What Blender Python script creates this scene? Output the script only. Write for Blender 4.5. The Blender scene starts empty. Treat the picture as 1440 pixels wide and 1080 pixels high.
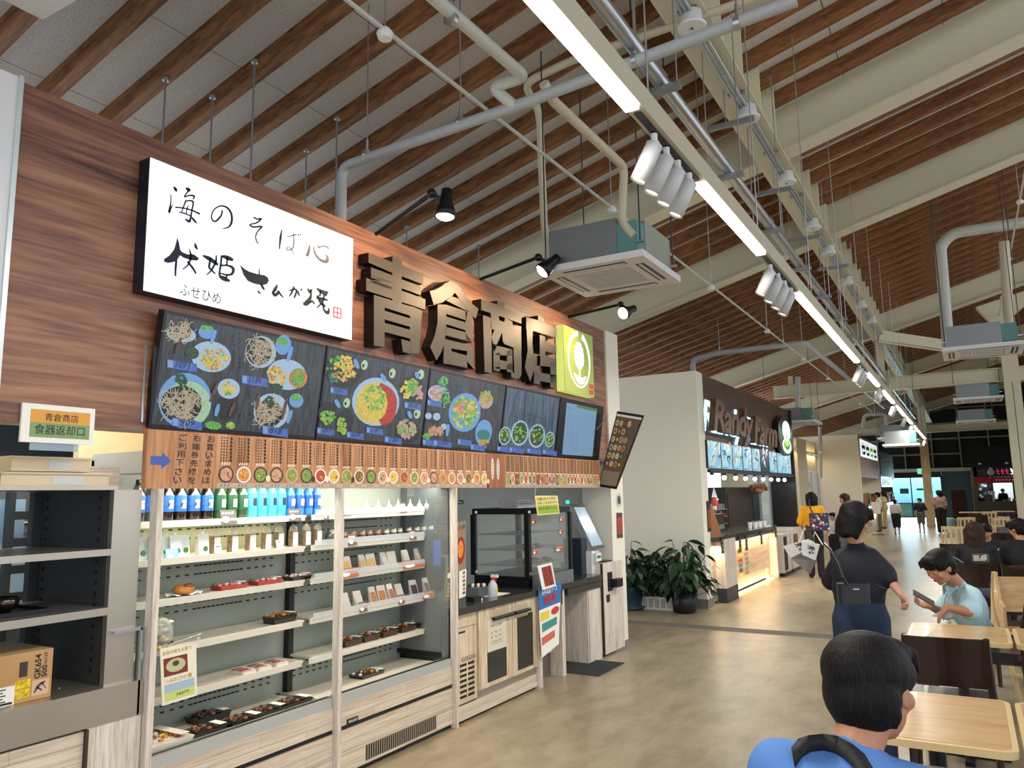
import bpy, bmesh, math, random
import numpy as np
from mathutils import Vector, Matrix
random.seed(7)
C = bpy.context.scene.collection
SC = bpy.context.scene
PI = math.pi
# ------------------------------------------------------------------ camera
CAM_H, FPX = 1.55, 1079.38
YAW, PITCH, ROLL = 0.529458, 0.143379, -0.017201
ca, sa, cb, sb = math.cos(YAW), math.sin(YAW), math.cos(PITCH), math.sin(PITCH)
FWD = Vector((-sa*cb, ca*cb, sb))
_r0 = Vector((ca, sa, 0)); _u0 = _r0.cross(FWD)
RGT = _r0*math.cos(ROLL) + _u0*math.sin(ROLL)
UPV = -_r0*math.sin(ROLL) + _u0*math.cos(ROLL)
EYE = Vector((0, 0, CAM_H))
cd = bpy.data.cameras.new('camera'); cam = bpy.data.objects.new('camera', cd); C.objects.link(cam)
cd.sensor_width = 36; cd.lens = 36*FPX/1440; cd.clip_start = 0.05; cd.clip_end = 300
cam.matrix_world = Matrix((( RGT.x, UPV.x, -FWD.x, 0), (RGT.y, UPV.y, -FWD.y, 0), (RGT.z, UPV.z, -FWD.z, CAM_H), (0, 0, 0, 1)))
SC.camera = cam
# ------------------------------------------------------------------ world, exposure, big lights
SC.view_settings.view_transform = 'Standard'; SC.view_settings.look = 'None'
SC.view_settings.exposure = 0.0; SC.view_settings.gamma = 1; SC.view_settings.use_curve_mapping = False
w = bpy.data.worlds.new('world'); SC.world = w; w.use_nodes = True
w.node_tree.nodes['Background'].inputs[0].default_value = (0.88, 0.93, 1.0, 1)
w.node_tree.nodes['Background'].inputs[1].default_value = 1.55

def area(name, loc, size, energy, color, rot=(0, 0, 0), spread=PI):
    l = bpy.data.lights.new(name, 'AREA'); l.shape = 'RECTANGLE'; l.size, l.size_y = size
    l.energy = energy; l.color = color; l.spread = spread
    o = bpy.data.objects.new(name, l); o.location = loc; o.rotation_euler = rot; C.objects.link(o); return o
def spot(name, loc, target, energy, color, ang=1.2, blend=0.7, rad=0.03):
    l = bpy.data.lights.new(name, 'SPOT'); l.energy = energy; l.color = color; l.spot_size = ang; l.spot_blend = blend
    l.shadow_soft_size = rad
    o = bpy.data.objects.new(name, l); o.location = loc
    o.rotation_euler = (Vector(target)-Vector(loc)).to_track_quat('-Z', 'Y').to_euler(); C.objects.link(o); return o
def point(name, loc, energy, color, rad=0.05):
    l = bpy.data.lights.new(name, 'POINT'); l.energy = energy; l.color = color; l.shadow_soft_size = rad
    o = bpy.data.objects.new(name, l); o.location = loc; C.objects.link(o); return o
WARM = (1.0, 0.72, 0.42); SOFTW = (1.0, 0.86, 0.66); NEU = (1.0, 0.95, 0.86); COOL = (0.75, 0.87, 1.0)
BAR_X, BAR_Z = -1.01, 3.0
# the LED tubes of the long light bar
for y0, y1 in ((0.7, 2.62), (3.49, 4.76), (5.92, 9.59), (12.2, 15.4), (18, 21), (24, 27), (29, 34)):
    area('tube_light', (BAR_X-0.03, (y0+y1)/2, BAR_Z-0.05), (0.06, y1-y0), 22*(y1-y0), NEU)
# kitchen lights with one added fill, showcase lights
area('kitchen_light_and_fill', (-3.8, 2.6, 2.40), (0.5, 1.2), 12, (1.0, 0.80, 0.50))
area('kitchen_light_and_fill', (-3.95, 1.9, 2.3), (.4, .8), 16, (.75, .88, 1.0))  # added cool fill that brightens the oven behind the return shelves
area('kitchen_light_and_fill', (-4.9, 5.6, 2.1), (0.8, 2.2), 16, (0.72, 0.85, 1.0))
area('case_light', (-3.27, 2.77, 1.64), (0.10, 1.05), 6.5, (1.0, 0.97, 0.88), (0, .45, 0))
area('case_light', (-3.27, 3.93, 1.64), (0.10, 1.05), 6.5, (1.0, 0.97, 0.88), (0, .45, 0))
area('case_light', (-3.50, 2.77, 1.415), (0.08, 1.0), 1.6, (1.0, 0.86, 0.45))
# far entrances and daylight
area('daylight', (-2.4, 46.3, 1.2), (2.2, 2.2), 150, (0.55, 0.85, 1.0), (-PI/2, 0, 0))

# ------------------------------------------------------------------ picking points on real planes
AX = {'x': 0, 'y': 1, 'z': 2}
def ray(px, py): return FWD + RGT*((px-720)/FPX) - UPV*((py-540)/FPX)
def on(ax, v, px, py):
    d = ray(px, py); k = AX[ax]; return EYE + d*((v-EYE[k])/d[k])
def dep(px, py, d): return EYE + ray(px, py)*d
# ------------------------------------------------------------------ materials
MATS = {}
def lin(c):
    if isinstance(c, str):
        c = [int(c[i:i+2], 16)/255 for i in (0, 2, 4)]
        return tuple(v/12.92 if v <= .04045 else ((v+.055)/1.055)**2.4 for v in c)
    return tuple(c)
def mat(name, col=None, rough=0.6, metal=0.0, emit=0.0, alpha=None, trans=0.0, coat=0.0, bump=0.0, bscale=60, var=0.0, vscale=8, ecol=None):
    if name in MATS: return MATS[name]
    m = bpy.data.materials.new(name); m.use_nodes = True; nt = m.node_tree; b = nt.nodes['Principled BSDF']
    c = lin(col if col is not None else '808080')
    b.inputs['Base Color'].default_value = (*c, 1); b.inputs['Roughness'].default_value = rough; b.inputs['Metallic'].default_value = metal
    if coat: b.inputs['Coat Weight'].default_value = coat
    if trans: b.inputs['Transmission Weight'].default_value = trans
    if alpha is not None: b.inputs['Alpha'].default_value = alpha
    if emit: b.inputs['Emission Color'].default_value = (*lin(ecol or col), 1); b.inputs['Emission Strength'].default_value = emit
    if var or bump:
        tc = nt.nodes.new('ShaderNodeTexCoord')
    if var:
        n = nt.nodes.new('ShaderNodeTexNoise'); n.inputs['Scale'].default_value = vscale; n.inputs['Detail'].default_value = 5
        nt.links.new(tc.outputs['Object'], n.inputs['Vector'])
        r = nt.nodes.new('ShaderNodeValToRGB'); r.color_ramp.elements[0].position = .3; r.color_ramp.elements[1].position = .7
        r.color_ramp.elements[0].color = (*[v*(1-var) for v in c], 1); r.color_ramp.elements[1].color = (*[min(1, v*(1+var)) for v in c], 1)
        nt.links.new(n.outputs['Fac'], r.inputs['Fac']); nt.links.new(r.outputs['Color'], b.inputs['Base Color'])
    if bump:
        n = nt.nodes.new('ShaderNodeTexNoise'); n.inputs['Scale'].default_value = bscale
        nt.links.new(tc.outputs['Object'], n.inputs['Vector'])
        bp = nt.nodes.new('ShaderNodeBump'); bp.inputs['Strength'].default_value = bump; bp.inputs['Distance'].default_value = .01
        nt.links.new(n.outputs['Fac'], bp.inputs['Height']); nt.links.new(bp.outputs['Normal'], b.inputs['Normal'])
    MATS[name] = m; return m
def wood(name, cols, stretch=(1, 1, 1), scale=6, rough=.5, dist=2.0, coat=0.0, bands=None, fine=.35):
    """grain running along the axis whose stretch is small"""
    if name in MATS: return MATS[name]
    m = bpy.data.materials.new(name); m.use_nodes = True; nt = m.node_tree; b = nt.nodes['Principled BSDF']
    N = nt.nodes.new; L = nt.links.new
    tc = N('ShaderNodeTexCoord'); mp = N('ShaderNodeMapping'); mp.inputs['Scale'].default_value = stretch
    L(tc.outputs['Object'], mp.inputs['Vector'])
    n1 = N('ShaderNodeTexNoise'); n1.inputs['Scale'].default_value = scale; n1.inputs['Detail'].default_value = 7; n1.inputs['Distortion'].default_value = dist
    n1.inputs['Roughness'].default_value = .62
    L(mp.outputs[0], n1.inputs['Vector'])
    n2 = N('ShaderNodeTexNoise'); n2.inputs['Scale'].default_value = scale*6; n2.inputs['Detail'].default_value = 4
    L(mp.outputs[0], n2.inputs['Vector'])
    mx = N('ShaderNodeMix'); mx.inputs[0].default_value = fine; L(n1.outputs['Fac'], mx.inputs[2]); L(n2.outputs['Fac'], mx.inputs[3])
    r = N('ShaderNodeValToRGB'); e = r.color_ramp.elements
    k = len(cols); pos = [.34 + .32*i/(k-1) for i in range(k)]
    e[0].position = pos[0]; e[0].color = (*lin(cols[0]), 1); e[1].position = pos[-1]; e[1].color = (*lin(cols[-1]), 1)
    for i in range(1, k-1):
        q = e.new(pos[i]); q.color = (*lin(cols[i]), 1)
    L(mx.outputs[0], r.inputs['Fac']); out = r.outputs['Color']
    if bands:   # printed plank pattern of the laminate: tone changes plank by plank
        bw, bh, swap = bands
        br = N('ShaderNodeTexBrick'); br.inputs['Scale'].default_value = 1; br.inputs['Brick Width'].default_value = bw; br.inputs['Row Height'].default_value = bh
        br.inputs['Mortar Size'].default_value = .0016; br.inputs['Color1'].default_value = (1, 1, 1, 1); br.inputs['Color2'].default_value = (.80, .77, .74, 1); br.inputs['Mortar'].default_value = (.5, .46, .43, 1)
        mp2 = N('ShaderNodeMapping'); mp2.inputs['Rotation'].default_value = swap; L(tc.outputs['Object'], mp2.inputs['Vector'])
        sp_ = N('ShaderNodeSeparateXYZ'); cb_ = N('ShaderNodeCombineXYZ'); L(tc.outputs['Object'], sp_.inputs[0]); L(sp_.outputs['Y'], cb_.inputs['X']); L(sp_.outputs['Z'], cb_.inputs['Y']); L(cb_.outputs[0], br.inputs['Vector'])
        mm = N('ShaderNodeMix'); mm.data_type = 'RGBA'; mm.blend_type = 'MULTIPLY'; mm.inputs[0].default_value = .75
        L(out, mm.inputs[6]); L(br.outputs['Color'], mm.inputs[7]); out = mm.outputs[2]
    L(out, b.inputs['Base Color']); b.inputs['Roughness'].default_value = rough
    if coat: b.inputs['Coat Weight'].default_value = coat
    MATS[name] = m; return m
# ------------------------------------------------------------------ mesh builder
class MB:
    def __init__(s): s.v = []; s.f = []; s.m = []; s.sm = []; s.mats = []
    def mi(s, m):
        if m not in s.mats: s.mats.append(m)
        return s.mats.index(m)
    def add(s, vs, fs, m, smooth=False):
        o = len(s.v); s.v += [tuple(v) for v in vs]; i = s.mi(m)
        for f in fs: s.f.append([a+o for a in f]); s.m.append(i); s.sm.append(smooth)
        return s
    def box(s, x0, x1, y0, y1, z0, z1, m):
        x0, x1 = sorted((x0, x1)); y0, y1 = sorted((y0, y1)); z0, z1 = sorted((z0, z1))
        vs = [(x, y, z) for z in (z0, z1) for y in (y0, y1) for x in (x0, x1)]
        return s.add(vs, [(0, 2, 3, 1), (4, 5, 7, 6), (0, 1, 5, 4), (2, 6, 7, 3), (0, 4, 6, 2), (1, 3, 7, 5)], m)
    def obox(s, c, ax, hs, m):
        """oriented box: centre, 3 axis vectors, half sizes"""
        c = Vector(c); a = [Vector(q).normalized()*h for q, h in zip(ax, hs)]
        vs = [c + a[0]*i + a[1]*j + a[2]*k for k in (-1, 1) for j in (-1, 1) for i in (-1, 1)]
        return s.add(vs, [(0, 2, 3, 1), (4, 5, 7, 6), (0, 1, 5, 4), (2, 6, 7, 3), (0, 4, 6, 2), (1, 3, 7, 5)], m)
    def rbox(s, x0, x1, y0, y1, z0, z1, m, r=.01, seg=3):
        """box with rounded vertical edges"""
        pts = []
        for cx, cy, a0 in ((x1-r, y1-r, 0), (x0+r, y1-r, PI/2), (x0+r, y0+r, PI), (x1-r, y0+r, 1.5*PI)):
            for i in range(seg+1):
                a = a0 + PI/2*i/seg; pts.append((cx+r*math.cos(a), cy+r*math.sin(a)))
        n = len(pts)
        s.add([(x, y, z0) for x, y in pts]+[(x, y, z1) for x, y in pts], [tuple(range(n))[::-1], tuple(range(n, 2*n))]+[(i, (i+1) % n, n+(i+1) % n, n+i) for i in range(n)], m)
        return s
    def quad(s, a, b, c, d, m): return s.add([a, b, c, d], [(0, 1, 2, 3)], m)
    def poly(s, pts, m): return s.add(pts, [tuple(range(len(pts)))], m)
    def prism(s, pts, off, m, mside=None):
        """pts: front outline (3D), off: vector to the back"""
        n = len(pts); off = Vector(off); P = [Vector(p) for p in pts]
        s.add(P+[p+off for p in P], [tuple(range(n)), tuple(range(n, 2*n))[::-1]], m)
        s.add(P+[p+off for p in P], [(i, n+i, n+(i+1) % n, (i+1) % n) for i in range(n)], mside or m)
        return s
    def tube(s, pts, r, m, seg=8, cap=True):
        P = [Vector(p) for p in pts]; n = len(P); rr = r if isinstance(r, (list, tuple)) else [r]*n
        t = [(P[min(i+1, n-1)]-P[max(i-1, 0)]).normalized() for i in range(n)]
        u = t[0].orthogonal().normalized(); vs = []; fs = []
        for i in range(n):
            u = (u - t[i]*u.dot(t[i])).normalized(); v = t[i].cross(u)
            for k in range(seg):
                a = 2*PI*k/seg; vs.append(P[i]+(u*math.cos(a)+v*math.sin(a))*rr[i])
        for i in range(n-1):
            for k in range(seg):
                fs.append((i*seg+k, i*seg+(k+1) % seg, (i+1)*seg+(k+1) % seg, (i+1)*seg+k))
        s.add(vs, fs, m, True)
        if cap: s.add(vs, [tuple(range(seg))[::-1], tuple(range((n-1)*seg, n*seg))], m)
        return s
    def bent(s, pts, r, m, seg=8, bend=.06, k=4):
        """pipe with rounded elbows"""
        P = [Vector(p) for p in pts]; out = [P[0]]
        for i in range(1, len(P)-1):
            a = (P[i-1]-P[i]); b = (P[i+1]-P[i]); d = min(bend, a.length*.45, b.length*.45)
            A = P[i]+a.normalized()*d; B = P[i]+b.normalized()*d
            for j in range(k+1):
                t = j/k; out.append(A*(1-t)**2+P[i]*2*t*(1-t)+B*t*t)
        out.append(P[-1]); return s.tube(out, r, m, seg)
    def lathe(s, c, prof, m, seg=16, axis=(0, 0, 1), smooth=True):
        """prof: list of (radius, height) along axis"""
        c = Vector(c); ax = Vector(axis).normalized(); u = ax.orthogonal().normalized() if abs(ax.z) < .999 else Vector((1, 0, 0)); v = ax.cross(u)
        vs = []; n = len(prof)
        for r, h in prof:
            for k in range(seg):
                a = 2*PI*k/seg; vs.append(c+ax*h+(u*math.cos(a)+v*math.sin(a))*max(r, 1e-4))
        fs = [(i*seg+k, i*seg+(k+1) % seg, (i+1)*seg+(k+1) % seg, (i+1)*seg+k) for i in range(n-1) for k in range(seg)]
        s.add(vs, fs, m, smooth); s.add(vs, [tuple(range(seg))[::-1], tuple(range((n-1)*seg, n*seg))], m)
        return s
    def ball(s, c, r, m, seg=10, rot=None):
        r = r if isinstance(r, (tuple, list)) else (r, r, r); c = Vector(c); vs = []; rings = seg//2+1
        for i in range(rings):
            t = PI*(i+.001)/(rings-1+.002)
            for k in range(seg):
                a = 2*PI*k/seg; p = Vector((math.sin(t)*math.cos(a)*r[0], math.sin(t)*math.sin(a)*r[1], math.cos(t)*r[2]))
                if rot is not None: p = rot @ p
                vs.append(c+p)
        s.add(vs, [(i*seg+k, (i+1)*seg+k, (i+1)*seg+(k+1) % seg, i*seg+(k+1) % seg) for i in range(rings-1) for k in range(seg)], m, True)
        s.add(vs, [tuple(range(seg)), tuple(range((rings-1)*seg, rings*seg))[::-1]], m)
        return s
    def mesh(s, name):
        me = bpy.data.meshes.new(name); me.from_pydata(s.v, [], s.f)
        for m in s.mats: me.materials.append(m)
        me.polygons.foreach_set('material_index', s.m); me.polygons.foreach_set('use_smooth', s.sm); me.update(); return me
    def build(s, name, parent=None, kind=None, bevel=0, recalc=False):
        """the mesh's vertices are in the parent's space"""
        me = s.mesh(name)
        if recalc or bevel:
            b = bmesh.new(); b.from_mesh(me)
            if bevel:
                bmesh.ops.remove_doubles(b, verts=b.verts, dist=1e-6)
                bmesh.ops.bevel(b, geom=b.edges[:], offset=bevel, segments=2, affect='EDGES', clamp_overlap=True)
            bmesh.ops.recalc_face_normals(b, faces=b.faces); b.to_mesh(me); b.free()
        o = bpy.data.objects.new(name, me); C.objects.link(o)
        if parent: o.parent = parent
        if kind: o['kind'] = kind
        return o
def tag(o, label=None, cat=None, group=None, kind=None):
    if label: o['label'] = label
    if cat: o['category'] = cat
    if group: o['group'] = group
    if kind: o['kind'] = kind
    return o
def empty(name, loc=(0, 0, 0), rz=0, label=None, cat=None, group=None, kind=None):
    o = bpy.data.objects.new(name, None); C.objects.link(o); o.location = loc; o.rotation_euler = (0, 0, rz); o.empty_display_size = .1
    return tag(o, label, cat, group, kind)
def copy_tree(o, parent=None):
    c = o.copy(); C.objects.link(c); c.parent = parent
    if parent: c.matrix_parent_inverse = o.matrix_parent_inverse
    for ch in KIDS.get(o.name, [q for q in o.children]): copy_tree(ch, c)
    return c
KIDS = {}
DG = None
def text_mesh(txt, size=1.0, ext=0.0, off=0.0, shear=0.0, space=1.0, align='LEFT'):
    c = bpy.data.curves.new('txt', 'FONT'); c.body = txt; c.size = size; c.extrude = ext; c.offset = off; c.shear = shear
    c.space_character = space; c.align_x = align; c.resolution_u = 2
    o = bpy.data.objects.new('txt', c); C.objects.link(o)
    dg = bpy.context.evaluated_depsgraph_get(); me = bpy.data.meshes.new_from_object(o.evaluated_get(dg))
    vs = [tuple(v.co) for v in me.vertices]; fs = [tuple(p.vertices) for p in me.polygons]
    bpy.data.objects.remove(o); bpy.data.curves.remove(c); bpy.data.meshes.remove(me)
    return vs, fs
def put_text(mb, txt, o, u, v, wdt, hgt, m, ext=0.0, off=0.0, shear=0.0, keep=False):
    """text stretched to a width x height box with its lower left corner at o, axes u (right) and v (up)"""
    vs, fs = text_mesh(txt, 1, ext, off, shear)
    if not vs: return
    xs = [a[0] for a in vs]; ys = [a[1] for a in vs]; x0, x1, y0, y1 = min(xs), max(xs), min(ys), max(ys)
    sx = wdt/max(x1-x0, 1e-5); sy = hgt/max(y1-y0, 1e-5)
    if keep: sx = sy = min(sx, sy)
    o, u, v = Vector(o), Vector(u).normalized(), Vector(v).normalized(); n = u.cross(v)
    mb.add([o+u*((a-x0)*sx)+v*((b-y0)*sy)+n*c for a, b, c in vs], fs, m)
def crom(pts, k=5):
    out = []; n = len(pts)
    for i in range(n-1):
        p0, p1, p2, p3 = pts[max(i-1, 0)], pts[i], pts[i+1], pts[min(i+2, n-1)]
        for j in range(k):
            t = j/k
            out.append(tuple(.5*((2*b)+(-a+c)*t+(2*a-5*b+4*c-d)*t*t+(-a+3*b-3*c+d)*t**3) for a, b, c, d in zip(p0, p1, p2, p3)))
    out.append(tuple(pts[-1])); return out
def stroke(mb, pts, f, m):
    """brush stroke; pts (x, y, width) in drawing space, f maps (x, y) to 3D"""
    P = crom(pts) if len(pts) > 2 else crom(pts, 3); L = []; R = []
    for i, (x, y, wd) in enumerate(P):
        a = P[max(i-1, 0)]; b = P[min(i+1, len(P)-1)]; dx, dy = b[0]-a[0], b[1]-a[1]; l = math.hypot(dx, dy) or 1
        nx, ny = -dy/l*wd/2, dx/l*wd/2; L.append(f(x+nx, y+ny)); R.append(f(x-nx, y-ny))
    n = len(P); mb.add(L+R, [(i, i+1, n+i+1, n+i) for i in range(n-1)], m)
# common materials
M_white = mat('white_paint', 'dedede', .55); M_cream = mat('cream_steel_paint', 'd2ccb0', .6)
M_wall = mat('cream_wall', 'e4e0d0', .75, bump=.08, bscale=300); M_black = mat('black_plastic', '0c0d10', .4)
M_blackm = mat('black_metal', '101216', .35, .3); M_steel = mat('brushed_steel', 'a9a49a', .28, .95, var=.06, vscale=3)
M_dsteel = mat('dark_steel', '4c4c4c', .4, .8); M_galv = mat('galvanised_steel', 'b5b8ba', .3, .9)
M_galvd = mat('dull_zinc', '8d9294', .45, .75); M_paper = mat('white_paper', 'eae7e0', .7); M_ink = mat('black_ink', '15161a', .6)
M_pipe = mat('grey_pvc', 'a9aeae', .4); M_pipec = mat('cream_insulation', 'c6bda4', .6)
M_pipe2 = mat('pale_pvc', 'bdbfb6', .4)
M_fac = wood('facade_wood', ['43281c', '74493a', '94664c', 'aa7d60'], (1, .08, 1.5), 5.5, .45, 1.0, fine=.4)
M_lam = wood('whitewashed_laminate', ['b09c86', 'cdbca8', 'dccfbe', 'e4dacc'], (1, .05, 1.7), 12, .42, .6, bands=(.62, .0655, (PI/2, 0, PI/2)), fine=.45)
M_lamv = wood('whitewashed_post', ['ac9f90', 'cabeb0', 'dcd3c8', 'e4ddd4'], (1.5, 1.2, .10), 16, .42, 1.0, fine=.4)
M_lamd = wood('whitewashed_door', ['9a8469', 'c4ae90', 'd8c6aa', 'e3d5bd'], (1, 1.4, .16), 9, .4, 1.0, fine=.35)
M_joist = wood('joist_wood', ['3a2111', '68401f', '8a5a31', '9c6c3f'], (.12, 1, 1), 14, .6, 1.0, fine=.4)
M_beech = wood('beech_top', ['b08b5c', 'c9a574', 'd4b585'], (.12, 1, 1), 14, .3, .5, coat=.15)
M_beechr = mat('beech_edge', 'dcc08e', .35)
M_walnut = mat('dark_walnut', '26150f', .22, coat=.35, var=.25, vscale=5)
M_vinyl = mat('dark_brown_vinyl', '211512', .32, coat=.2)
class _x: pass
def each(name, parent, mbs):
    return [m_.build(name, parent) for m_ in mbs]
M_led = mat('led_tube', 'ffffff', .5, emit=6.0, ecol='fff8e8')
M_grn = mat('leaf_green', '1f4a2a', .38, var=.4, vscale=6)
# ================================================================== SETTING
# floor: polished concrete
def floor_mat():
    m = bpy.data.materials.new('polished_concrete'); m.use_nodes = True; nt = m.node_tree; b = nt.nodes['Principled BSDF']; N = nt.nodes.new; L = nt.links.new
    tc = N('ShaderNodeTexCoord'); mp = N('ShaderNodeMapping'); mp.inputs['Scale'].default_value = (1, .45, 1); L(tc.outputs['Object'], mp.inputs['Vector'])
    n1 = N('ShaderNodeTexNoise'); n1.inputs['Scale'].default_value = 1.1; n1.inputs['Detail'].default_value = 9; n1.inputs['Roughness'].default_value = .65; L(mp.outputs[0], n1.inputs['Vector'])
    n2 = N('ShaderNodeTexNoise'); n2.inputs['Scale'].default_value = 6; n2.inputs['Detail'].default_value = 10; n2.inputs['Distortion'].default_value = .5; n2.inputs['Roughness'].default_value = .7; L(mp.outputs[0], n2.inputs['Vector'])
    mx = N('ShaderNodeMix'); mx.inputs[0].default_value = .38; L(n1.outputs['Fac'], mx.inputs[2]); L(n2.outputs['Fac'], mx.inputs[3])
    r = N('ShaderNodeValToRGB'); e = r.color_ramp.elements; e[0].position = .33; e[0].color = (*lin('6c5c48'), 1); e[1].position = .66; e[1].color = (*lin('b5a88f'), 1)
    q = e.new(.5); q.color = (*lin('978a72'), 1)
    L(mx.outputs[0], r.inputs['Fac']); L(r.outputs['Color'], b.inputs['Base Color'])
    r2 = N('ShaderNodeMapRange'); r2.inputs[3].default_value = .22; r2.inputs[4].default_value = .42; L(n1.outputs['Fac'], r2.inputs[0]); L(r2.outputs[0], b.inputs['Roughness'])
    bp = N('ShaderNodeBump'); bp.inputs['Strength'].default_value = .05; bp.inputs['Distance'].default_value = .02
    n3 = N('ShaderNodeTexNoise'); n3.inputs['Scale'].default_value = 2.2; n3.inputs['Detail'].default_value = 3
    mp3 = N('ShaderNodeMapping'); mp3.inputs['Scale'].default_value = (.5, 1.6, 1); L(tc.outputs['Object'], mp3.inputs['Vector']); L(mp3.outputs[0], n3.inputs['Vector'])
    L(n3.outputs['Fac'], bp.inputs['Height']); L(bp.outputs['Normal'], b.inputs['Normal'])
    return m
fl = MB().box(-7, 9, -3, 47, -.2, 0, floor_mat()).build('floor', kind='structure')
g = MB().box(-7, 9, 8.86, 9.12, .0, .002, mat('floor_joint_grey', '8b8478', .5))
for i in range(9): g.box(-7, 9, 8.875+.028*i, 8.885+.028*i, .002, .005, mat('floor_joint_dark', '77716a', .5))
g.build('expansion_joint', fl)

# roof: sloping boards, joists, steel frame
SL = .273; ANG = math.atan(SL)
def zj(x): return 5.757+SL*x          # underside of joists
def zr(x): return 5.38+SL*x       # underside of rafters
ceil = empty('ceiling', kind='structure')
M_board = mat('acoustic_board', 'd2ccc2', .9, var=.16, vscale=70)
JD = .145
xs0, xs1 = -8.0, 9.0; Ls = (xs1-xs0)/math.cos(ANG)
me = MB().box(0, .902/math.cos(ANG), 0, 1.812, 0, .012, M_board).mesh('ceiling_board')
for i in range(14):
    for j in range(8):
        x = -8+.91*i; y = -3.6+1.82*j
        o = bpy.data.objects.new('ceiling_board', me); C.objects.link(o); o.parent = ceil
        o.location = (x, y, zj(x)+JD); o.rotation_euler = (0, -ANG, 0)
o = MB().box(0, Ls, 0, 51, 0, .1, mat('roof_deck', '3a3733', .9)).build('roof_deck', ceil); o.location = (xs0, -3.6, zj(xs0)+JD+.014); o.rotation_euler = (0, -ANG, 0)
o = MB().box(0, Ls, 0, 36, 0, .012, M_board).build('ceiling_board', ceil); o.location = (xs0, 10.96, zj(xs0)+JD); o.rotation_euler = (0, -ANG, 0)
o = MB().box(0, Ls-12.74/math.cos(ANG), 0, 14.56, 0, .012, M_board).build('ceiling_board', ceil); o.location = (xs0+12.74, -3.6, zj(xs0+12.74)+JD); o.rotation_euler = (0, -ANG, 0)
RAFT = [8.04, 11.18, 19.05, 26.9, 30.8, 40.0]
me = MB().box(0, Ls, 0, .078, 0, JD-.001, M_joist).mesh('roof_joist')
for k in range(-12, 100):
    y = 2.662+.4515*k
    if any(abs(y+.034-r) < .14 for r in RAFT) or y > 46: continue
    o = bpy.data.objects.new('roof_joist', me); C.objects.link(o); o.parent = ceil
    o.location = (xs0, y, zj(xs0)); o.rotation_euler = (0, -ANG, 0)
def hbeam(mb, L, w, d, m, tf=.014, tw=.009):
    """H beam along +x, flange width w, depth d, underside at z=0"""
    mb.box(0, L, -w/2, w/2, 0, tf, m); mb.box(0, L, -w/2, w/2, d-tf, d, m); mb.box(0, L, -tw/2, tw/2, tf, d-tf, m)
me = None
for r in RAFT:
    if me is None:
        b = MB(); hbeam(b, Ls, .25, .62, M_cream, .02, .012); me = b.mesh('rafter')
    o = bpy.data.objects.new('rafter', me); C.objects.link(o); o.parent = ceil; o.location = (xs0, r, zr(xs0)); o.rotation_euler = (0, -ANG, 0)
# girder along the hall with its stiffener plates
GX = -1.46; GZ = 4.94
b = MB(); b.box(GX-.15, GX+.15, -3, 46, GZ, GZ+.014, M_cream); b.box(GX-.15, GX+.15, -3, 46, GZ+.6, GZ+.62, M_cream); b.box(GX-.005, GX+.005, -3, 46, GZ+.014, GZ+.6, M_cream)
b.build('girder', ceil)
me = MB().box(-.14, .14, -.008, .008, 0, .58, M_cream).mesh('stiffener_plate')
for k in range(60):
    y = 4.2+.66*k
    if any(abs(y-r) < .1 for r in RAFT): continue
    o = bpy.data.objects.new('stiffener_plate', me); C.objects.link(o); o.parent = ceil; o.location = (GX, y, GZ+.014)
# portal frame at the tie beam
b = MB(); hbeam(b, 9.0, .24, .3, M_cream)
for nm, y, x0, z in (('tie_beam', 19.5, -3.94, 3.78), ('tie_beam', 36.8, -4.2, 3.85)):
    o = b.build(nm, ceil); o.location = (x0, y, z)
b = MB().box(-.085, .085, -.085, .085, 0, .87, M_cream)
for s in ((-1.5, 19.5, 4.08),):
    o = b.build('strut', ceil); o.location = s
b = MB().box(-.06, .04, -.04, .04, 0, .22, M_cream); b.box(-.09, .09, -.08, .08, -.01, .0, M_cream); b.build('splice_plate', ceil).location = (-3.5, 19.5, 4.09)
# sloping brace behind the right hand cooler
P0 = Vector((-1.4, 18.6, 4.80)); P1 = Vector((.95, 20.1, 4.36)); d = (P1-P0)
b = MB(); b.obox((P0+P1)/2, (d, Vector((-d.y, d.x, 0)), d.cross(Vector((-d.y, d.x, 0)))), (d.length/2, .1, .009), M_cream)
b.obox((P0+P1)/2+Vector((0, 0, .1)), (d, Vector((-d.y, d.x, 0)), d.cross(Vector((-d.y, d.x, 0)))), (d.length/2, .009, .14), M_cream)
for i in range(10): b.ball(P0+d*(.35+.035*i)+Vector((0, -.03, -.014)), .012, M_cream, 6)
b.build('brace', ceil)
# columns
def column(x, y, w, top):
    m = MB(); m.box(x-w/2, x+w/2, y-w/2, y-w/2+.014, 0, top, M_cream); m.box(x-w/2, x+w/2, y+w/2-.014, y+w/2, 0, top, M_cream); m.box(x-.006, x+.006, y-w/2, y+w/2, 0, top, M_cream)
    m.box(x-w/2-.03, x+w/2+.03, y-w/2-.03, y+w/2+.03, 0, .02, M_cream)
    o = m.build('steel_column', kind='structure'); return o
c1 = column(1.01, 19.5, .3, 5.3); b = MB()
b.prism([(.86, 19.34, 3.75), (1.16, 19.34, 3.75), (1.16, 19.34, 5.2), (1.9, 19.34, 5.8), (.5, 19.34, 5.45), (.86, 19.34, 4.9)], (0, .3, 0), M_cream).build('gusset', c1)
column(-1.42, 36.4, .3, 5.0)
# square hollow casing round the column in the middle of the walkway
MB().box(-1.58, -1.26, 36.18, 36.24, 0, 3.7, wood('casing_wood', ['a08760', 'b89e74', 'cbb288'], (1, 1, .2), 6)).build('trim_1', kind='structure')

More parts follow.
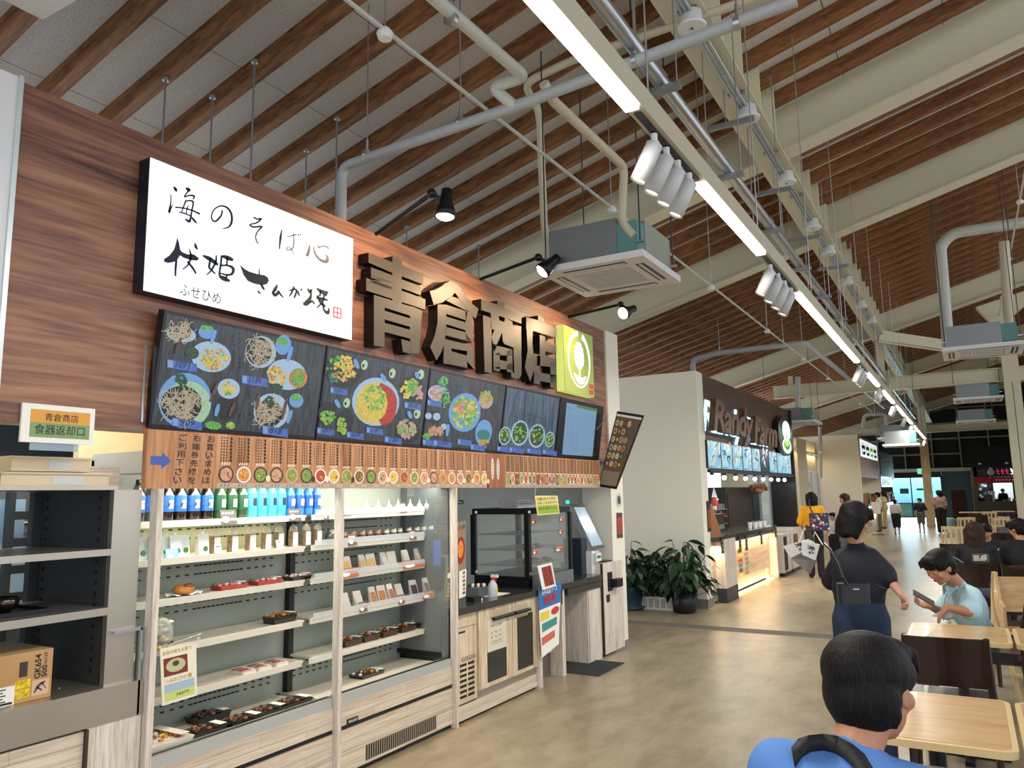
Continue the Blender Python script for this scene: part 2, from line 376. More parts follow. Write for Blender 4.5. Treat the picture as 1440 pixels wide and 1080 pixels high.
# left wall: cream panel, wood facade, end pillar
wl = empty('wall_left', kind='structure')
MB().box(-3.14, -3.5, -2.5, 1.50, 0, 3.245, M_white).build('plain_panel', wl)
MB().box(-3.128, -3.14, 1.485, 1.503, 1.0, 3.25, mat('edge_strip', 'c9cfd0', .3, .5)).build('edge_strip', wl)
MB().box(-3.15, -3.19, 1.505, 7.30, 1.865, 3.235, M_fac).build('facade_panel', wl)
MB().box(-3.19, -3.33, 1.505, 7.30, 1.865, 3.225, mat('facade_frame', '8a7d6c', .8)).build('facade_frame', wl)
MB().box(-3.13, -3.45, 7.30, 7.62, 0, 3.24, M_wall).build('end_pillar', wl)
MB().box(-3.45, -5.6, 7.54, 7.62, 0, 3.0, M_wall).build('side_panel', wl)
MB().box(-3.13+.004, -3.13, 7.30, 7.62, 0, .07, mat('baseboard_grey', '7c7a74', .5)).build('skirting', wl)
# stall interior shell
M_kit = mat('kitchen_panel', '6f7a80', .35, .3)
wb = MB().box(-5.6, -5.5, -2.5, 7.62, 0, 3.0, M_kit).build('wall_back', kind='structure')
MB().box(-5.5, -3.4, -2.5, 7.54, 2.45, 2.5, mat('kitchen_soffit', '4c4f50', .8)).build('soffit', wb)
M_crm = mat('warm_cream_panel', 'e8d9b4', .6)
MB().box(-4.3, -4.35, 2.5, 4.4, 1.64, 2.45, M_crm).build('lining_panel', wb); MB().box(-3.4, -4.3, 2.0, 3.3, 2.44, 2.449, M_crm).build('lining_panel', wb); MB().box(-4.2, -4.28, 2.55, 3.4, 2.05, 2.09, mat('soffit_tube', 'ffffff', .5, emit=3, ecol='fff0d0')).build('lamp_tube', wb)

# second stall block
ws = empty('wall_stall', kind='structure')
MB().box(-3.13, -7.0, 10.42, 10.55, 0, 3.22, M_wall).box(-3.13, -3.35, 10.55, 10.72, 0, 3.22, M_wall).build('end_panel', ws)
MB().box(-3.126, -7, 10.405, 10.42, 0, .12, mat('baseboard_grey')).box(-3.116, -3.13, 10.405, 10.72, 0, .12, mat('baseboard_grey')).build('skirting', ws)
M_fac2 = wood('facade_dark_wood', ['2c1c15', '4a3228', '5f4436'], (1, .12, 1.6), 5, .5)
MB().box(-3.15, -3.35, 10.72, 16.95, 2.25, 3.22, M_fac2).build('facade_panel', ws)
MB().box(-3.10, -3.6, 16.95, 17.05, 0, 3.22, M_black).build('end_fin', ws)
MB().box(-5.3, -5.4, 10.5, 17.05, 0, 3.2, mat('stall_back', '76828a', .5)).box(-3.35, -5.3, 10.55, 17.0, 2.45, 2.5, mat('stall_soffit', '8e9498', .6)).build('back_panel', ws)
MB().box(-5.0, -5.29, 13.7, 14.9, 0, 2.2, mat('service_opening_dark', '14191c', .7)).build('dark_recess', ws)
# glazed side entrance between the stall and the next block
d1 = empty('door_1', kind='structure'); XE = -4.58
MB().box(XE+.25, XE, 24.3, 25.9, 0, 3.1, M_cream).build('jamb_post', d1)
MB().box(XE, XE-.1, 17.05, 29.4, 2.2, 3.22, mat('lit_lintel_panel', 'd9d2b4', .6)).build('lintel_panel', d1)
for i in range(6): MB().box(XE+.004, XE, 18.9+1.9*i, 18.96+1.9*i, 2.75, 3.22, mat('panel_seam', '8f8870', .6)).build('seam', d1)
MB().box(XE+.14, XE, 17.05, 29.3, 2.74, 2.79, M_white).build('light_shelf', d1)
area('entrance_light', (XE+.08, 24, 2.72), (.08, 10), 50, WARM); area('entrance_light', (XE+.10, 24, 2.82), (.08, 10), 20, WARM, (PI, 0, 0))
m_gl = mat('tinted_glass', 'b9d2dc', .05, alpha=.35)
for i in range(8):
    y = 19.0+i*1.3
    MB().box(XE, XE-.03, y, y+1.22, .05, 2.15, m_gl).build('pane', d1); MB().box(XE+.02, XE-.05, y+1.22, y+1.3, 0, 2.2, M_galv).build('mullion', d1)
MB().box(XE+.02, XE-.1, 17.05, 19.0, 0, 2.2, M_cream).build('side_panel', d1)
area('entrance_daylight', (XE-.6, 24, 1.2), (9, 2.2), 110, COOL, (0, -PI/2, 0))
# third block
wt = empty('wall_block', kind='structure'); YB = 29.4
MB().box(-3.18, -8.0, YB, YB+.15, 0, 3.45, M_wall).build('end_panel', wt)
MB().box(-3.18, -3.4, YB+.15, 36.0, 1.95, 3.42, wood('facade_tan', ['7a6555', '947c68', 'a08a74'], (1, .12, 1.6), 5)).build('facade_panel', wt)
MB().box(-3.16, -5.0, 36.0, 36.2, 0, 3.3, M_wall).build('end_panel', wt)
MB().box(-3.2, -5.0, 36.2, 44.0, 2.0, 3.2, mat('dark_red_facade', '3a1512', .6)).box(-3.3, -5, 44, 44.2, 0, 3.3, M_black).build('facade_panel', wt)
MB().box(-4.8, -4.9, YB+.15, 44, 0, 2.2, mat('stall_back')).build('back_panel', wt)
area('stall_light', (-4.0, 32.8, 1.9), (.6, 5), 34, SOFTW); area('stall_light', (-4.0, 40, 1.95), (.6, 6), 30, WARM)
MB().box(-5.0, -4.86, YB-.015, YB, 1.62, 1.80, mat('socket_grey', '77777a', .5)).build('wall_switch', wt)

# far end of the hall: dark gable with pale mullions over the glass doors
we = empty('wall_end', kind='structure')
M_dkg = mat('dark_gable_glass', '131413', .7)
MB().box(-8, 8, 46.6, 46.7, 2.45, 8, M_dkg).build('gable_glass', we)
for z in (3.3, 4.1, 4.9, 5.7):
    MB().box(-8, 8, 46.5, 46.6, z-.04, z+.04, mat('grey_mullion', '8c8876', .7)).build('transom', we)
for i in range(13):
    MB().box(-8+i*1.3, -7.93+i*1.3, 46.45, 46.6, 2.45, 7.2, mat('grey_mullion')).build('mullion', we)
MB().box(-8, -3.6, 46.5, 46.7, 0, 2.45, M_black).box(-1.15, .6, 46.5, 46.7, 0, 2.45, mat('blue_grey_wall', '4c5a6b', .6)).box(.6, 8, 46.5, 46.7, 0, 2.45, M_black).build('lower_panel', we)
MB().box(-8, 8, 46.3, 46.5, 2.38, 2.56, M_cream).build('lintel', we)
d2 = empty('door_2', kind='structure')
M_backdrop = mat('pale_backdrop', 'a5dcea', .9)
area('backdrop_lamp', (-2.4, 47.5, 3.6), (4, .8), 560, (.6, .88, 1.0), (-PI*.25-PI/2+PI/2+PI/4, 0, 0))  # added lamp that lights the pale panel behind the doors
MB().box(-3.6, -1.15, 48.0, 48.02, -.3, 2.6, M_backdrop).build('backdrop_panel', d2)  # invented pale panel, put here so the door glass looks bright
MB().box(-3.3, -1.3, 47.6, 47.7, 0, .75, mat('planting_outside', '2b5a50', .9, var=.5, vscale=5)).build('hedge_outside', d2)
m_gd = mat('door_glass', 'd5f0f6', .03, alpha=.12)
for x0, x1 in ((-3.55, -2.65), (-2.5, -1.9), (-1.85, -1.2)):
    MB().box(x0, x1, 46.42, 46.44, .05, 2.1, m_gd).build('pane', d2)
for x in (-3.6, -2.6, -1.88, -1.17):
    MB().box(x-.03, x+.03, 46.4, 46.46, 0, 2.2, M_black).build('mullion', d2)
for z0, z1 in ((2.08, 2.38), (0, .06), (.72, .76)):
    MB().box(-3.6, -1.15, 46.4, 46.46, z0, z1, M_black).build('rail', d2)
b = MB()
for x0, z0, ww, hh in ((-3.15, 1.25, .42, .28), (-2.35, 1.42, .5, .1)): b.box(x0, x0+ww, 46.39, 46.4, z0, z0+hh, mat('door_sticker', '46606c', .6))
b.build('door_sticker', d2)
# dark recess and its brown surround on the right
wr = empty('wall_right_end', kind='structure')
M_brown = mat('dark_brown_panel', '2a120b', .5)
MB().box(.2, .45, 44, 46.5, 0, 2.5, mat('tan_post', '7d6c4c', .6)).build('post', wr)
MB().box(2.0, 2.9, 43.6, 44.0, 0, 2.6, M_brown).build('brown_panel', wr)
MB().box(-.1, 5, 43.8, 44.2, 2.62, 3.5, mat('dark_fascia', '0d0c0c', .6)).build('dark_fascia', wr)
MB().box(-.75, -.1, 44.9, 45, 0, 1.4, mat('brick_poster', '4c2c22', .7, var=.4, vscale=9)).build('notice_panel', wr)
MB().box(5.5, 5.7, 20, 46.5, 0, 7.0, M_wall).build('plain_panel', wr)
# ================================================================== HALL SERVICES
def seg(pa, pb): return (on('z', BAR_Z, *pa).y, on('z', BAR_Z, *pb).y)
bar = empty('light_bar', (BAR_X, 0, BAR_Z), label='long suspended white light bar with LED tubes and spotlights running down the hall', cat='light fixture')
TUB = [(0.5, 2.62), (3.49, 4.76), (5.92, 9.59)]+[seg(*s) for s in (((1216, 526), (1234, 543)), ((1241, 550), (1255, 567)), ((1259, 571), (1271, 585)), ((1273, 587), (1281, 596)), ((1284, 599), (1301, 617)))]
YE = TUB[-1][1]+.8
M_bar = mat('bar_housing', 'b7b09a', .45)
MB().box(0, .066, -.5, YE, .012, .11, M_bar).build('housing', bar)
for y0, y1 in TUB: MB().box(.004, .058, y0, y1, -.006, .012, M_led).build('led_tube', bar)
prev = TUB[0][1]
gaps = [(TUB[i][1], TUB[i+1][0]) for i in range(len(TUB)-1)]+[(TUB[-1][1], YE-.1)]
each('track', bar, [MB().box(.018, .045, y0+.05, y1-.05, .004, .012, M_black) for y0, y1 in gaps])
def track_spot(y, lit, first=[None]):
    d = Vector((-.42, -.12, -.9)).normalized()
    if first[0] is None:
        b = MB(); b.lathe((0, 0, 0), [(.014, 0), (.014, -.03), (.02, -.035), (.02, -.05)], M_white, 10)
        b.lathe(Vector((0, 0, -.045)), [(.02, -.01), (.036, 0), (.036, .165), (.031, .165), (.03, .15)], mat('spot_body', 'c2c4c4', .4), 14, d)
        o = b.build('track_spot', bar); o2 = MB().lathe(Vector((0, 0, -.045))+d*.152, [(.029, 0), (.029, .004)], mat('spot_lens', 'fff4dc', .4, emit=3.0), 12, d).build('lens', o)
        first[0] = (o, o2)
        o.location = (.03, y, 0)
    else:
        o = first[0][0].copy(); C.objects.link(o); o.parent = bar; o2 = first[0][1].copy(); C.objects.link(o2); o2.parent = o; o.location = (.03, y, 0)
for y in (2.86, 3.01, 3.16, 3.32, 5.02, 5.26, 5.48, 5.70): track_spot(y, True)
for y0, y1 in gaps[2:]:
    for i in range(3): track_spot(y0+(y1-y0)*(.25+.25*i), True)
for y in (3.09, 5.3): spot('track_light', (BAR_X-.08, y, BAR_Z-.22), (-2.6, y-.3, 0), 26, SOFTW, 1.1)
for y in (10.3, 13.5, 17): spot('track_light', (BAR_X-.08, y, BAR_Z-.22), (-2.6, y-.3, 0), 40, SOFTW, 1.2)
each('hanger', bar, [MB().tube([(.033, .9+1.9*i, .11), (.033, .9+1.9*i, zj(BAR_X)-BAR_Z)], .004, M_galv, 5) for i in range(16)])

# cassette air conditioners
def cassette(px0, z, wdt, name='air_conditioner', label='', cen=None):
    t = empty(name, (*cen, z), label=label, cat='air conditioner', group='ceiling cassette air conditioners')
    h = wdt/2; P = M_white
    b = MB()
    for (x0, x1, y0, y1) in ((-h, h, -h, -h*.55), (-h, h, h*.55, h), (-h, -h*.55, -h*.55, h*.55), (h*.55, h, -h*.55, h*.55)):
        b.box(x0, x1, y0, y1, 0, .03, P)
    b.box(-h, h, -h, h, .03, .05, P); b.build('panel', t)
    b = MB(); b.box(-h*.55, h*.55, -h*.55, h*.55, .012, .03, mat('grille_back', '8d8778', .7))
    for i in range(15):
        q = -h*.52+h*1.04*i/14; b.box(q-.004, q+.004, -h*.55, h*.55, .003, .012, P); b.box(-h*.55, h*.55, q-.004, q+.004, .003, .012, P)
    b.build('intake_grille', t)
    for k in range(4):
        a = k*PI/2; b = MB(); c, s = math.cos(a), math.sin(a)
        def R(x, y, zz): return (x*c-y*s, x*s+y*c, zz)
        for (x0, x1, y0, y1, z0, m) in ((-h*.6, h*.6, -h*.86, -h*.70, -.002, M_black), (-h*.58, h*.58, -h*.80, -h*.76, -.008, P)):
            vs = [R(x, y, zz) for zz in (z0, .002) for y in (y0, y1) for x in (x0, x1)]
            b.add(vs, [(0, 2, 3, 1), (4, 5, 7, 6), (0, 1, 5, 4), (2, 6, 7, 3), (0, 4, 6, 2), (1, 3, 7, 5)], m)
        b.build('louvre', t)
    g = h*.86; b = MB(); b.box(-g, g*.55, -g, g, .05, .34, M_galvd).box(g*.55, g, -g*.55, g, .05, .34, mat('cooler_side', '8f9485', .6)); b.build('cabinet', t)
    MB().box(g*.55, g*.98, -g*.98, -g*.55, .07, .30, mat('teal_insulation', '5f8d8a', .8)).build('drain_box', t)
    for x, y in ((-g-.03, -g), (g+.02, -g), (-g-.03, g), (g+.02, g)):
        b = MB().tube([(x, y, .12), (x, y, zj(cen[0]+x)-z)], .006, M_dsteel, 5); b.box(x-.03, x+.03, y-.015, y+.015, .12, .135, M_galv); b.build('hanger', t)
    return t
AC1 = cassette(None, 3.20, .83, label='square white ceiling air conditioner above the green logo sign, nearest of all', cen=(-2.24, 5.39))
def ac_at(pl, pr, wdt, label):
    """size a cooler from the two lower front corners of its panel"""
    dd = (on('z', 3.0, *pr)-on('z', 3.0, *pl)).length; z = CAM_H+(3.0-CAM_H)*wdt/dd
    a = on('z', z, *pl); b_ = on('z', z, *pr); c = (a+b_)/2
    return cassette(None, z, wdt, label=label, cen=(c.x, c.y+.1))
ac_at((1327, 501), (1440, 488), .95, 'white ceiling air conditioner at the right edge in front of the steel column')
ac_at((1342, 566), (1410, 560), .95, 'ceiling air conditioner below and beyond the one at the right edge')
ac_at((1346, 596), (1399, 592), .95, 'third ceiling air conditioner of the row on the right, lowest in the picture')
q = on('y', 18.6, 1116, 597); cassette(None, q.z, 1.1, label='ceiling air conditioner seen just past the winged logo of the second stall', cen=(q.x, q.y))
q = on('z', 3.45, 60, 28); cassette(None, 3.45, .95, label='white ceiling air conditioner of which one corner shows at the top left', cen=(q.x+.475, q.y-.475))
ac_at((1240, 619), (1278, 616), .75, 'distant ceiling air conditioner left of the far column, above its twin')
ac_at((1253, 629), (1284, 626), .75, 'most distant ceiling air conditioner, over the glass doors')

def pipe(name, pts, r, m, label, cat='pipe', clamps=(), bend=.08, group=None, seg=10):
    t = empty(name, pts[0], label=label, cat=cat, group=group); o = Vector(pts[0])
    MB().bent([Vector(p)-o for p in pts], r, m, seg, bend).build('pipe_run', t)
    if clamps:
        for p, ztop in clamps:
            p = Vector(p)-o; b = MB(); b.tube([p+Vector((0, -.001, -r*1.25)), p+Vector((0, 0, r*1.5))], r*1.25, M_galv, 10) if False else b.lathe(p, [(r*1.12, -.014), (r*1.12, .014)], M_galv, 12, CLD)
            b.tube([p+Vector((0, 0, r)), p+Vector((0, 0, r+.07))], .011, M_galv, 6); b.tube([p+Vector((0, 0, r)), (p.x, p.y, ztop-o.z)], .005, M_galv, 5); b.build('hanger', t)
    return t
CLD = (1, 0, 0)
# drain pipe crossing the hall
A = on('x', -3.45, 481, 235); YP = A.y
Bp = on('y', YP, 748, 141); Cp = on('y', YP, 1010, 42); Dp = on('y', YP, 1120, 0)
xs = [on('y', YP, 516, 218), on('y', YP, 648, 172), on('y', YP, 893, 85), on('y', YP, 1037, 33)]
pipe('drain_pipe', [(A.x, YP, 2.6), A, Bp, Cp, Dp], .034, M_pipe, 'grey plastic drain pipe crossing under the roof from the stall to the upper right', clamps=[(tuple(p), zj(p.x)) for p in xs])
X2 = Bp.x+.02
q = on('y', YP, 724, 150); e1 = on('x', q.x-.10, 692, 123); e2 = on('y', e1.y, 738, 108); e3 = on('x', e2.x, 600, -12)
CLD = (0, 1, 0)
pipe('drain_branch', [q, e1, e2, e3], .034, M_pipe2, 'grey plastic branch pipe running from the top edge into the crossing drain pipe', clamps=[(tuple(on('x', e2.x, 634, 27)), zj(e2.x))], bend=.05)
# insulated refrigerant pipes of the nearest cooler
v0 = on('y', 5.40, 784, 360); v1 = on('y', 5.40, 766, 330); v2 = on('y', 5.40, 758, 152)
h0 = on('x', v2.x, 735, 118); h1 = on('y', h0.y, 806, 84); h2 = on('y', h0.y, 1080, -9)
pipe('insulated_pipe', [v0, v1, v2, h0, h1, h2], .032, M_pipec, 'thick cream insulated pipe dropping to the left side of the nearest air conditioner', bend=.12)
v0 = on('y', 5.05, 892, 332); v1 = on('y', 5.05, 874, 312); v2 = on('y', 5.05, 878, 235); h0 = on('x', v2.x, 776, 140); h1 = h0+Vector((0, -.10, .06)); h2 = h1+Vector((0, -.05, .35))
pipe('insulated_pipe', [v0, v1, v2, h0, h1], .032, M_pipec, 'cream insulated pipe dropping to the right side of the nearest air conditioner', bend=.08)
# pipes beside the right hand coolers
YR = 13.4
v = [on('y', YR, *p) for p in ((1334, 492), (1322, 345), (1340, 328), (1445, 312))]
pipe('insulated_pipe', v, .085, M_pipe2, 'pale pipe dropping beside the air conditioner at the right edge', bend=.2)
v = [on('y', YR, *p) for p in ((1422, 470), (1418, 440), (1412, 340))]
pipe('insulated_pipe', v, .07, M_pipec, 'short cream pipe behind the air conditioner at the right edge')
v = [on('y', 19.0, *p) for p in ((1113, 600), (1122, 575), (1122, 530))]
pipe('condensate_pipe', v, .06, M_pipe2, 'pale vertical pipe above the cooler past the winged logo')
v = [on('x', -4.3, 975, 526), on('x', -4.3, 974, 506)]
u = [v[0], v[1], on('y', v[1].y, 1012, 496), on('y', v[1].y, 1132, 482)]; e = on('x', u[-1].x, 1243, 573)
pipe('drain_pipe', u+[e], .05, M_pipe, 'grey pipe rising over the second stall and crossing to the light bar', bend=.12, clamps=[(tuple(on('y', v[1].y, 1012, 496)), 5.2), (tuple(on('y', v[1].y, 1102, 486)), 5.2)])
for pts, lab in ((((1214, 602), (1215, 583), (1246, 582), (1247, 612)), 'far grey pipe loop over the third block'), (((1154, 672), (1153, 600)), 'thin vertical pipe at the wall of the third block')):
    CLD = (1, 0, 0) if len(pts) > 2 else (0, 0, 1); pq_ = [on('y', 24.0, *p) for p in pts]; pipe('condensate_pipe', pq_, .05, M_pipe, lab, bend=.15, clamps=[(tuple(pq_[1].lerp(pq_[2] if len(pts) > 2 else pq_[0], .5)), zj(pq_[1].x))])
# galvanised main beside the girder
GZp = 3.95; GXp = on('z', GZp, 1020, 235).x
t = empty('galvanised_conduit', (GXp, 0, GZp), label='shiny galvanised steel conduit running beside the light bar on trapeze brackets', cat='pipe')
MB().tube([(0, -.5, 0), (0, 30, 0)], .045, M_galv, 14).build('pipe_run', t)
b = MB(); b2 = MB()
ys = [on('z', GZp, *p).y for p in ((925, 115), (1023, 238), (1076, 318), (1121, 372), (1153, 412), (1178, 444), (1198, 468))]
for y in ys:
    b = MB(); b.box(-.16, .12, y-.03, y+.03, -.075, -.045, M_galvd); b.box(-.03, .03, y-.06, y+.06, .04, .055, M_galvd)
    for x in (-.14, .1): b2 = MB().tube([(x, y, -.07), (x, y, zj(GXp)-GZp)], .005, M_galv, 5); b2.build('hanger', t)
    b.build('bracket', t)
# cable tray under the girder with round detectors
CZ = 4.86; CX = on('z', CZ, 1050, 165).x
t = empty('conduit_run', (CX, 0, CZ), label='bundle of thin steel conduits clipped under the cream girder', cat='pipe')
b = MB()
for i, dx in enumerate((-.03, 0, .03)): b.tube([(dx, 0, .04), (dx, 38, .04)], .013, M_galv, 6)
b.build('pipe_run', t)
each('clip', t, [MB().box(-.07, .07, 3.6+1.35*i, 3.64+1.35*i, .055, .075, M_galvd) for i in range(16)])
det = None
for i, p in enumerate(((973, 40), (1052, 168), (1106, 258), (1143, 322), (1166, 358), (1192, 400), (1211, 432), (1226, 454))):
    q = on('z', CZ-.06, *p)
    if det is None:
        det = empty('round_detector', q, label='round white disc fitting clipped below the girder, nearest the viewer at the top', cat='detector', group='round fittings along the girder')
        MB().lathe((0, 0, 0), [(.10, 0), (.104, .016), (.082, .035), (.074, .12), (.03, .13)], M_white, 18).build('housing', det)
        MB().lathe((0, 0, -.004), [(.012, 0), (.012, .004)], M_dsteel, 8).build('lens', det)
        KIDS[det.name] = list(det.children)
    else: d_ = copy_tree(det); d_.location = q; d_['label'] = 'round white disc fitting clipped below the girder, '+('', 'second', 'third', 'fourth', 'fifth', 'sixth', 'seventh', 'eighth')[i]+' from the viewer'
# conduit cross arms
for i, (pa, pb) in enumerate((((975, 192), (1060, 168)), ((1063, 278), (1112, 266)), ((1108, 344), (1150, 332)), ((1152, 384), (1192, 372)))):
    qa, qb = on('z', 4.6, *pa), on('z', 4.6, *pb); qb.y = qa.y = (qa.y+qb.y)/2
    t = empty('strut_arm', qa, label=('nearest', 'second', 'third', 'fourth')[i]+' steel cross arm reaching from the girder over the galvanised conduit', cat='bracket')
    MB().box(0, qb.x-qa.x, -.02, .02, 0, .04, M_galvd).build('arm', t)
    each('hanger', t, [MB().tube([((qb.x-qa.x)*f, 0, .04), ((qb.x-qa.x)*f, 0, zj(qa.x)-4.6)], .005, M_galv, 5) for f in (.1, .55)])
# hanging rods behind the facade
rods = [((233, 110), (231, 195)), ((299, 135), (297, 223)), ((358, 85), (354, 248)), ((431, 210), (430, 278)), ((474, 165), (472, 300)), ((572, 318), (571, 345)), ((673, 345), (672, 386))]
for i, (a, b_) in enumerate(rods):
    d_ = ray(*a); rp = EYE+d_*((5.757-CAM_H)/(d_.z-SL*d_.x)); t = MB().tube([(0, 0, -2.2), (0, 0, 0)], .007, M_galvd, 6).lathe((0, 0, -.02), [(.025, 0), (.025, .02)], M_galvd, 8).build('hanging_rod'); t.location = rp
    tag(t, 'thin steel rod hanging behind the wood facade, '+('first', 'second', 'third', 'fourth', 'fifth', 'sixth', 'seventh')[i]+' from the left', 'rod', 'hanging rods above the facade')
# sprinkler lines
for i, (y, x0, x1) in enumerate(((9.6, -7, 4.5), (15, -7, 4.5), (23, -6, 4.5))):
    z = 4.55; t = empty('sprinkler_pipe', (x0, y, z), label=('thin cross pipe with sprinkler heads nearest the viewer', 'thin cross pipe with sprinkler heads in the middle of the roof', 'thin cross pipe with sprinkler heads at the far end')[i], cat='pipe')
    MB().tube([(0, 0, 0), (x1-x0, 0, (x1-x0)*SL*.9)], .016, M_pipe2, 6).build('pipe_run', t)
    each('sprinkler_head', t, [MB().lathe((1+1.8*k, 0, (1+1.8*k)*SL*.9-.06), [(.03, 0), (.035, .02), (.01, .05)], M_white, 8) for k in range(6)])
# thin rod lines running along the hall
for (x, z, lab) in ((-2.35, 3.9, 'long thin sprinkler line parallel to the light bar on its left'), (.9, 5.2, 'long thin pipe line parallel to the girder on its right')):
    t = empty('sprinkler_pipe', (x, 2, z), label=lab, cat='pipe')
    MB().tube([(0, 0, 0), (0, 24, 0)], .012, M_pipe2, 6).build('pipe_run', t)
    each('sprinkler_head', t, [MB().lathe((0, .8+2.9*k, -.02), [(.035, -.03), (.045, 0), (.02, .03)], M_white, 10) for k in range(8)]); each('hanger', t, [MB().tube([(0, .8+2.9*k, 0), (0, .8+2.9*k, zj(x)-z)], .005, M_galv, 5) for k in range(8)])
# arm spotlights over the facade
for i, (base, j, head, face, lab) in enumerate((
    ((484, 308), (607, 272), (627, 290), (-.02, -.1, -1), 'black arm spotlight lit above the white sign, pointing straight down'),
    ((640, 378), (757, 362), (771, 374), (-.55, -.5, -.7), 'black arm spotlight beside the air conditioner, tilted to the left'),
    ((800, 429), (873, 428), (882, 438), (-.3, -.85, -.4), 'black arm spotlight above the green sign, facing the viewer with a glowing lamp'))):
    X = -2.55; H = on('x', X, *head); J = on('x', X-.06, *j); Bq = Vector((-3.2, H.y+.08*(i == 0), 3.2))
    t = empty('arm_spotlight', Bq, label=lab, cat='spotlight'); 
    MB().tube([(0, 0, -.15), (0, 0, .02), J-Bq], .013, M_blackm, 8).build('arm', t)
    MB().ball(J-Bq, .03, M_blackm, 10).tube([J-Bq, H-Bq+Vector((0, 0, .02))], .014, M_blackm, 8).build('joint', t)
    d = Vector(face).normalized()
    sh = MB().lathe(H-Bq-d*.05, [(.012, -.06), (.034, -.055), (.036, -.01), (.045, .04), (.062, .085), (.063, .12), (.058, .12), (.05, .06)], M_blackm, 18, d).build('shade', t)
    MB().lathe(H-Bq+d*.05, [(.05, 0), (.054, .018), (.04, .028)], mat('lamp_glow', 'fff1d8', .5, emit=9.0), 16, d).build('lamp', sh)
    lp = H+d*.10
    tgt = ((-3.1, lp.y+.0, 2.7), (-3.1, lp.y-.45, 2.75), (-3.1, lp.y-.5, 2.7))[i]
    spot('spot_beam', lp, tgt, (48, 42, 42)[i], WARM, 2.5, .8, .05)
# ================================================================== SIGNS ON THE FACADE
XF = -3.07
def smat(name, c1, c2=None, scale=40, e=.8, stretch=None):
    """picture on a lit screen: emits its own colours"""
    if name in MATS: return MATS[name]
    m = bpy.data.materials.new(name); m.use_nodes = True; nt = m.node_tree; b = nt.nodes['Principled BSDF']
    b.inputs['Base Color'].default_value = (.01, .01, .01, 1); b.inputs['Roughness'].default_value = .25; b.inputs['Emission Strength'].default_value = e
    b.inputs['Emission Color'].default_value = (*lin(c1), 1)
    if c2:
        tc = nt.nodes.new('ShaderNodeTexCoord'); mp = nt.nodes.new('ShaderNodeMapping'); mp.inputs['Scale'].default_value = stretch or (1, 1, 1)
        n = nt.nodes.new('ShaderNodeTexNoise'); n.inputs['Scale'].default_value = scale; n.inputs['Detail'].default_value = 4
        r = nt.nodes.new('ShaderNodeValToRGB'); r.color_ramp.elements[0].position = .4; r.color_ramp.elements[1].position = .6
        r.color_ramp.elements[0].color = (*lin(c1), 1); r.color_ramp.elements[1].color = (*lin(c2), 1)
        nt.links.new(tc.outputs['Object'], mp.inputs[0]); nt.links.new(mp.outputs[0], n.inputs['Vector']); nt.links.new(n.outputs['Fac'], r.inputs['Fac']); nt.links.new(r.outputs['Color'], b.inputs['Emission Color'])
    MATS[name] = m; return m
# --- white illuminated calligraphy sign
sy0, sy1, sz0, sz1 = 2.028, 3.375, 2.473, 3.098
t = empty('light_box_sign', (XF, sy0, sz0), label='large white illuminated sign box with navy brush calligraphy on the wood facade', cat='sign')
def L3(x, y, z): return (x-XF, y-sy0, z-sz0)
b = MB(); w_, h_ = sy1-sy0, sz1-sz0
b.box(-.08, -.004, 0, w_, 0, h_, mat('navy_case', '0d1526', .4)).build('case', t)
MB().box(-.004, 0, .002, w_-.002, .002, h_-.002, mat('lit_acrylic', 'eef6f6', .4, emit=.86)).build('face_panel', t)
M_navy = mat('navy_brush_ink', '141f33', .7, emit=.05); M_gry = mat('grey_brush_ink', '6f7176', .7, emit=.05)
def fa(ox, oy, k=6, X=XF+.0015):
    return lambda x, y: on('x', X, ox+x/k, oy+y/k)-Vector((XF, sy0, sz0))
fA, fB = fa(180, 200), fa(300, 300)
CH = {k: MB() for k in '海のそば心伏姫さんが焼'}
IA = '海'*11+'の'+'そ'+'ば'*3+'伏'*4+'姫'*4
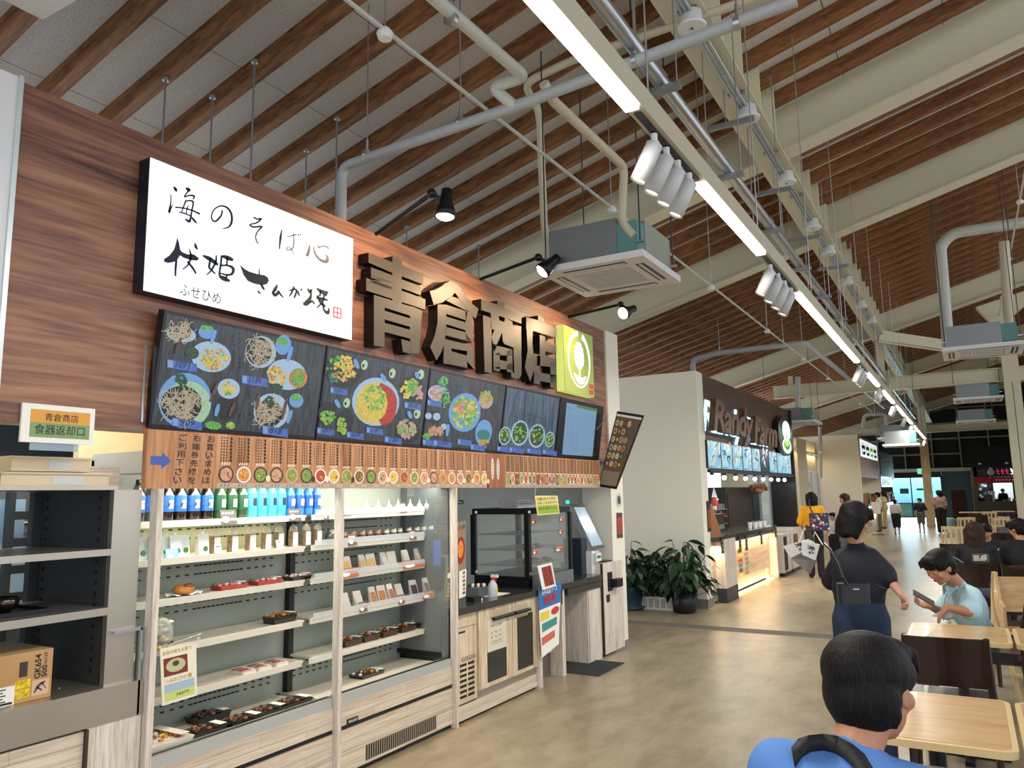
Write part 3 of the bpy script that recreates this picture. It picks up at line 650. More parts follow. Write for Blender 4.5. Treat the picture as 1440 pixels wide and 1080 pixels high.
for i_, s in enumerate(([(385, 375, 6), (400, 395, 16), (412, 416, 8)], [(360, 440, 5), (362, 500, 6), (352, 560, 10), (345, 605, 4)], [(345, 590, 16), (362, 555, 8), (382, 522, 3)],
          [(488, 385, 8), (512, 402, 20), (515, 418, 6)], [(515, 405, 8), (475, 460, 7), (520, 448, 8), (558, 455, 10), (548, 482, 6)],
          [(490, 490, 9), (470, 540, 7), (452, 590, 6)], [(488, 495, 7), (548, 500, 9), (540, 570, 8), (528, 640, 10), (515, 668, 14), (482, 645, 6)],
          [(398, 548, 8), (470, 556, 7), (540, 575, 8), (608, 606, 10)], [(430, 588, 6), (490, 605, 7), (540, 628, 6)], [(505, 535, 6), (490, 605, 6)], [(540, 635, 9), (560, 662, 12), (582, 685, 5)],
          [(795, 572, 8), (790, 610, 9), (765, 645, 10), (735, 668, 9), (712, 655, 8), (705, 615, 7), (735, 560, 7), (790, 537, 8), (840, 555, 10), (872, 605, 11), (875, 670, 12), (850, 715, 9), (798, 730, 4)],
          [(1060, 632, 8), (1090, 648, 8), (1125, 645, 9), (1085, 680, 8), (1028, 695, 7), (1060, 715, 9), (1130, 712, 9), (1095, 750, 7), (1078, 795, 6), (1085, 835, 6), (1105, 860, 4)],
          [(1298, 735, 4), (1288, 800, 12), (1282, 850, 9), (1278, 905, 6)], [(1335, 792, 4), (1375, 792, 5), (1425, 775, 5)],
          [(1395, 770, 4), (1400, 830, 5), (1392, 890, 6), (1358, 912, 5), (1338, 898, 4), (1360, 882, 4), (1405, 948, 4)],
          [(565, 850, 5), (572, 880, 14), (588, 908, 5)], [(408, 1000, 12), (402, 1060, 12), (400, 1130, 9)], [(518, 900, 4), (530, 960, 12), (510, 1030, 9), (462, 1072, 6)], [(500, 1005, 9), (545, 1060, 12), (575, 1110, 9)],
          [(630, 955, 8), (690, 985, 22), (760, 1035, 12)], [(700, 975, 8), (685, 1040, 12), (690, 1075, 8)], [(745, 950, 5), (740, 1010, 12), (700, 1085, 9), (660, 1120, 5)], [(690, 1060, 8), (735, 1110, 9)])):
    stroke(CH[IA[i_]], [(x, y, w_*1.7) for x, y, w_ in s], fA, M_navy)
IB = 'ば'*2+'姫'*5+'さ'*3+'ん'*2+'が'*5+'焼'*9
for i_, s in enumerate(([(715, 178, 7), (722, 190, 5)], [(733, 172, 7), (740, 184, 5)],
          [(66, 358, 8), (120, 375, 20), (168, 395, 12)], [(70, 362, 9), (62, 440, 10), (52, 520, 10), (90, 550, 22), (140, 572, 10)], [(62, 440, 8), (120, 440, 9), (165, 462, 14), (162, 505, 13), (120, 520, 9), (60, 505, 7)], [(120, 375, 8), (112, 440, 8)], [(118, 515, 8), (105, 555, 8)],
          [(386, 465, 4), (388, 520, 7)], [(400, 600, 7), (418, 625, 12), (432, 648, 5)], [(378, 650, 6), (385, 668, 8), (405, 677, 3)],
          [(540, 600, 5), (522, 640, 16), (500, 672, 10)], [(498, 665, 8), (520, 690, 16), (545, 672, 14), (548, 655, 8), (572, 690, 9), (598, 712, 3)],
          [(640, 655, 6), (680, 640, 9), (702, 650, 9), (692, 690, 10), (680, 715, 6)], [(680, 615, 8), (665, 660, 10), (642, 702, 6)], [(712, 650, 6), (720, 680, 9), (728, 700, 4)], [(735, 640, 6), (742, 655, 4)], [(745, 632, 6), (750, 648, 4)],
          [(795, 632, 6), (815, 665, 12), (835, 640, 6)], [(820, 640, 8), (822, 700, 12), (790, 755, 26), (757, 762, 12)], [(800, 760, 12), (835, 742, 10), (855, 768, 6)],
          [(872, 632, 7), (910, 658, 18), (965, 682, 26)], [(905, 640, 6), (900, 700, 10)], [(868, 712, 8), (920, 720, 12), (968, 735, 8)], [(935, 680, 7), (925, 740, 10), (872, 802, 5)], [(878, 690, 8), (905, 745, 16), (945, 790, 10)], [(925, 765, 7), (935, 815, 10), (968, 840, 16), (974, 795, 4)])):
    stroke(CH[IB[min(i_, len(IB)-1)]], [(x, y, w_*1.8+1) for x, y, w_ in s], fB, M_navy)
for s in ([(812, 268, 4), (805, 320, 12), (790, 362, 16)], [(845, 272, 3), (858, 335, 8), (900, 390, 12), (955, 408, 18), (962, 370, 12), (948, 345, 3)], [(882, 268, 5), (892, 290, 7), (915, 275, 5)], [(915, 275, 5), (950, 280, 6), (978, 298, 7)]):
    stroke(CH['心'], [(x, y, w_*1.7+3) for x, y, w_ in s], fB, M_gry)
CH['伏'].poly([fA(x, y) for x, y in ((415, 803), (432, 850), (440, 905), (455, 925), (500, 945), (555, 945), (600, 978), (585, 1000), (530, 995), (470, 975), (438, 955), (410, 1005), (340, 1020), (303, 1008), (305, 985), (350, 955), (388, 905), (405, 850))][::-1], M_navy)
CH['さ'].poly([fB(x, y) for x, y in ((222, 428), (255, 462), (300, 490), (385, 515), (430, 520), (460, 540), (470, 568), (452, 598), (410, 608), (340, 592), (290, 570), (255, 520))][::-1], M_navy)
for k_ in CH: CH[k_].build('brush_character', t)
b = MB(); q0 = fa(0, 0, 1)(253, 404); q1 = fa(0, 0, 1)(311, 404)
put_text(b, 'ふせひめ', q0-Vector((0, 0, .035)), (0, 1, 0), (0, 0, 1), q1.y-q0.y, .055, M_navy); b.build('small_lettering', t)
b = MB(); mr = mat('seal_red', 'c8404c', .6, emit=.2)
for s in ([(1015, 790, 11), (1078, 805, 11)], [(1078, 800, 11), (1078, 888, 11)], [(1078, 887, 11), (1015, 872, 11)], [(1016, 875, 11), (1016, 790, 11)], [(1046, 800, 10), (1046, 880, 10)], [(1016, 832, 10), (1078, 845, 10)]): stroke(b, s, fB, mr)
b.build('seal', t)
# --- four big raised letters
def lface():
    m = mat('letter_face', '49433d', .45, .5); return m
M_lf = lface(); M_ls = mat('letter_side', '07070a', .45)
T1 = [[(230, 150), (430, 232), (430, 322), (230, 235)], [(430, 181), (510, 215), (510, 600), (430, 560)], [(510, 262), (690, 330), (690, 420), (510, 350)],
      [(250, 275), (430, 342), (430, 412), (250, 350)], [(250, 345), (250, 380), (430, 440), (430, 405)], [(510, 378), (672, 435), (672, 512), (510, 452)],
      [(210, 365), (710, 545), (710, 634), (210, 470)], [(250, 360), (430, 425), (430, 470), (250, 400)],
      [(275, 508), (365, 535), (365, 950), (275, 933)], [(365, 535), (580, 605), (580, 683), (365, 615)], [(580, 600), (685, 640), (660, 960), (655, 1002), (560, 1005), (580, 940)],
      [(505, 880), (590, 905), (600, 1004), (520, 990)], [(365, 642), (580, 706), (580, 778), (365, 715)], [(365, 745), (580, 802), (580, 878), (365, 820)]]
T2 = [[(745, 475), (790, 466), (840, 440), (880, 410), (917, 388), (960, 488), (930, 520), (850, 572), (780, 592)], [(917, 388), (975, 412), (1010, 450), (1050, 520), (1100, 580), (1158, 625), (1132, 712), (1085, 658), (1000, 550), (960, 488)],
      [(930, 520), (990, 540), (1080, 655), (888, 556)], [(812, 590), (885, 590), (885, 800), (868, 920), (840, 1000), (803, 1060), (750, 948), (790, 850), (812, 740)],
      [(885, 590), (1060, 648), (1060, 725), (885, 668)], [(885, 692), (1050, 740), (1050, 808), (885, 755)], [(880, 778), (1050, 824), (1105, 908), (878, 848)], [(1048, 645), (1110, 665), (1105, 912), (1048, 890)],
      [(865, 878), (1110, 938), (1110, 990), (865, 950)], [(865, 940), (930, 950), (928, 1098), (862, 1085)], [(1062, 980), (1112, 985), (1120, 1136), (1062, 1125)], [(928, 985), (1062, 1020), (1062, 1070), (928, 1040)], [(928, 1040), (1062, 1070), (1120, 1136), (862, 1082)]]
T3 = [[(100, 122), (235, 170), (440, 255), (440, 330), (100, 215)], [(235, 135), (295, 150), (295, 205), (235, 185)],
      [(180, 236), (245, 262), (256, 306), (184, 280)], [(302, 282), (362, 312), (368, 348), (294, 320)], [(115, 258), (187, 282), (188, 550), (190, 750), (130, 735)],
      [(187, 280), (258, 304), (276, 405), (250, 470), (232, 508), (200, 500), (187, 440), (212, 385), (180, 374)], [(294, 316), (368, 345), (380, 440), (380, 535), (300, 505), (282, 480), (276, 405), (256, 304)],
      [(366, 345), (438, 352), (441, 760), (425, 790), (400, 798), (355, 785), (352, 740), (380, 745)], [(202, 512), (255, 525), (258, 735), (205, 722)], [(202, 512), (360, 546), (360, 604), (202, 592)],
      [(318, 540), (362, 547), (366, 745), (318, 735)], [(205, 625), (365, 660), (365, 722), (205, 708)]]
T4 = [[(480, 274), (580, 302), (735, 366), (735, 452), (530, 390), (480, 375)], [(580, 262), (628, 288), (628, 335), (580, 312)], [(480, 274), (540, 296), (532, 500), (548, 640), (545, 720), (515, 820), (468, 700), (492, 560)],
      [(595, 425), (640, 440), (642, 612), (595, 596)], [(640, 490), (735, 522), (735, 588), (640, 562)], [(545, 580), (735, 628), (735, 700), (545, 682)], [(545, 600), (598, 600), (598, 846), (545, 835)],
      [(685, 650), (735, 650), (730, 878), (683, 865)], [(545, 735), (735, 768), (730, 838), (545, 805)]]
for nm, T, ox, oy, lab in (('青', T1, 480, 330, 'big raised black metal character reading 青, first after the white sign'), ('倉', T2, 480, 330, 'big raised black metal character reading 倉, second of the four'),
                           ('商', T3, 660, 400, 'big raised black metal character reading 商, third of the four'), ('店', T4, 660, 400, 'big raised black metal character reading 店, next to the green sign')):
    P = [[on('x', XF, ox+x/6, oy+y/6) for x, y in q] for q in T]; o0 = P[0][0].copy()
    b = MB()
    for q in P: b.prism([p-o0 for p in q][::-1], (-.08, 0, 0), M_lf, M_ls)
    o = b.build('sign_letter'); o.location = o0; tag(o, lab, 'sign', 'raised characters of the shop name')
# --- green logo sign
gy0, gy1, gz0, gz1 = on('x', XF, 792, 459).y, on('x', XF, 833, 473).y, on('x', XF, 836, 559).z, on('x', XF, 833, 473).z
t = empty('green_sign', (XF, gy0, gz0), label='square green illuminated sign with a white brush ring around a tree', cat='sign')
W, H = gy1-gy0, gz1-gz0
MB().box(-.08, -.004, 0, W, 0, H, mat('lime_acrylic', 'cfe07a', .4, emit=.75)).build('case', t)
MB().box(-.004, 0, 0, W, 0, H, mat('olive_acrylic', '93a34e', .4, emit=.42)).build('face_panel', t)
b = MB(); mw = mat('white_lit', 'ffffff', .4, emit=.95); cy, cz = W*.5, H*.53; f = lambda y, z: Vector((.0015, y, z))
pts = [(cy+.36*W*math.cos(a), cz+.42*H*math.sin(a), .05+.035*math.sin((a-.9)/5.6*PI)) for a in [1.25-5.9*i/24 for i in range(25)]]
stroke(b, pts, f, mw)
cro = []
for i in range(28):
    a = 2*PI*i/28; r = 1+.10*(i % 2); cro.append((.0016, cy+.15*W*r*math.cos(a), cz+.05*H+.20*H*r*math.sin(a)*(1.12 if math.sin(a) > 0 else .9)))
b.poly(cro, mw)
stroke(b, [(cy, cz-.12*H, .03), (cy, cz-.27*H, .025)], f, mw); stroke(b, [(cy-.2*W, cz-.22*H, .01), (cy-.05*W, cz-.31*H, .07), (cy+.1*W, cz-.31*H, .06), (cy+.22*W, cz-.23*H, .01)], f, mw)
b.build('emblem', t)
b = MB(); mf = mat('pale_green_ink', 'a9b86a', .5, emit=.5)
for yy in (-.03, .03): b.lathe((.0022, cy+yy, cz+.08*H), [(.008, 0), (.008, .0005)], mf, 8, (1, 0, 0))
stroke(b, [(cy-.03, cz+.04*H, .006), (cy, cz+.02*H, .008), (cy+.03, cz+.04*H, .006)], lambda y, z: Vector((.0024, y, z)), mf); b.build('emblem_detail', t)
b = MB()
for a_ in ('倉', '店'):
    pass
for i in range(2):
    for j in range(2): b.box(.001, .002, W-.115+.05*i, W-.073+.05*i, .02+.055*j, .065+.055*j, mat('seal_red_dark', 'd04040', .6, emit=.3))
b.build('seal', t)
# ================================================================== MENU SCREENS
KT = .1456
def onT(px, py, lift=0.0):
    d = ray(px, py); tt = (-3.13+lift-.325*KT)/(d.x-KT*d.z); return EYE+d*tt
M_bez = mat('screen_bezel', '0b0c12', .25)
Sbg = smat('scr_dark_wood', '23262c', '3d444c', 9, .8, (1, 6, 1)); Sbg2 = smat('scr_grey_wood', '35485c', '556d84', 9, .8, (1, 6, .6))
SW, SWB = smat('scr_plate', 'a9c6e0', e=.8), smat('scr_plate_blue', '6fa3dc', e=.8)
SP = {k: smat('scr_'+k, *v) for k, v in dict(noodle=('b9a98c',), dark=('14171a',), tempura=('d0a83c', 'e6cf6a', 120, .8), green=('2f8f3a', '7fc850', 120, .8), dkgreen=('12321c', '1f5a2c', 100, .8), red=('b01a14', 'c93a28', 60, .8),
      yellow=('d8b820', 'e8d870', 90, .8), pink=('b58a86', 'd6b0a4', 90, .8), orange=('b86a2a', 'd89a50', 90, .8), tag=('3f62b0', '5577c4', 60, .8), tagl=('86a6d8',), teal=('2e7a72',), brown=('4a3020', '6e4a30', 60, .8), ink=('0a0d18',), salad=('4f9a2c', 'c2d860', 140, .8)).items()}
def ell(mb, cx, cy, rx, ry, m, l, tilt=0, n=20):
    pts = []
    for i in range(n):
        a = -2*PI*i/n; x = rx*math.cos(a); y = ry*math.sin(a); pts.append(onT(cx+x*math.cos(tilt)-y*math.sin(tilt), cy+x*math.sin(tilt)+y*math.cos(tilt), l))
    mb.poly(pts, m)
def chunks(mb, cx, cy, rx, ry, ms, l, n, s=3):
    for i in range(n):
        a = random.random()*2*PI; r = random.random()**.5; x = cx+rx*r*math.cos(a); y = cy+ry*r*math.sin(a); k = random.randint(4, 6); ph = random.random()*6
        mb.poly([onT(x+s*random.uniform(.5, 1.1)*math.cos(ph-2*PI*j/k), y+s*random.uniform(.5, 1.1)*math.sin(ph-2*PI*j/k), l+.00002*i) for j in range(k)], random.choice(ms))
def noodles(mb, cx, cy, rx, ry, l, n):
    ell(mb, cx, cy, rx, ry, SP['dark'], l)
    for i in range(n):
        a0 = random.random()*2*PI; r = random.uniform(.3, 1); x, y = cx+rx*r*math.cos(a0)*.9, cy+ry*r*math.sin(a0)*.9; pts = [(x, y, 1.1)]; h = random.random()*6
        for k in range(4):
            h += random.uniform(-1.1, 1.1); x += 4*math.cos(h); y += 4*math.sin(h); pts.append((x, y, 1.1))
        stroke(mb, pts, lambda a, b_: onT(a, b_, l+.0003+.00001*i), SP['noodle'])
TOPL = lambda x: 440+(x-233)*(572-440)/(848-233); BOTL = lambda x: 602+(x-208)*(645-602)/(843-208)
TX = [233, 452.5, 600.5, 706, 785, 848]; BX = [208, 443.5, 592.5, 702, 780, 843]
labs = ['menu screen nearest the viewer showing buckwheat noodle trays and prices', 'second menu screen, with a big bowl of yellow and red toppings', 'third menu screen, with an oval salad plate', 'fourth menu screen, grey planks with four bowls along the bottom', 'order number screen with a plain pale blue page, last in the row']
def price(mb, x, y, wd, hh, s, l=.004):
    sl = .16
    mb.poly([onT(a, b_, l) for a, b_ in ((x, y), (x, y+hh), (x+wd, y+hh+wd*sl), (x+wd, y+wd*sl))], SP['tag'])
    mb.poly([onT(a, b_, l+.0003) for a, b_ in ((x+1, y+1), (x+1, y+hh-1), (x+wd*.2, y+hh-1+wd*.2*sl), (x+wd*.2, y+1+wd*.2*sl))], SP['tagl'])
    if s:
        o = onT(x+wd*.27, y+hh-2+wd*.2*sl, l+.0006); p1 = onT(x+wd*.75, y+hh-2+wd*.7*sl, l+.0006); p2 = onT(x+wd*.27, y+1.5, l+.0006)
        put_text(mb, s, o, (0, 1, 0), (KT, 0, 1), p1.y-o.y, p2.z-o.z, SP['ink'], shear=.2)
def blabel(mb, x, y, x2, y2, wd, m): stroke(mb, [(x, y, wd*.6), ((x+x2)/2, (y+y2)/2, wd), (x2, y2, wd*.6)], lambda a, b_: onT(a, b_, .0062), m)
def vtext(mb, x, y, n, s, m, l=.003, cols=1):
    """column of small brush marks"""
    for c_ in range(cols):
        for i in range(n):
            yy = y+i*s*1.15+c_*1.5; xx = x+c_*s*1.2
            for k in range(3):
                a, b_ = random.uniform(-.4, .1)*s, random.uniform(-.4, .4)*s
                stroke(mb, [(xx+a, yy+b_, s*.18), (xx+a+random.uniform(.2, .6)*s, yy+b_+random.uniform(-.1, .5)*s, s*.14)], lambda p, q: onT(p, q, l), m)
for i in range(5):
    tl, tr, bl, br = onT(TX[i]+.4, TOPL(TX[i])), onT(TX[i+1]-.4, TOPL(TX[i+1])), onT(BX[i]+.4, BOTL(BX[i])), onT(BX[i+1]-.4, BOTL(BX[i+1]))
    y0, y1 = bl.y, br.y; zb, zt = 1.876, 2.405
    t = empty('menu_screen', (-3.13, y0, zb), label=labs[i], cat='screen', group='menu screens in a row over the stall')
    o0 = Vector((-3.13, y0, zb)); up = Vector((KT*(zt-zb), 0, zt-zb)); w_ = y1-y0-.004; nb = Vector((-.045, 0, .007))
    P = [Vector((0, 0, 0)), Vector((0, w_, 0)), Vector((0, w_, 0))+up, up]
    MB().prism(P, nb, M_bez).build('case', t)
    e = .012; b = MB()
    if i < 4:
        b.poly([p+Vector((.001, 0, 0)) for p in (Vector((0, e, .0))+up*.03, Vector((0, w_-e, 0))+up*.03, Vector((0, w_-e, 0))+up*.97, Vector((0, e, 0))+up*.97)], Sbg2 if i == 3 else Sbg)
    start = len(b.v)
    rnd = random.seed(20+i)
    l = .002
    if i == 0:
        f6 = lambda x, y: (200+x/6, 430+y/6)
        def D(x, y, rx, ry, m, ll, tilt=.15): ell(b, 200+x/6, 430+y/6, rx/6, ry/6, m, ll, tilt)
        D(340, 230, 145, 80, SP['dark'], .002); D(330, 240, 125, 66, SW, .0024); noodles(b, 200+320/6, 430+225/6, 16, 10, .0028, 60)
        D(545, 225, 70, 55, SWB, .0024); D(545, 185, 55, 22, SP['green'], .0028); D(580, 430, 170, 130, SW, .0026); D(420, 400, 60, 50, SP['dkgreen'], .003)
        chunks(b, 200+612/6, 430+440/6, 19, 16, [SP['tempura'], SP['yellow'], SP['orange'], SP['salad']], .0034, 90)
        D(1000, 390, 130, 135, SW, .002); noodles(b, 200+985/6, 430+385/6, 18, 20, .0024, 70); D(1190, 330, 65, 85, SWB, .0024); D(1180, 300, 50, 30, SP['green'], .0028)
        D(1220, 580, 165, 130, SW, .0026); chunks(b, 200+1140/6, 430+590/6, 14, 13, [SP['tempura'], SP['yellow'], SP['orange']], .003, 60); D(1315, 610, 78, 85, SP['orange'], .003); chunks(b, 200+1315/6, 430+610/6, 10, 11, [SP['green']], .0034, 40); D(1140, 680, 50, 24, SP['dkgreen'], .0034)
        D(360, 800, 225, 235, SWB, .002); D(380, 830, 200, 195, smat('scr_pale_green', 'a8cfa8', e=.8), .0022); noodles(b, 200+330/6, 430+830/6, 29, 26, .0026, 150); chunks(b, 200+325/6, 430+640/6, 8, 10, [SP['dkgreen']], .0036, 30)
        D(730, 700, 95, 85, SW, .0024); chunks(b, 200+725/6, 430+700/6, 9, 9, [SP['tempura'], SP['green'], SP['yellow']], .003, 30); D(720, 850, 90, 120, SP['dark'], .0022)
        D(600, 1010, 70, 35, SP['green'], .0026); D(745, 1010, 40, 30, SP['salad'], .0026)
        D(1090, 890, 150, 150, SW, .002); noodles(b, 200+1070/6, 430+910/6, 19, 19, .0024, 80); chunks(b, 200+1070/6, 430+810/6, 7, 8, [SP['dkgreen']], .0034, 22); D(1300, 800, 60, 60, SWB, .0024); D(1300, 775, 45, 28, SP['green'], .0028)
        for x, y, x2, y2 in ((620, 205, 580, 320), (1265, 345, 1225, 470), (645, 830, 620, 930), (1260, 880, 1225, 990)): blabel(b, 200+x/6, 430+y/6, 200+x2/6, 430+y2/6, 6, SWB)
        for x, y, x2, y2 in ((330, 270, 280, 400), (640, 650, 570, 810), (780, 820, 735, 930), (990, 740, 960, 880), (1220, 780, 1180, 960)): blabel(b, 200+x/6, 430+y/6, 200+x2/6, 430+y2/6, 5, SP['brown'])
        price(b, 235, 505, 42, 12, '1091'); price(b, 340, 527, 36, 12, '1189'); price(b, 242, 587, 42, 12, '909'); price(b, 369, 598, 36, 12, '818')
        for x, y, n in ((820, 240, 9), (770, 260, 8), (900, 720, 7), (820, 880, 4), (1400, 620, 6)): vtext(b, 200+x/6, 430+y/6, n, 5, SP['ink'])
    elif i in (1, 2):
        def D(x, y, rx, ry, m, ll, tilt=.15): ell(b, 440+x/6, 480+y/6, rx/6, ry/6, m, ll, tilt)
        def K(x, y, rx, ry, ms, n, ll=.0032, s=3): chunks(b, 440+x/6, 480+y/6, rx/6, ry/6, [SP[q] for q in ms], ll, n, s)
        if i == 1:
            D(255, 250, 158, 140, SP['dark'], .002); K(200, 230, 80, 100, ['dkgreen', 'green'], 60); K(270, 230, 90, 110, ['orange', 'yellow', 'tempura'], 90); K(180, 310, 40, 40, ['teal'], 20)
            D(530, 510, 200, 205, SW, .0022); D(525, 520, 160, 175, SP['yellow'], .0026); K(430, 550, 60, 120, ['yellow', 'tempura'], 70, .003); K(520, 480, 90, 110, ['green', 'salad', 'yellow'], 120, .0034)
            stroke(b, [(560, 370, 50), (640, 430, 75), (670, 520, 80), (640, 640, 80), (570, 690, 60)], lambda x, y: onT(440+x/6, 480+y/6, .0048), SP['red'])
            D(840, 400, 100, 110, SP['dark'], .0022); K(790, 410, 45, 70, ['yellow'], 30); K(840, 390, 50, 70, ['green', 'salad'], 50, .0036); K(890, 430, 35, 60, ['pink'], 25, .004)
            D(120, 610, 75, 105, SP['dark'], .0022); K(125, 640, 55, 60, ['salad', 'green'], 40); D(270, 690, 70, 125, SP['dark'], .0024); K(245, 720, 35, 80, ['salad'], 30)
            D(800, 760, 105, 100, SP['dark'], .0022); K(790, 740, 80, 75, ['pink', 'green', 'noodle'], 80)
            for x, y in ((435, 200), (670, 270), (285, 520), (910, 280), (880, 610)): D(x, y, 28, 42, smat('scr_cup', 'b8d4b0', e=.8), .0036); D(x-10, y+5, 9, 16, SP['dark'], .0038)
            for x, y, x2, y2 in ((350, 150, 385, 230), (575, 275, 615, 340), (190, 490, 225, 560), (870, 260, 885, 310), (805, 590, 830, 650)): blabel(b, 440+x/6, 480+y/6, 440+x2/6, 480+y2/6, 6, SWB)
            for x, y, s in ((145, 385, '1091'), (450, 720, '1181'), (35, 725, '1091'), (285, 760, '569'), (770, 510, '818'), (605, 800, '728')): price(b, 440+x/6, 480+y/6, 24, 8.5, s)
            vtext(b, 530, 510, 1, 4, SP['tag'], cols=5)
        else:
            D(1060, 440, 90, 70, SW, .0022); K(1050, 440, 60, 55, ['pink', 'orange'], 40); K(1110, 480, 45, 70, ['green', 'dkgreen'], 40); K(1100, 350, 40, 50, ['teal', 'green'], 24)
            D(1280, 600, 135, 165, SWB, .0022); K(1280, 600, 110, 130, ['salad', 'green', 'yellow'], 140); K(1275, 570, 90, 55, ['orange', 'pink'], 60, .0042)
            D(1020, 640, 70, 55, SP['dark'], .0022); D(975, 630, 28, 28, SW, .0026); D(1045, 635, 32, 32, SW, .0026); K(1040, 760, 60, 40, ['orange', 'pink'], 40); K(960, 800, 30, 25, ['green'], 12); D(1105, 720, 26, 26, SW, .003)
            D(1460, 500, 60, 70, SP['pink'], .0024); K(1460, 470, 50, 50, ['orange', 'salad'], 30); D(1440, 770, 70, 110, SWB, .0024); D(1440, 790, 55, 45, SP['teal'], .0028); K(1440, 860, 45, 30, ['salad', 'orange'], 25)
            blabel(b, 440+1145/6, 480+700/6, 440+1130/6, 480+800/6, 5, SWB)
            for x, y, s in ((965, 490, ''), (925, 825, ''), (1015, 830, '1091'), (1220, 820, ''), (1330, 865, '')): price(b, 440+x/6, 480+y/6, 20 if s == '' else 26, 8, s)
            vtext(b, 640, 545, 1, 4, SP['tag'], cols=4)
    elif i == 3:
        for k in range(5): stroke(b, [(726+13*k, 553+3*k, .6), (722+13*k, 640+k, .6)], lambda x, y: onT(x, y, .0016), SP['ink'])
        vtext(b, 724, 572, 7, 3, SP['ink'], cols=13)
        for x, y, rx, ry in ((710, 613, 8.5, 13), (731, 609, 12.5, 18), (755, 613, 11.5, 17), (773, 618, 6.5, 11)):
            ell(b, x, y, rx, ry, SW, .0022, .15); ell(b, x, y, rx*.82, ry*.84, SP['dkgreen'], .0026, .15); chunks(b, x, y, rx*.7, ry*.7, [SP['green'], SP['salad'], SP['brown']], .003, 40, 2.2)
        for x in (699, 716, 741, 763): price(b, x, 627+(x-699)*.07, 20, 7, '')
    else:
        b.poly([onT(x, y, .002) for x, y in ((797, 566), (790.5, 639), (833, 642), (839.5, 575))], smat('scr_page', '7ea6c8', e=.75))
        b.poly([onT(x, y, .0025) for x, y in ((812, 569), (811, 573), (838, 578.5), (839.3, 575))], smat('scr_bar', '6d8a5a', e=.6))
        for k in range(2): stroke(b, [(806+k*7, 600, .4), (803+k*7, 636, .4)], lambda x, y: onT(x, y, .003), smat('scr_line', '5f88ac', e=.7))
        vtext(b, 800, 570, 3, 2.2, SP['tag'], cols=1)
    for k in range(start, len(b.v)): b.v[k] = tuple(Vector(b.v[k])-o0)
    b.build('picture', t)
# screen wall arm at the left end
t = MB().box(-3.16, -3.145, 2.10, 2.11, 1.9, 2.25, M_galv).build('mounting_bar'); tag(t, 'thin silver vertical bar beside the first menu screen', 'bar')
# ================================================================== WOOD-PRINT MENU BOARD UNDER THE SCREENS
bz0, bz1, by0, by1, BXF = 1.605, 1.868, 2.122, 7.03, -3.125
t = empty('menu_board', (BXF, by0, bz0), label='long wooden menu strip with lettering and small bowl pictures below the screens', cat='menu board')
M_mb = wood('menu_board_wood', ['8a5a38', 'a8734a', 'bf8a60', 'c99a72'], (1, 1.6, .14), 7, .5, 1.2)
MB().box(-.03, 0, 0, by1-by0, 0, bz1-bz0, M_mb).build('board', t)
H = bz1-bz0; LL = by1-by0; fy = lambda y, z, l=.001: Vector((l, y, z))
b = MB(); aw = mat('arrow_blue', '3f55a0', .5)
b.poly([fy(y, z) for y, z in ((.02, H*.40), (.075, H*.40), (.075, H*.33), (.125, H*.47), (.075, H*.62), (.075, H*.55), (.02, H*.55))], aw); b.build('arrow', t)
b = MB()
for x0, s in ((.315, 'お買い求めは'), (.235, '右端券売機を'), (.16, 'ご利用下さい')):
    n = len(s); ch = H*.9/n
    for k, c_ in enumerate(s): put_text(b, c_, fy(x0-.004*k, H*.97-(k+1)*ch+.004, .0012), (0, 1, 0), (0, 0, 1), .042, ch*.82, M_ink, off=.01)
b.build('lettering', t, kind='stuff')
cols = [.43+.107*i for i in range(23)]
cols2 = [3.13+.0715*i for i in range(25)]
foods = [mat('food_'+n, c, .5, var=.5, vscale=160) for n, c in (('orange', 'd08a3c'), ('yellow', 'e0bc4c'), ('green', '7a9a44'), ('red', 'b04428'), ('pink', 'c89880'), ('brown', '7a5a3a'))]
bowls = [mat('bowl_'+n, c, .4) for n, c in (('cream', 'e6d8b0'), ('white', 'e2e0da'), ('dark', '3a2a22'), ('tan', 'c8a878'))]
pic = MB(); txt = MB(); prc = MB(); wm = mat('white_print', 'efe6d8', .6); pk = mat('price_strip', 'b9a898', .6)
random.seed(5)
def ringpoly(y, z, ry, rz, l, n=12): return [fy(y+ry*math.cos(2*PI*k/n), z+rz*math.sin(2*PI*k/n), l) for k in range(n)]
for arr, st, r in ((cols, .107, .046), (cols2, .0715, .032)):
    prc.poly([fy(arr[0]-st*.5, .003), fy(arr[-1]+st*.5, .003), fy(arr[-1]+st*.5, .026), fy(arr[0]-st*.5, .026)], pk)
    for y in arr:
        q = random.choice(foods); pic.poly(ringpoly(y, .068, r, .042, .001), random.choice(bowls)); pic.poly(ringpoly(y, .068, r*.78, .034, .0014), q)
        for k in range(5): pic.poly(ringpoly(y+random.uniform(-.5, .5)*r, .066+random.uniform(-.015, .015), .007, .006, .0017+.0001*k, 6), random.choice(foods))
        if random.random() < .5: pic.poly(ringpoly(y+r*1.1, .05, r*.35, .018, .0016), random.choice(bowls))
        for k in range(4): stroke(txt, [(y-.03+.014*k, .114, .006), (y-.022+.014*k, .126, .006)], lambda a, c_: fy(a, c_, .0012), wm)
        for k in range(7): stroke(txt, [(y+st*.20, .25-.018*k, .013), (y+st*.27, .238-.018*k, .010)], lambda a, c_: fy(a, c_, .0012), M_ink)
        for c_ in range(3):
            for k in range(9):
                yy = y-st*.34+c_*st*.15; stroke(txt, [(yy, .25-.014*k, .005), (yy+.006, .243-.014*k, .005)], lambda a, d_: fy(a, d_, .0012), M_ink)
        for k in range(3): stroke(txt, [(y-st*.3+.2*st*k, .009, .004), (y-st*.22+.2*st*k, .019, .004)], lambda a, d_: fy(a, d_, .0014), M_ink)
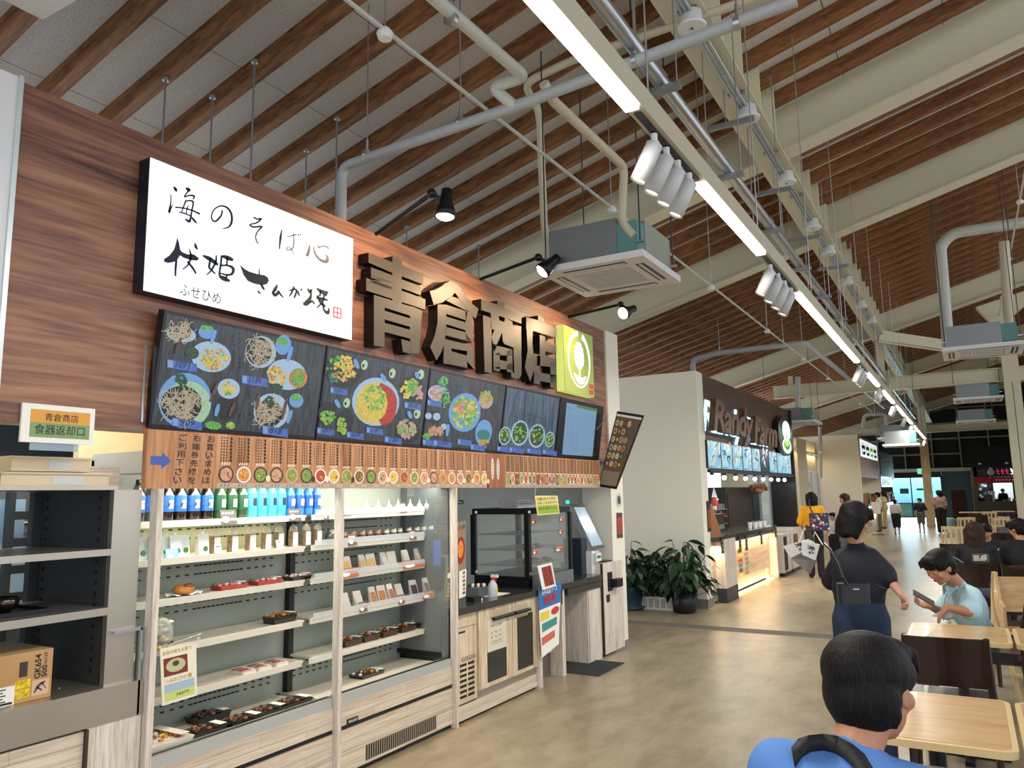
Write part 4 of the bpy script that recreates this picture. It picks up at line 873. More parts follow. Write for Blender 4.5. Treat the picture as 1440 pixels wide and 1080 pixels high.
pic.build('bowl_pictures', t, kind='stuff'); txt.build('small_lettering', t, kind='stuff'); prc.build('price_strip', t)
b = MB(); 
b.poly([fy(2.82, 0), fy(3.08, 0), fy(3.08, H), fy(2.82, H)], wood('menu_board_red', ['7a4128', '9a5838', 'ab6a48'], (1, 1.6, .14), 7, .5))
for y in (2.90, 2.98): b.poly(ringpoly(y, H*.55, .022, H*.32, .0016, 16), mat('oval_label', 'd6d2c0', .6))
for y in (2.90, 2.98):
    for k in range(5): stroke(b, [(y-.006, H*.75-.024*k, .006), (y+.008, H*.75-.012-.024*k, .005)], lambda a, d_: fy(a, d_, .0022), mat('print_navy', '2a4870', .6))
b.build('centre_label', t)
# --- tilted side board at the end of the strip
Q = [on('y', 7.08, *p) for p in ((841, 684), (866, 688), (905, 584), (868, 578))]
t = empty('side_menu_board', Q[0], label='slanted black-framed menu board with rows of bowls at the right end of the strip', cat='menu board')
P = [q-Q[0] for q in Q]
MB().prism(P, (0, .025, 0), M_black).build('frame', t)
c_ = sum(P, Vector())/4; I = [c_+(p-c_)*.93+Vector((0, -.001, 0)) for p in P]
U = I[1]-I[0]; V = I[3]-I[0]
b = MB(); b.poly(I, mat('board_sepia', '6a5240', .5, var=.25, vscale=40)); 
for i in range(24):
    u, v = .14+.24*(i % 4), .30+.115*(i//4); ct = I[0]+U*u+V*v+Vector((0, -.001, 0))
    b.poly([ct+U*(.10*math.cos(k))+V*(.042*math.sin(k)) for k in [2*PI*j/10 for j in range(10)]], random.choice(bowls)); ct = ct+Vector((0, -.0008, 0))
    b.poly([ct+U*(.07*math.cos(k))+V*(.030*math.sin(k)) for k in [2*PI*j/8 for j in range(8)]], random.choice(foods))
b.poly([I[0]+Vector((0, -.0006, 0)), I[1]+Vector((0, -.0006, 0)), I[1]+V*.2+Vector((0, -.0006, 0)), I[0]+V*.2+Vector((0, -.0006, 0))], mat('board_lower', '8f7d6a', .6))
b.poly([I[3]+Vector((0, -.0009, 0))-V*.03, I[2]-V*.03+Vector((0, -.0009, 0)), I[2]+Vector((0, -.0009, 0)), I[3]+Vector((0, -.0009, 0))], M_paper)
b.build('picture', t)
o = MB().tube([(0, 0, 0), (.0, .3, .16)], .004, M_galv, 5).build('stay', t); o.location = P[3]*.6+Vector((0, -.3, .1)); 
# ================================================================== DISH RETURN UNIT
def nmpart(mbf, name, parent, **k): return mbf.build(name, parent, **k)
ORD = ['first', 'second', 'third', 'fourth', 'fifth', 'sixth', 'seventh', 'eighth', 'ninth', 'tenth', 'eleventh', 'twelfth', 'thirteenth']
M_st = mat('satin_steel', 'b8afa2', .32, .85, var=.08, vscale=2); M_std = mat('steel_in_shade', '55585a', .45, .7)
u = empty('return_shelf_unit', (-3.13, .4, 0), label='stainless steel dish return counter with shelves at the left edge', cat='shelf unit')
o0 = Vector((-3.13, .4, 0))
def U(name, x0, x1, y0, y1, z0, z1, m, par=None): return MB().box(x0+3.13, x1+3.13, y0-.4, y1-.4, z0, z1, m).build(name, par or u)
U('worktop', -3.13, -3.78, .4, 2.165, .78, .792, M_st); U('apron', -3.13, -3.145, .4, 2.165, .651, .78, M_st)
U('top_plate', -3.16, -3.75, .4, 2.02, 1.60, 1.617, M_st)
U('shelf', -3.16, -3.70, .4, 2.0, 1.348, 1.352, M_st); U('shelf_edge', -3.155, -3.165, .4, 2.0, 1.325, 1.352, M_st)
U('shelf', -3.16, -3.70, .4, 2.0, 1.107, 1.111, M_st); U('shelf_edge', -3.155, -3.165, .4, 2.0, 1.080, 1.111, M_st)
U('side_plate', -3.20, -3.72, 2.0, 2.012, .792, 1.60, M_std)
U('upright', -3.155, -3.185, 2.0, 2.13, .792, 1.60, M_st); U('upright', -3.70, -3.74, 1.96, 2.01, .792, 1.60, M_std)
b = MB()
for k in range(17):
    for x in (-3.25, -3.66): b.box(x+3.13-.006, x+3.13+.006, 1.595, 1.6, .84+.045*k, .856+.045*k, M_black)
b.build('slot_row', u, kind='stuff')
b = MB()
for y, x in ((1.9, -3.3), (1.75, -3.4), (2.05, -3.2), (2.1, -3.17), (1.95, -3.5)): b.lathe((x+3.13, y-.4, .792), [(.005, 0), (.004, .004)], M_steel, 6)
b.build('rivet', u, kind='stuff')
b = MB().box(-.012, -.03, 0, 1.52, .02, .64, M_lam).box(-.005, -.03, 1.53, 1.765, .0, .651, M_lamv); b.build('front_panel', u, kind=None)
U('frame_strip', -3.126, -3.16, 1.92, 1.932, .02, .645, mat('dark_gap', '3a2c24', .7))
U('box_frame', -3.13, -3.16, 2.02, 2.15, 1.0, 1.012, M_galv); U('box_frame', -3.13, -3.16, 2.14, 2.15, .65, 1.01, M_galv); U('side_box', -3.17, -3.6, 2.03, 2.14, .65, 1.0, mat('dark_box', '16191d', .5))
# kitchen seen through the shelves
t = empty('steam_oven', (-4.9, 2.15, .5), label='stainless oven with a small black display seen through the upper shelf gap', cat='oven')
MB().box(-.4, .35, -.6, .65, 0, 1.18, M_galvd).build('body', t); MB().box(.35, .36, .30, .6, 1.02, 1.13, M_black).build('display', t)
MB().box(.36, .38, -.5, .6, .45, .9, mat('oven_door_glass', '9fb8c6', .2)).build('door', t); MB().tube([(.42, -.4, .94), (.42, .5, .94)], .015, M_steel, 8).build('handle', t)
t = empty('rack_trolley', (-4.05, 2.02, 0), label='grey slatted rack trolley behind the return shelves', cat='trolley')
for y in (0, .42): MB().box(-.02, .02, y, y+.03, 0, 1.62, M_std).build('post', t)
for k in range(10): MB().box(-.01, .01, .03, .42, .3+.13*k, .34+.13*k, M_std).build('slat', t)
t = empty('notice_sheet', (-4.1, 1.80, 1.36), label='pale blue laminated sheet clipped up behind the top shelf', cat='notice'); MB().box(0, .004, 0, .33, 0, .21, mat('blue_sheet', 'a9cbe6', .5, var=.1)).build('sheet', t); MB().box(0, .02, .15, .18, .2, .23, M_galv).build('clip', t)
# cartons
def carton(y0, y1, x1, z0, z1, lab):
    t = empty('cardboard_carton', (x1, y0, z0), label=lab, cat='carton'); m = mat('cardboard', 'b98f5e', .8, var=.1)
    MB().box(-.34, 0, 0, y1-y0, 0, z1-z0, m).build('box', t); MB().box(-.34, .001, 0, y1-y0, z1-z0, z1-z0+.002, mat('packing_tape', 'c9ab7c', .4)).build('tape', t); return t
t = carton(1.30, 1.81, -3.20, .793, .975, 'brown cardboard carton printed GK654 500 standing on the steel counter')
b = MB(); put_text(b, 'GK654', (.0015, .465, .078), (0, 0, 1), (0, -1, 0), .092, .024, M_ink, off=.02); put_text(b, '500', (.0015, .49, .08), (0, 0, 1), (0, -1, 0), .045, .022, M_ink, off=.02); put_text(b, 'ml×24', (.0015, .488, .13), (0, 0, 1), (0, -1, 0), .042, .014, M_ink); b.build('lettering', t, kind='stuff')
b = MB(); b.box(.0, .001, .385, .415, .095, .15, mat('carton_dark_print', '3b3030', .7)).build('dark_label', t)
b = MB(); m = mat('yellow_print', 'd9b81c', .5, var=.5, vscale=60); b.box(.0, .001, .372, .428, .052, .083, m); b.box(.0, .001, .372, .428, .016, .048, m); b.build('yellow_print', t, kind='stuff')
b = MB(); b.box(0, .001, .435, .50, .015, .072, mat('carton_pale', 'd0b088', .7))
for s in ([(.445, .025, .005), (.46, .05, .011), (.485, .062, .006)], [(.455, .045, .008), (.475, .03, .005)], [(.47, .062, .005), (.49, .035, .003)]): stroke(b, s, lambda y, z: Vector((.0015, y, z)), mat('violet_print', '4a3a70', .6))
b.build('emblem_print', t)
MB().box(0, .002, .27, .372, 0, .07, M_paper).build('address_label', t)
b = MB()
for k in range(5): b.box(.002, .003, .28, .34-.01*(k % 2), .015+.011*k, .019+.011*k, M_ink)
b.box(.002, .003, .29, .365, .004, .012, M_ink); b.build('address_print', t, kind='stuff')
# tray and bowl
t = empty('serving_tray', (-3.40, 1.62, 1.112), label='black serving tray lying on the lower return shelf', cat='tray')
MB().rbox(-.15, .15, -.2, .2, 0, .004, M_blackm, .03).build('base', t); b = MB()
for a in ((-.15, -.14, -.2, .2), (.14, .15, -.2, .2), (-.14, .14, -.2, -.19), (-.14, .14, .19, .2)): b.box(a[0], a[1], a[2], a[3], .004, .016, M_blackm)
b.build('rim', t)
t = empty('soup_bowl', (-3.38, 1.70, 1.117), label='dark lacquer soup bowl standing on the black tray', cat='bowl')
MB().lathe((0, 0, 0), [(.025, 0), (.03, .006), (.052, .02), (.058, .06), (.055, .06), (.048, .022), (.02, .01)], mat('dark_lacquer', '1a0c0c', .2, coat=.5), 18).build('shell', t)
# plastic tubs on top
m_tub = mat('translucent_plastic', 'ead6b4', .3, alpha=.72); m_tubl = mat('tub_label', 'c4c6c6', .5)
tubs = [(-3.2, 1.00, 1.56, 1.617, 1.675, 'wide translucent tub at the far left end of the steel top'), (-3.2, 1.565, 2.0, 1.617, 1.672, 'translucent tub with a grey label on the steel top, front row'), (-3.26, 1.63, 1.95, 1.678, 1.738, 'translucent tub stacked on the front tubs, under the return sign'), (-3.5, 1.5, 1.66, 1.617, 1.69, 'small translucent tub at the back of the steel top')]
for x, y0, y1, z0, z1, lab in tubs:
    t = empty('storage_tub', (x, y0, z0), label=lab, cat='tub'); W = y1-y0; Hh = z1-z0
    b = MB(); b.box(-.26, 0, 0, W, 0, .004, m_tub)
    for a in ((-.26, -.255, 0, W), (-.005, 0, 0, W), (-.255, -.005, 0, .005), (-.255, -.005, W-.005, W)): b.box(*a, .004, Hh-.008, m_tub)
    b.build('body', t); MB().box(-.268, .008, -.008, W+.008, Hh-.008, Hh, m_tub).build('lid', t); MB().box(0, .001, W*.45, W*.75, .006, Hh-.015, m_tubl).build('label_sheet', t)
t = MB().box(-.3, 0, 0, .17, 0, .08, M_lam).box(-.3, .002, -.002, .172, .08, .086, M_lamv).build('wooden_box'); t.location = (-3.28, 1.93, 1.618); tag(t, 'plank patterned box on the steel top beside the tubs', 'box')
# return sign
q0, q1 = on('x', -3.135, 28, 621), on('x', -3.135, 131, 627); q2 = on('x', -3.135, 33, 566)
W, Hh = q1.y-q0.y, q2.z-q0.z
t = empty('return_sign', (-3.135, q0.y, q0.z), label='white framed sign reading 青倉商店 食器返却口 standing on the tubs', cat='sign')
MB().box(-.012, 0, 0, W, 0, Hh, M_paper).build('frame', t); MB().box(-.01, -.004, .04, W-.06, -.03, 0, mat('clear_acrylic', 'a9c0cc', .1, alpha=.5)).build('foot', t)
MB().box(0, .001, W*.11, W*.93, Hh*.52, Hh*.86, mat('sign_orange', 'd99a3e', .6)).build('orange_field', t); MB().box(0, .001, W*.11, W*.93, Hh*.14, Hh*.52, mat('sign_green', '7c9a64', .6)).build('green_field', t)
b = MB(); put_text(b, '青倉商店', (.0016, W*.30, Hh*.57), (0, 1, 0), (0, 0, 1), W*.46, Hh*.21, M_ink, off=.004); b.build('upper_lettering', t)
b = MB(); put_text(b, '食器返却口', (.0016, W*.17, Hh*.22), (0, 1, 0), (0, 0, 1), W*.69, Hh*.26, M_ink, off=.004); b.build('lower_lettering', t)
# ================================================================== REFRIGERATED SHOWCASES
M_case = mat('case_grey', '9aa196', .45); M_shf = mat('shelf_white', 'cfcabb', .4); M_rail = mat('clear_rail', 'd8dcdc', .15, alpha=.45); M_slot = mat('slot_black', '0d0e0e', .7)
SHZ = [1.452, 1.274, 1.082, .857, .634]
def showcase(y0, y1, lab, first):
    t = empty('showcase_fridge', (-3.13, y0, 0), label=lab, cat='display fridge'); W = y1-y0; W2 = W+.08 if first else W+.02
    def B(name, x0, x1, a, c, z0, z1, m, par=None, kind=None): return MB().box(x0+3.13, x1+3.13, a, c, z0, z1, m).build(name, par or t, kind=kind)
    B('back_panel', -3.60, -3.64, .01 if first else .085, W2, .42, 1.70, M_case)
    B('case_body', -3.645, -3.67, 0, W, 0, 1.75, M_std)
    B('canopy', -3.16, -3.66, 0, W, 1.68, 1.78, M_shf); B('lamp_tube', -3.18, -3.21, .05, W-.05, 1.655, 1.68, mat('case_lamp', 'ffffff', .5, emit=2.0))
    B('deck', -3.20, -3.60, .01, W, .40, .42, M_shf); B('deck_lip', -3.135, -3.20, .01, W-.01, .40, .452, mat('lip_steel', 'c4c8c8', .35, .5))
    b = MB()
    for k in range(int(W/.0125)): b.box(-.058, -.028, .02+.0125*k, .0265+.0125*k, .452, .4535, M_slot)
    b.build('air_grille', t, kind='stuff')
    for i, z in enumerate(SHZ):
        s = B('shelf', -3.36, -3.595, .02 if first else .05, W-.01, z-.012, z, M_shf); B('shelf_front', -3.35, -3.36, .02 if first else .0, W-.03, z-.03, z+.002, M_shf, s)
        if not first and i < 4: B('price_rail', -3.345, -3.348, .02, W-.03, z-.004, z+.03, M_rail, s)
    b = MB()
    for i, zz in enumerate((1.395, 1.345, 1.20, 1.155, 1.01, .975, .79, .56, .52, .49)):
        y = .06 if first else .11
        while y < W2-.10:
            b.box(-.474, -.469, y, y+.024, zz, zz+.008, M_slot); y += .055 if y < .55 or y > .85 else .030
    b.build('vent_slots', t, kind='stuff')
    B('divider_post', -3.56, -3.60, (1.20 if first else 1.135), (1.24 if first else 1.165), .42, 1.66, M_black)
    if first: B('side_glass', -3.16, -3.59, .0, .006, .47, 1.62, mat('case_glass', 'cfdad6', .03, alpha=.12))
    else:
        B('side_glass', -3.16, -3.59, W-.012, W-.006, .47, 1.62, mat('case_glass')); B('glass_frame', -3.20, -3.60, W-.02, W-.004, .455, .485, M_black)
        B('end_trim', -3.17, -3.20, W-.03, W-.005, .455, .74, M_galvd)
    for z0_, z1_ in ((.285, .40), (.03, .262)):
        rs_ = random.Random(int(z0_*100)+first); r_ = 0; zz = z0_; rows_ = 1 if z0_ > .2 else 2; hgt = (z1_-z0_)/rows_
        fr = B('front_sheet', -3.145, -3.17, 0, W, z0_, z1_, M_lam)
        for q_ in range(rows_): B('plank', -3.13, -3.145, .001, W-.001, z0_+hgt*q_+.0008, z0_+hgt*(q_+1)-.0008, M_lam, fr)
    B('groove', -3.14, -3.17, 0, W, .262, .285, M_black); B('kick_strip', -3.15, -3.17, 0, W, 0, .03, M_black)
    if not first:
        g = B('vent_plate', -3.128, -3.131, .235, .93, .045, .135, mat('vent_wood', 'a89a86', .6)); b = MB()
        for k in range(34): b.box(.0022, .004, .24+.0202*k, .25+.0202*k, .05, .13, M_slot)
        b.build('vent_bars', g, kind='stuff')
        B('name_plate', -3.125, -3.131, .075, .165, .285, .312, M_black); b = MB(); put_text(b, 'GALILEI', (.006, .083, .291), (0, 1, 0), (0, 0, 1), .072, .014, M_paper, off=.01); b.build('plate_lettering', t)
    return t
showcase(2.20, 3.335, 'open refrigerated showcase with drinks and bentos, left of the two', True)
showcase(3.365, 4.485, 'open refrigerated showcase with rice snacks and rice balls, right of the two', False)
for y, wd, lab in ((2.170, .03, 'whitewashed post at the left end of the showcases'), (3.336, .028, 'whitewashed post between the two showcases'), (4.487, .022, 'whitewashed post between the right showcase and the counter')):
    t = MB().box(-.05, 0, 0, wd, 0, 1.604, M_lamv).build('wood_post'); t.location = (-3.10, y, 0); tag(t, lab, 'post')
# ---- goods
def clone(proto, loc, lab, rz=None, sc=None):
    c = copy_tree(proto); c.location = loc; c['label'] = lab
    if rz is not None: c.rotation_euler = (0, 0, rz)
    if sc: c.scale = sc
    return c
def family(make, spots, labf, jr=0.0):
    p = None
    for i, s in enumerate(spots):
        if p is None: p = make(); p.location = s; p['label'] = labf(i); KIDS[p.name] = list(p.children); r = p
        else: r = clone(p, s, labf(i))
        if jr: r.rotation_euler = (0, 0, random.uniform(-jr, jr))
    return p
def yat(px, py, X=-3.42): return on('x', X, px, py).y
XI = -3.42
def mk_bottle(name, lab, body, label, cap, group, tall=.20, r=.033, liq=None):
    def f():
        t = empty(name, label=lab, cat='bottle', group=group)
        MB().lathe((0, 0, 0), [(r*.9, 0), (r, .01), (r, tall*.62), (r*.85, tall*.72), (r*.4, tall*.92), (r*.4, tall*.95)], body, 14).build('body', t)
        MB().lathe((0, 0, 0), [(r+.0008, tall*.22), (r+.0008, tall*.62)], label, 14).build('wrapper', t)
        MB().lathe((0, 0, 0), [(r*.43, tall*.93), (r*.43, tall)], cap, 10).build('cap', t)
        b = MB(); b.box(r+.001, r+.0015, -.012, .012, tall*.30, tall*.5, M_paper if label is not M_teal else M_navy)
        if name == 'tea_bottle': put_text(b, '麦茶', (r+.0022, -.018, tall*.34), (0, 1, 0), (0, 0, 1), .036, .022, M_ink, off=.02)
        b.build('print', t, kind='stuff'); return t
    return f
M_teal = mat('teal_label', '45a8b8', .35, var=.2, vscale=30); M_blue = mat('blue_label', '2c5fa8', .35, var=.35, vscale=40)
m_tea = mat('dark_tea', '1a0f0a', .15, coat=.5); m_gtea = mat('green_tea', '2c4a28', .2, coat=.5)
z0 = SHZ[0]
family(mk_bottle('tea_bottle', '', m_tea, M_blue, M_black, 'barley tea bottles on the top shelf'), [(XI, yat(x, 705), z0) for x in (194, 213, 235, 253, 272, 291)], lambda i: ORD[i]+' dark barley tea bottle from the left, with a blue label')
for k in (0, 1):
    pass
family(mk_bottle('green_tea_bottle', '', m_gtea, mat('green_label', '1f4f2c', .35, var=.3, vscale=40), mat('pale_green_cap', '86b080', .4), 'green tea bottles on the top shelf'), [(XI, yat(x, 705), z0) for x in (309, 325, 340)], lambda i: ORD[i]+' green tea bottle from the left, with a pale green cap')
family(mk_bottle('water_bottle', '', M_teal, M_teal, mat('white_cap', 'e0e6e8', .4), 'teal bottles on the top shelf', .21, .034), [(XI, yat(x, 700), z0) for x in (353, 367, 381, 394)], lambda i: ORD[i]+' pale teal drink bottle from the left')
family(mk_bottle('sports_drink_bottle', '', mat('blue_drink', '3f8ad8', .25), M_blue, mat('white_cap'), 'blue drink bottles on the top shelf', .19, .028), [(XI, yat(x, 700), z0) for x in (408, 421, 433, 445)], lambda i: ORD[i]+' bright blue drink bottle from the left')
def card(px, py, X, z, wd, hh, m, lab, txt=None, lean=.25, oval=True):
    y = yat(px, py, X); t = empty('price_card', (X, y, z), label=lab, cat='price card', group='price cards on the showcase shelves')
    MB().prism([(0, -wd/2, 0), (0, wd/2, 0), (-hh*lean, wd/2, hh), (-hh*lean, -wd/2, hh)], (-.002, 0, 0), m).build('card', t)
    b = MB(); n = 14
    f = lambda y_, z_: Vector((.0008-z_*lean, y_, z_))
    if oval: b.poly([f(-wd*.2+wd*.24*math.cos(2*PI*k/n), hh*.35+hh*.22*math.sin(2*PI*k/n)) for k in range(n)], M_paper)
    for k in range(4): stroke(b, [(-wd*.4+wd*.2*k, hh*.72, hh*.10), (-wd*.28+wd*.2*k, hh*.82, hh*.10)], f, M_ink if not oval else M_paper)
    b.build('print', t, kind='stuff'); return t
m_cb = mat('brown_card', '6a4a38', .7); m_cg = mat('grey_card', '5c5852', .7); m_co = mat('orange_card', 'a85a34', .7); m_cbl = mat('blue_card', '8fbad6', .7)
card(323, 735, -3.345, z0-.03, .10, .075, m_cg, 'grey card under the green tea bottles'); card(416, 725, -3.345, z0-.03, .09, .07, m_cg, 'grey card under the blue drinks'); card(460, 725, -3.345, z0-.03, .04, .06, m_cg, 'small grey card at the right end of the left top shelf')
# shelf 1 left: pouches, rice crackers
z1 = SHZ[1]
def pouch():
    t = empty('jelly_pouch', cat='pouch', group='white pouches on the second shelf'); m = mat('white_pouch', 'c8cfca', .3, coat=.3)
    MB().add([(.02, -.03, 0), (.02, .03, 0), (-.02, .03, 0), (-.02, -.03, 0), (.004, -.032, .105), (.004, .032, .105), (-.004, .032, .105), (-.004, -.032, .105)], [(0, 1, 2, 3), (4, 5, 6, 7), (0, 1, 5, 4), (1, 2, 6, 5), (2, 3, 7, 6), (3, 0, 4, 7)], m).build('bag', t)
    MB().lathe((.016, .008, .03), [(.014, 0), (.014, .002)], mat('green_print', '3c7a3a', .5), 12, (1, 0, 0)).build('print', t); MB().lathe((0, 0, .105), [(.007, 0), (.007, .014)], M_paper, 8).build('spout', t); return t
family(pouch, [(XI+.02*(i % 2), yat(x, 785), z1) for i, x in enumerate((196, 212, 228, 241, 256, 280))], lambda i: ORD[i]+' white jelly pouch from the left, with a green dot')
def cracker():
    t = empty('cracker_bag', cat='bag', group='tall snack bags on the second shelf'); m = mat('brown_snack', '7c6a50', .4, var=.4, vscale=50)
    MB().rbox(-.02, .015, -.028, .028, 0, .09, m, .012).build('contents', t); b = MB()
    b.lathe((0, 0, .085), [(.026, 0), (.022, .025), (.004, .042)], mat('clear_film', 'd8d6c8', .1, alpha=.35), 10); b.build('film_top', t)
    MB().box(.016, .018, -.018, .02, .002, .082, M_paper).build('label_strip', t); return t
family(cracker, [(XI, yat(x, 778), z1) for x in (302, 327, 352, 374, 392, 412, 430, 446)], lambda i: ORD[i]+' clear snack bag with a white label strip, counted from the left')
card(308, 785, -3.35, z1, .035, .05, M_paper, 'white framed picture card in front of the first snack bags', oval=False); card(393, 777, -3.35, z1, .035, .048, M_paper, 'white framed picture card in front of the middle snack bags', oval=False); card(243, 793, -3.35, z1-.01, .07, .055, m_cbl, 'pale blue card in front of the jelly pouches')
t = empty('jar_of_dumplings', (XI+.03, yat(461, 768), z1), label='round dark jar at the right end of the second shelf', cat='jar'); MB().ball((0, 0, .04), (.04, .04, .04), mat('dark_jar', '4a4a48', .15, coat=.5), 14).build('jar', t); MB().lathe((0, 0, .07), [(.025, 0), (.025, .014)], M_galv, 12).build('lid', t)
# shelf 2: bread on paper, trays
z2 = SHZ[2]
def foodtray(name, cat, grp, tm, fms, L=.17, Wd=.09, Hh=.022, tagp=True, seed=1, n=14, clear=True):
    def f():
        rs = random.Random(seed); t = empty(name, cat=cat, group=grp)
        b = MB(); b.add([(-Wd/2*.85, -L/2*.9, 0), (Wd/2*.85, -L/2*.9, 0), (Wd/2*.85, L/2*.9, 0), (-Wd/2*.85, L/2*.9, 0), (-Wd/2, -L/2, Hh), (Wd/2, -L/2, Hh), (Wd/2, L/2, Hh), (-Wd/2, L/2, Hh)], [(3, 2, 1, 0), (0, 1, 5, 4), (1, 2, 6, 5), (2, 3, 7, 6), (3, 0, 4, 7), (4, 5, 6, 7)], tm); b.build('tray', t)
        b = MB()
        for k in range(n): b.ball((rs.uniform(-.38, .38)*Wd, rs.uniform(-.42, .30)*L, Hh+.004), (rs.uniform(.008, .016), rs.uniform(.01, .02), .009), fms[k % len(fms)], 6)
        b.build('food', t, kind='stuff')
        if tagp: MB().box(-Wd*.2, Wd*.5, L*.22, L*.42, Hh+.012, Hh+.014, M_paper).build('price_label', t)
        return t
    return f
f_or = mat('fd_orange', 'c07a34', .5, var=.3, vscale=60); f_br = mat('fd_brown', '7a4a26', .5, var=.3, vscale=60); f_gr = mat('fd_green', '4d7a34', .5); f_wh = mat('fd_white', 'd8d2c4', .5); f_rd = mat('fd_red', '9c3224', .5); f_pk = mat('fd_pink', 'c88a7c', .5); f_dk = mat('fd_dark', '2a1a14', .5)
mk_red = mat('red_tray', 'a8261c', .3, coat=.4); mk_blk = mat('black_tray', '121212', .25, coat=.4)
t = empty('bread_on_paper', (-3.42, yat(258, 842), z2), label='brown filled bread roll lying on crinkled white paper', cat='bread')
b = MB(); n = 18; rs = random.Random(3)
rim = [(.07*math.cos(2*PI*k/n)*rs.uniform(.85, 1.15), .10*math.sin(2*PI*k/n)*rs.uniform(.85, 1.1), .004+.012*(k % 2)) for k in range(n)]
b.add([(0, 0, .002)]+rim, [(0, 1+k, 1+(k+1) % n) for k in range(n)], M_paper); b.build('paper', t); MB().ball((0, 0, .03), (.04, .06, .026), f_or, 12).ball((.02, .01, .045), (.02, .035, .014), f_br, 8).build('roll', t)
family(foodtray('sushi_tray', 'tray', 'red trays on the third shelf', mk_red, [f_pk, f_wh, f_gr], .18), [(XI, yat(322, 832), z2), (XI, yat(373, 823), z2)], lambda i: ('red plastic tray of rolls, left of the two', 'red plastic tray of rolls, right of the two')[i])
p = foodtray('dark_fish_tray', 'tray', None, mk_blk, [f_pk, f_wh], .15)(); p.location = (XI, yat(418, 814), z2); p['label'] = 'black tray of pink slices at the right end of the third shelf'
p = foodtray('bento_box', 'bento', None, mk_blk, [f_or, f_br, f_or], .17, .1, .04)(); p.location = (-3.43, yat(395, 876), SHZ[3]); p['label'] = 'black bento box with brown food alone on the fourth shelf'
t = empty('salad_bag', (-3.34, yat(226, 900, -3.34), SHZ[3]), label='clear bag of sliced vegetables at the left end of the fourth shelf', cat='bag')
b = MB(); rs = random.Random(5)
for k in range(30): b.ball((rs.uniform(-.03, .03), rs.uniform(-.04, .04), rs.uniform(.01, .13)), (.012, .02, .01), rs.choice([f_gr, f_dk, f_wh, mat('fd_yellow', 'c9b24a', .5)]), 6)
b.build('vegetables', t, kind='stuff'); MB().ball((0, 0, .07), (.045, .06, .08), mat('clear_film'), 12).build('film', t)
def flatpack():
    t = empty('flat_pack', cat='pack', group='flat packs on the fifth shelf'); MB().rbox(-.055, .055, -.045, .045, 0, .016, mat('clear_pack', 'd6cdc2', .25), .01).build('pack', t)
    b = MB()
    for k in range(4): b.box(-.045+.024*k, -.030+.024*k, -.038, .02, .016, .020, f_pk if k % 2 else f_br)
    b.build('slices', t, kind='stuff'); MB().box(-.04, .045, .022, .04, .0165, .019, M_paper).build('label_sheet', t); return t
family(flatpack, [(XI, yat(x, 940), SHZ[4]) for x in (342, 364, 388)], lambda i: 'clear flat pack of brown sweets, '+('leftmost', 'middle', 'rightmost')[i]+' of three')
family(foodtray('long_bento', 'bento', 'dark bentos on the left showcase deck', mk_blk, [f_dk, f_br], .20, .12, .035, seed=4), [(x_, y_, .42) for x_, y_ in ((-3.30, 2.62), (-3.28, 2.82), (-3.50, 2.80), (-3.30, 3.00), (-3.30, 3.19))], lambda i: ('dark bento nearest the left on the showcase deck', 'second dark bento on the deck, front row', 'dark bento in the back row of the deck', 'third dark bento on the deck, front row', 'last dark bento on the deck beside the middle post')[i])
p = foodtray('seafood_bowl_pack', 'bento', None, mat('clear_pack'), [f_or, f_or, f_rd, f_gr, f_wh, mat('fd_yellow')], .26, .26, .05, False, 9, 60)(); p.location = (-3.33, 2.36, .421); p['label'] = 'large pack of bright orange and green food at the left end of the deck'
MB().box(-.10, .12, .06, .11, .066, .068, mat('striped_band', 'ddd6c8', .5)).build('paper_band', p)
# hanging poster
q0, q1, q2, q3 = [on('x', -3.18, *p_) for p_ in ((228, 993), (277, 978), (276, 905), (225, 912))]
t = empty('hanging_poster', q0, label='small poster with a bowl photo and the price 583 hanging inside the left showcase', cat='poster')
P = [q-q0 for q in (q0, q1, q2, q3)]; MB().prism(P, (-.003, 0, 0), mat('poster_cream', 'e4e0cc', .5)).build('sheet', t)
U_, V_ = P[1], P[3]; g = lambda a, c_, l=.001: U_*a+V_*c_+Vector((l, 0, 0))
b = MB(); b.poly([g(.08, .48), g(.76, .48), g(.76, .80), g(.08, .80)], mat('poster_red', '7a2a24', .6)); b.poly([g(.42+.28*math.cos(2*PI*k/14), .65+.12*math.sin(2*PI*k/14), .0014) for k in range(14)], mat('poster_bowl', 'b9b890', .6)); b.poly([g(.42+.1*math.cos(2*PI*k/10), .68+.05*math.sin(2*PI*k/10), .0018) for k in range(10)], mat('poster_green', '3a4a2c', .6)); b.build('photo', t, kind='stuff')
b = MB(); b.poly([g(.08, .20), g(.94, .20), g(.94, .34), g(.08, .34)], mat('poster_blue', '9fb4cc', .6)); b.poly([g(.08, .05), g(.94, .05), g(.94, .20), g(.08, .20)], mat('poster_lime', 'c3cc7a', .6)); b.build('colour_bands', t, kind='stuff')
b = MB(); gold = mat('gold_ink', 'b8902c', .5); put_text(b, 'お店の味をお家で', g(.06, .86), U_, V_, U_.length*.84, V_.length*.075, gold, off=.01); put_text(b, 'つみれ汁の素', g(.08, .36), U_, V_, U_.length*.8, V_.length*.085, gold, off=.01); put_text(b, '583円', g(.40, .10, .002), U_, V_, U_.length*.36, V_.length*.06, M_ink); b.build('lettering', t, kind='stuff')
MB().tube([g(.1, 1.0), g(.1, 1.02), g(1.2, 1.09)], .002, M_galv, 5).box(.0, .01, U_.y*.92, U_.y*.98, V_.z*1.0, V_.z*1.08, M_rail).build('holder', t)
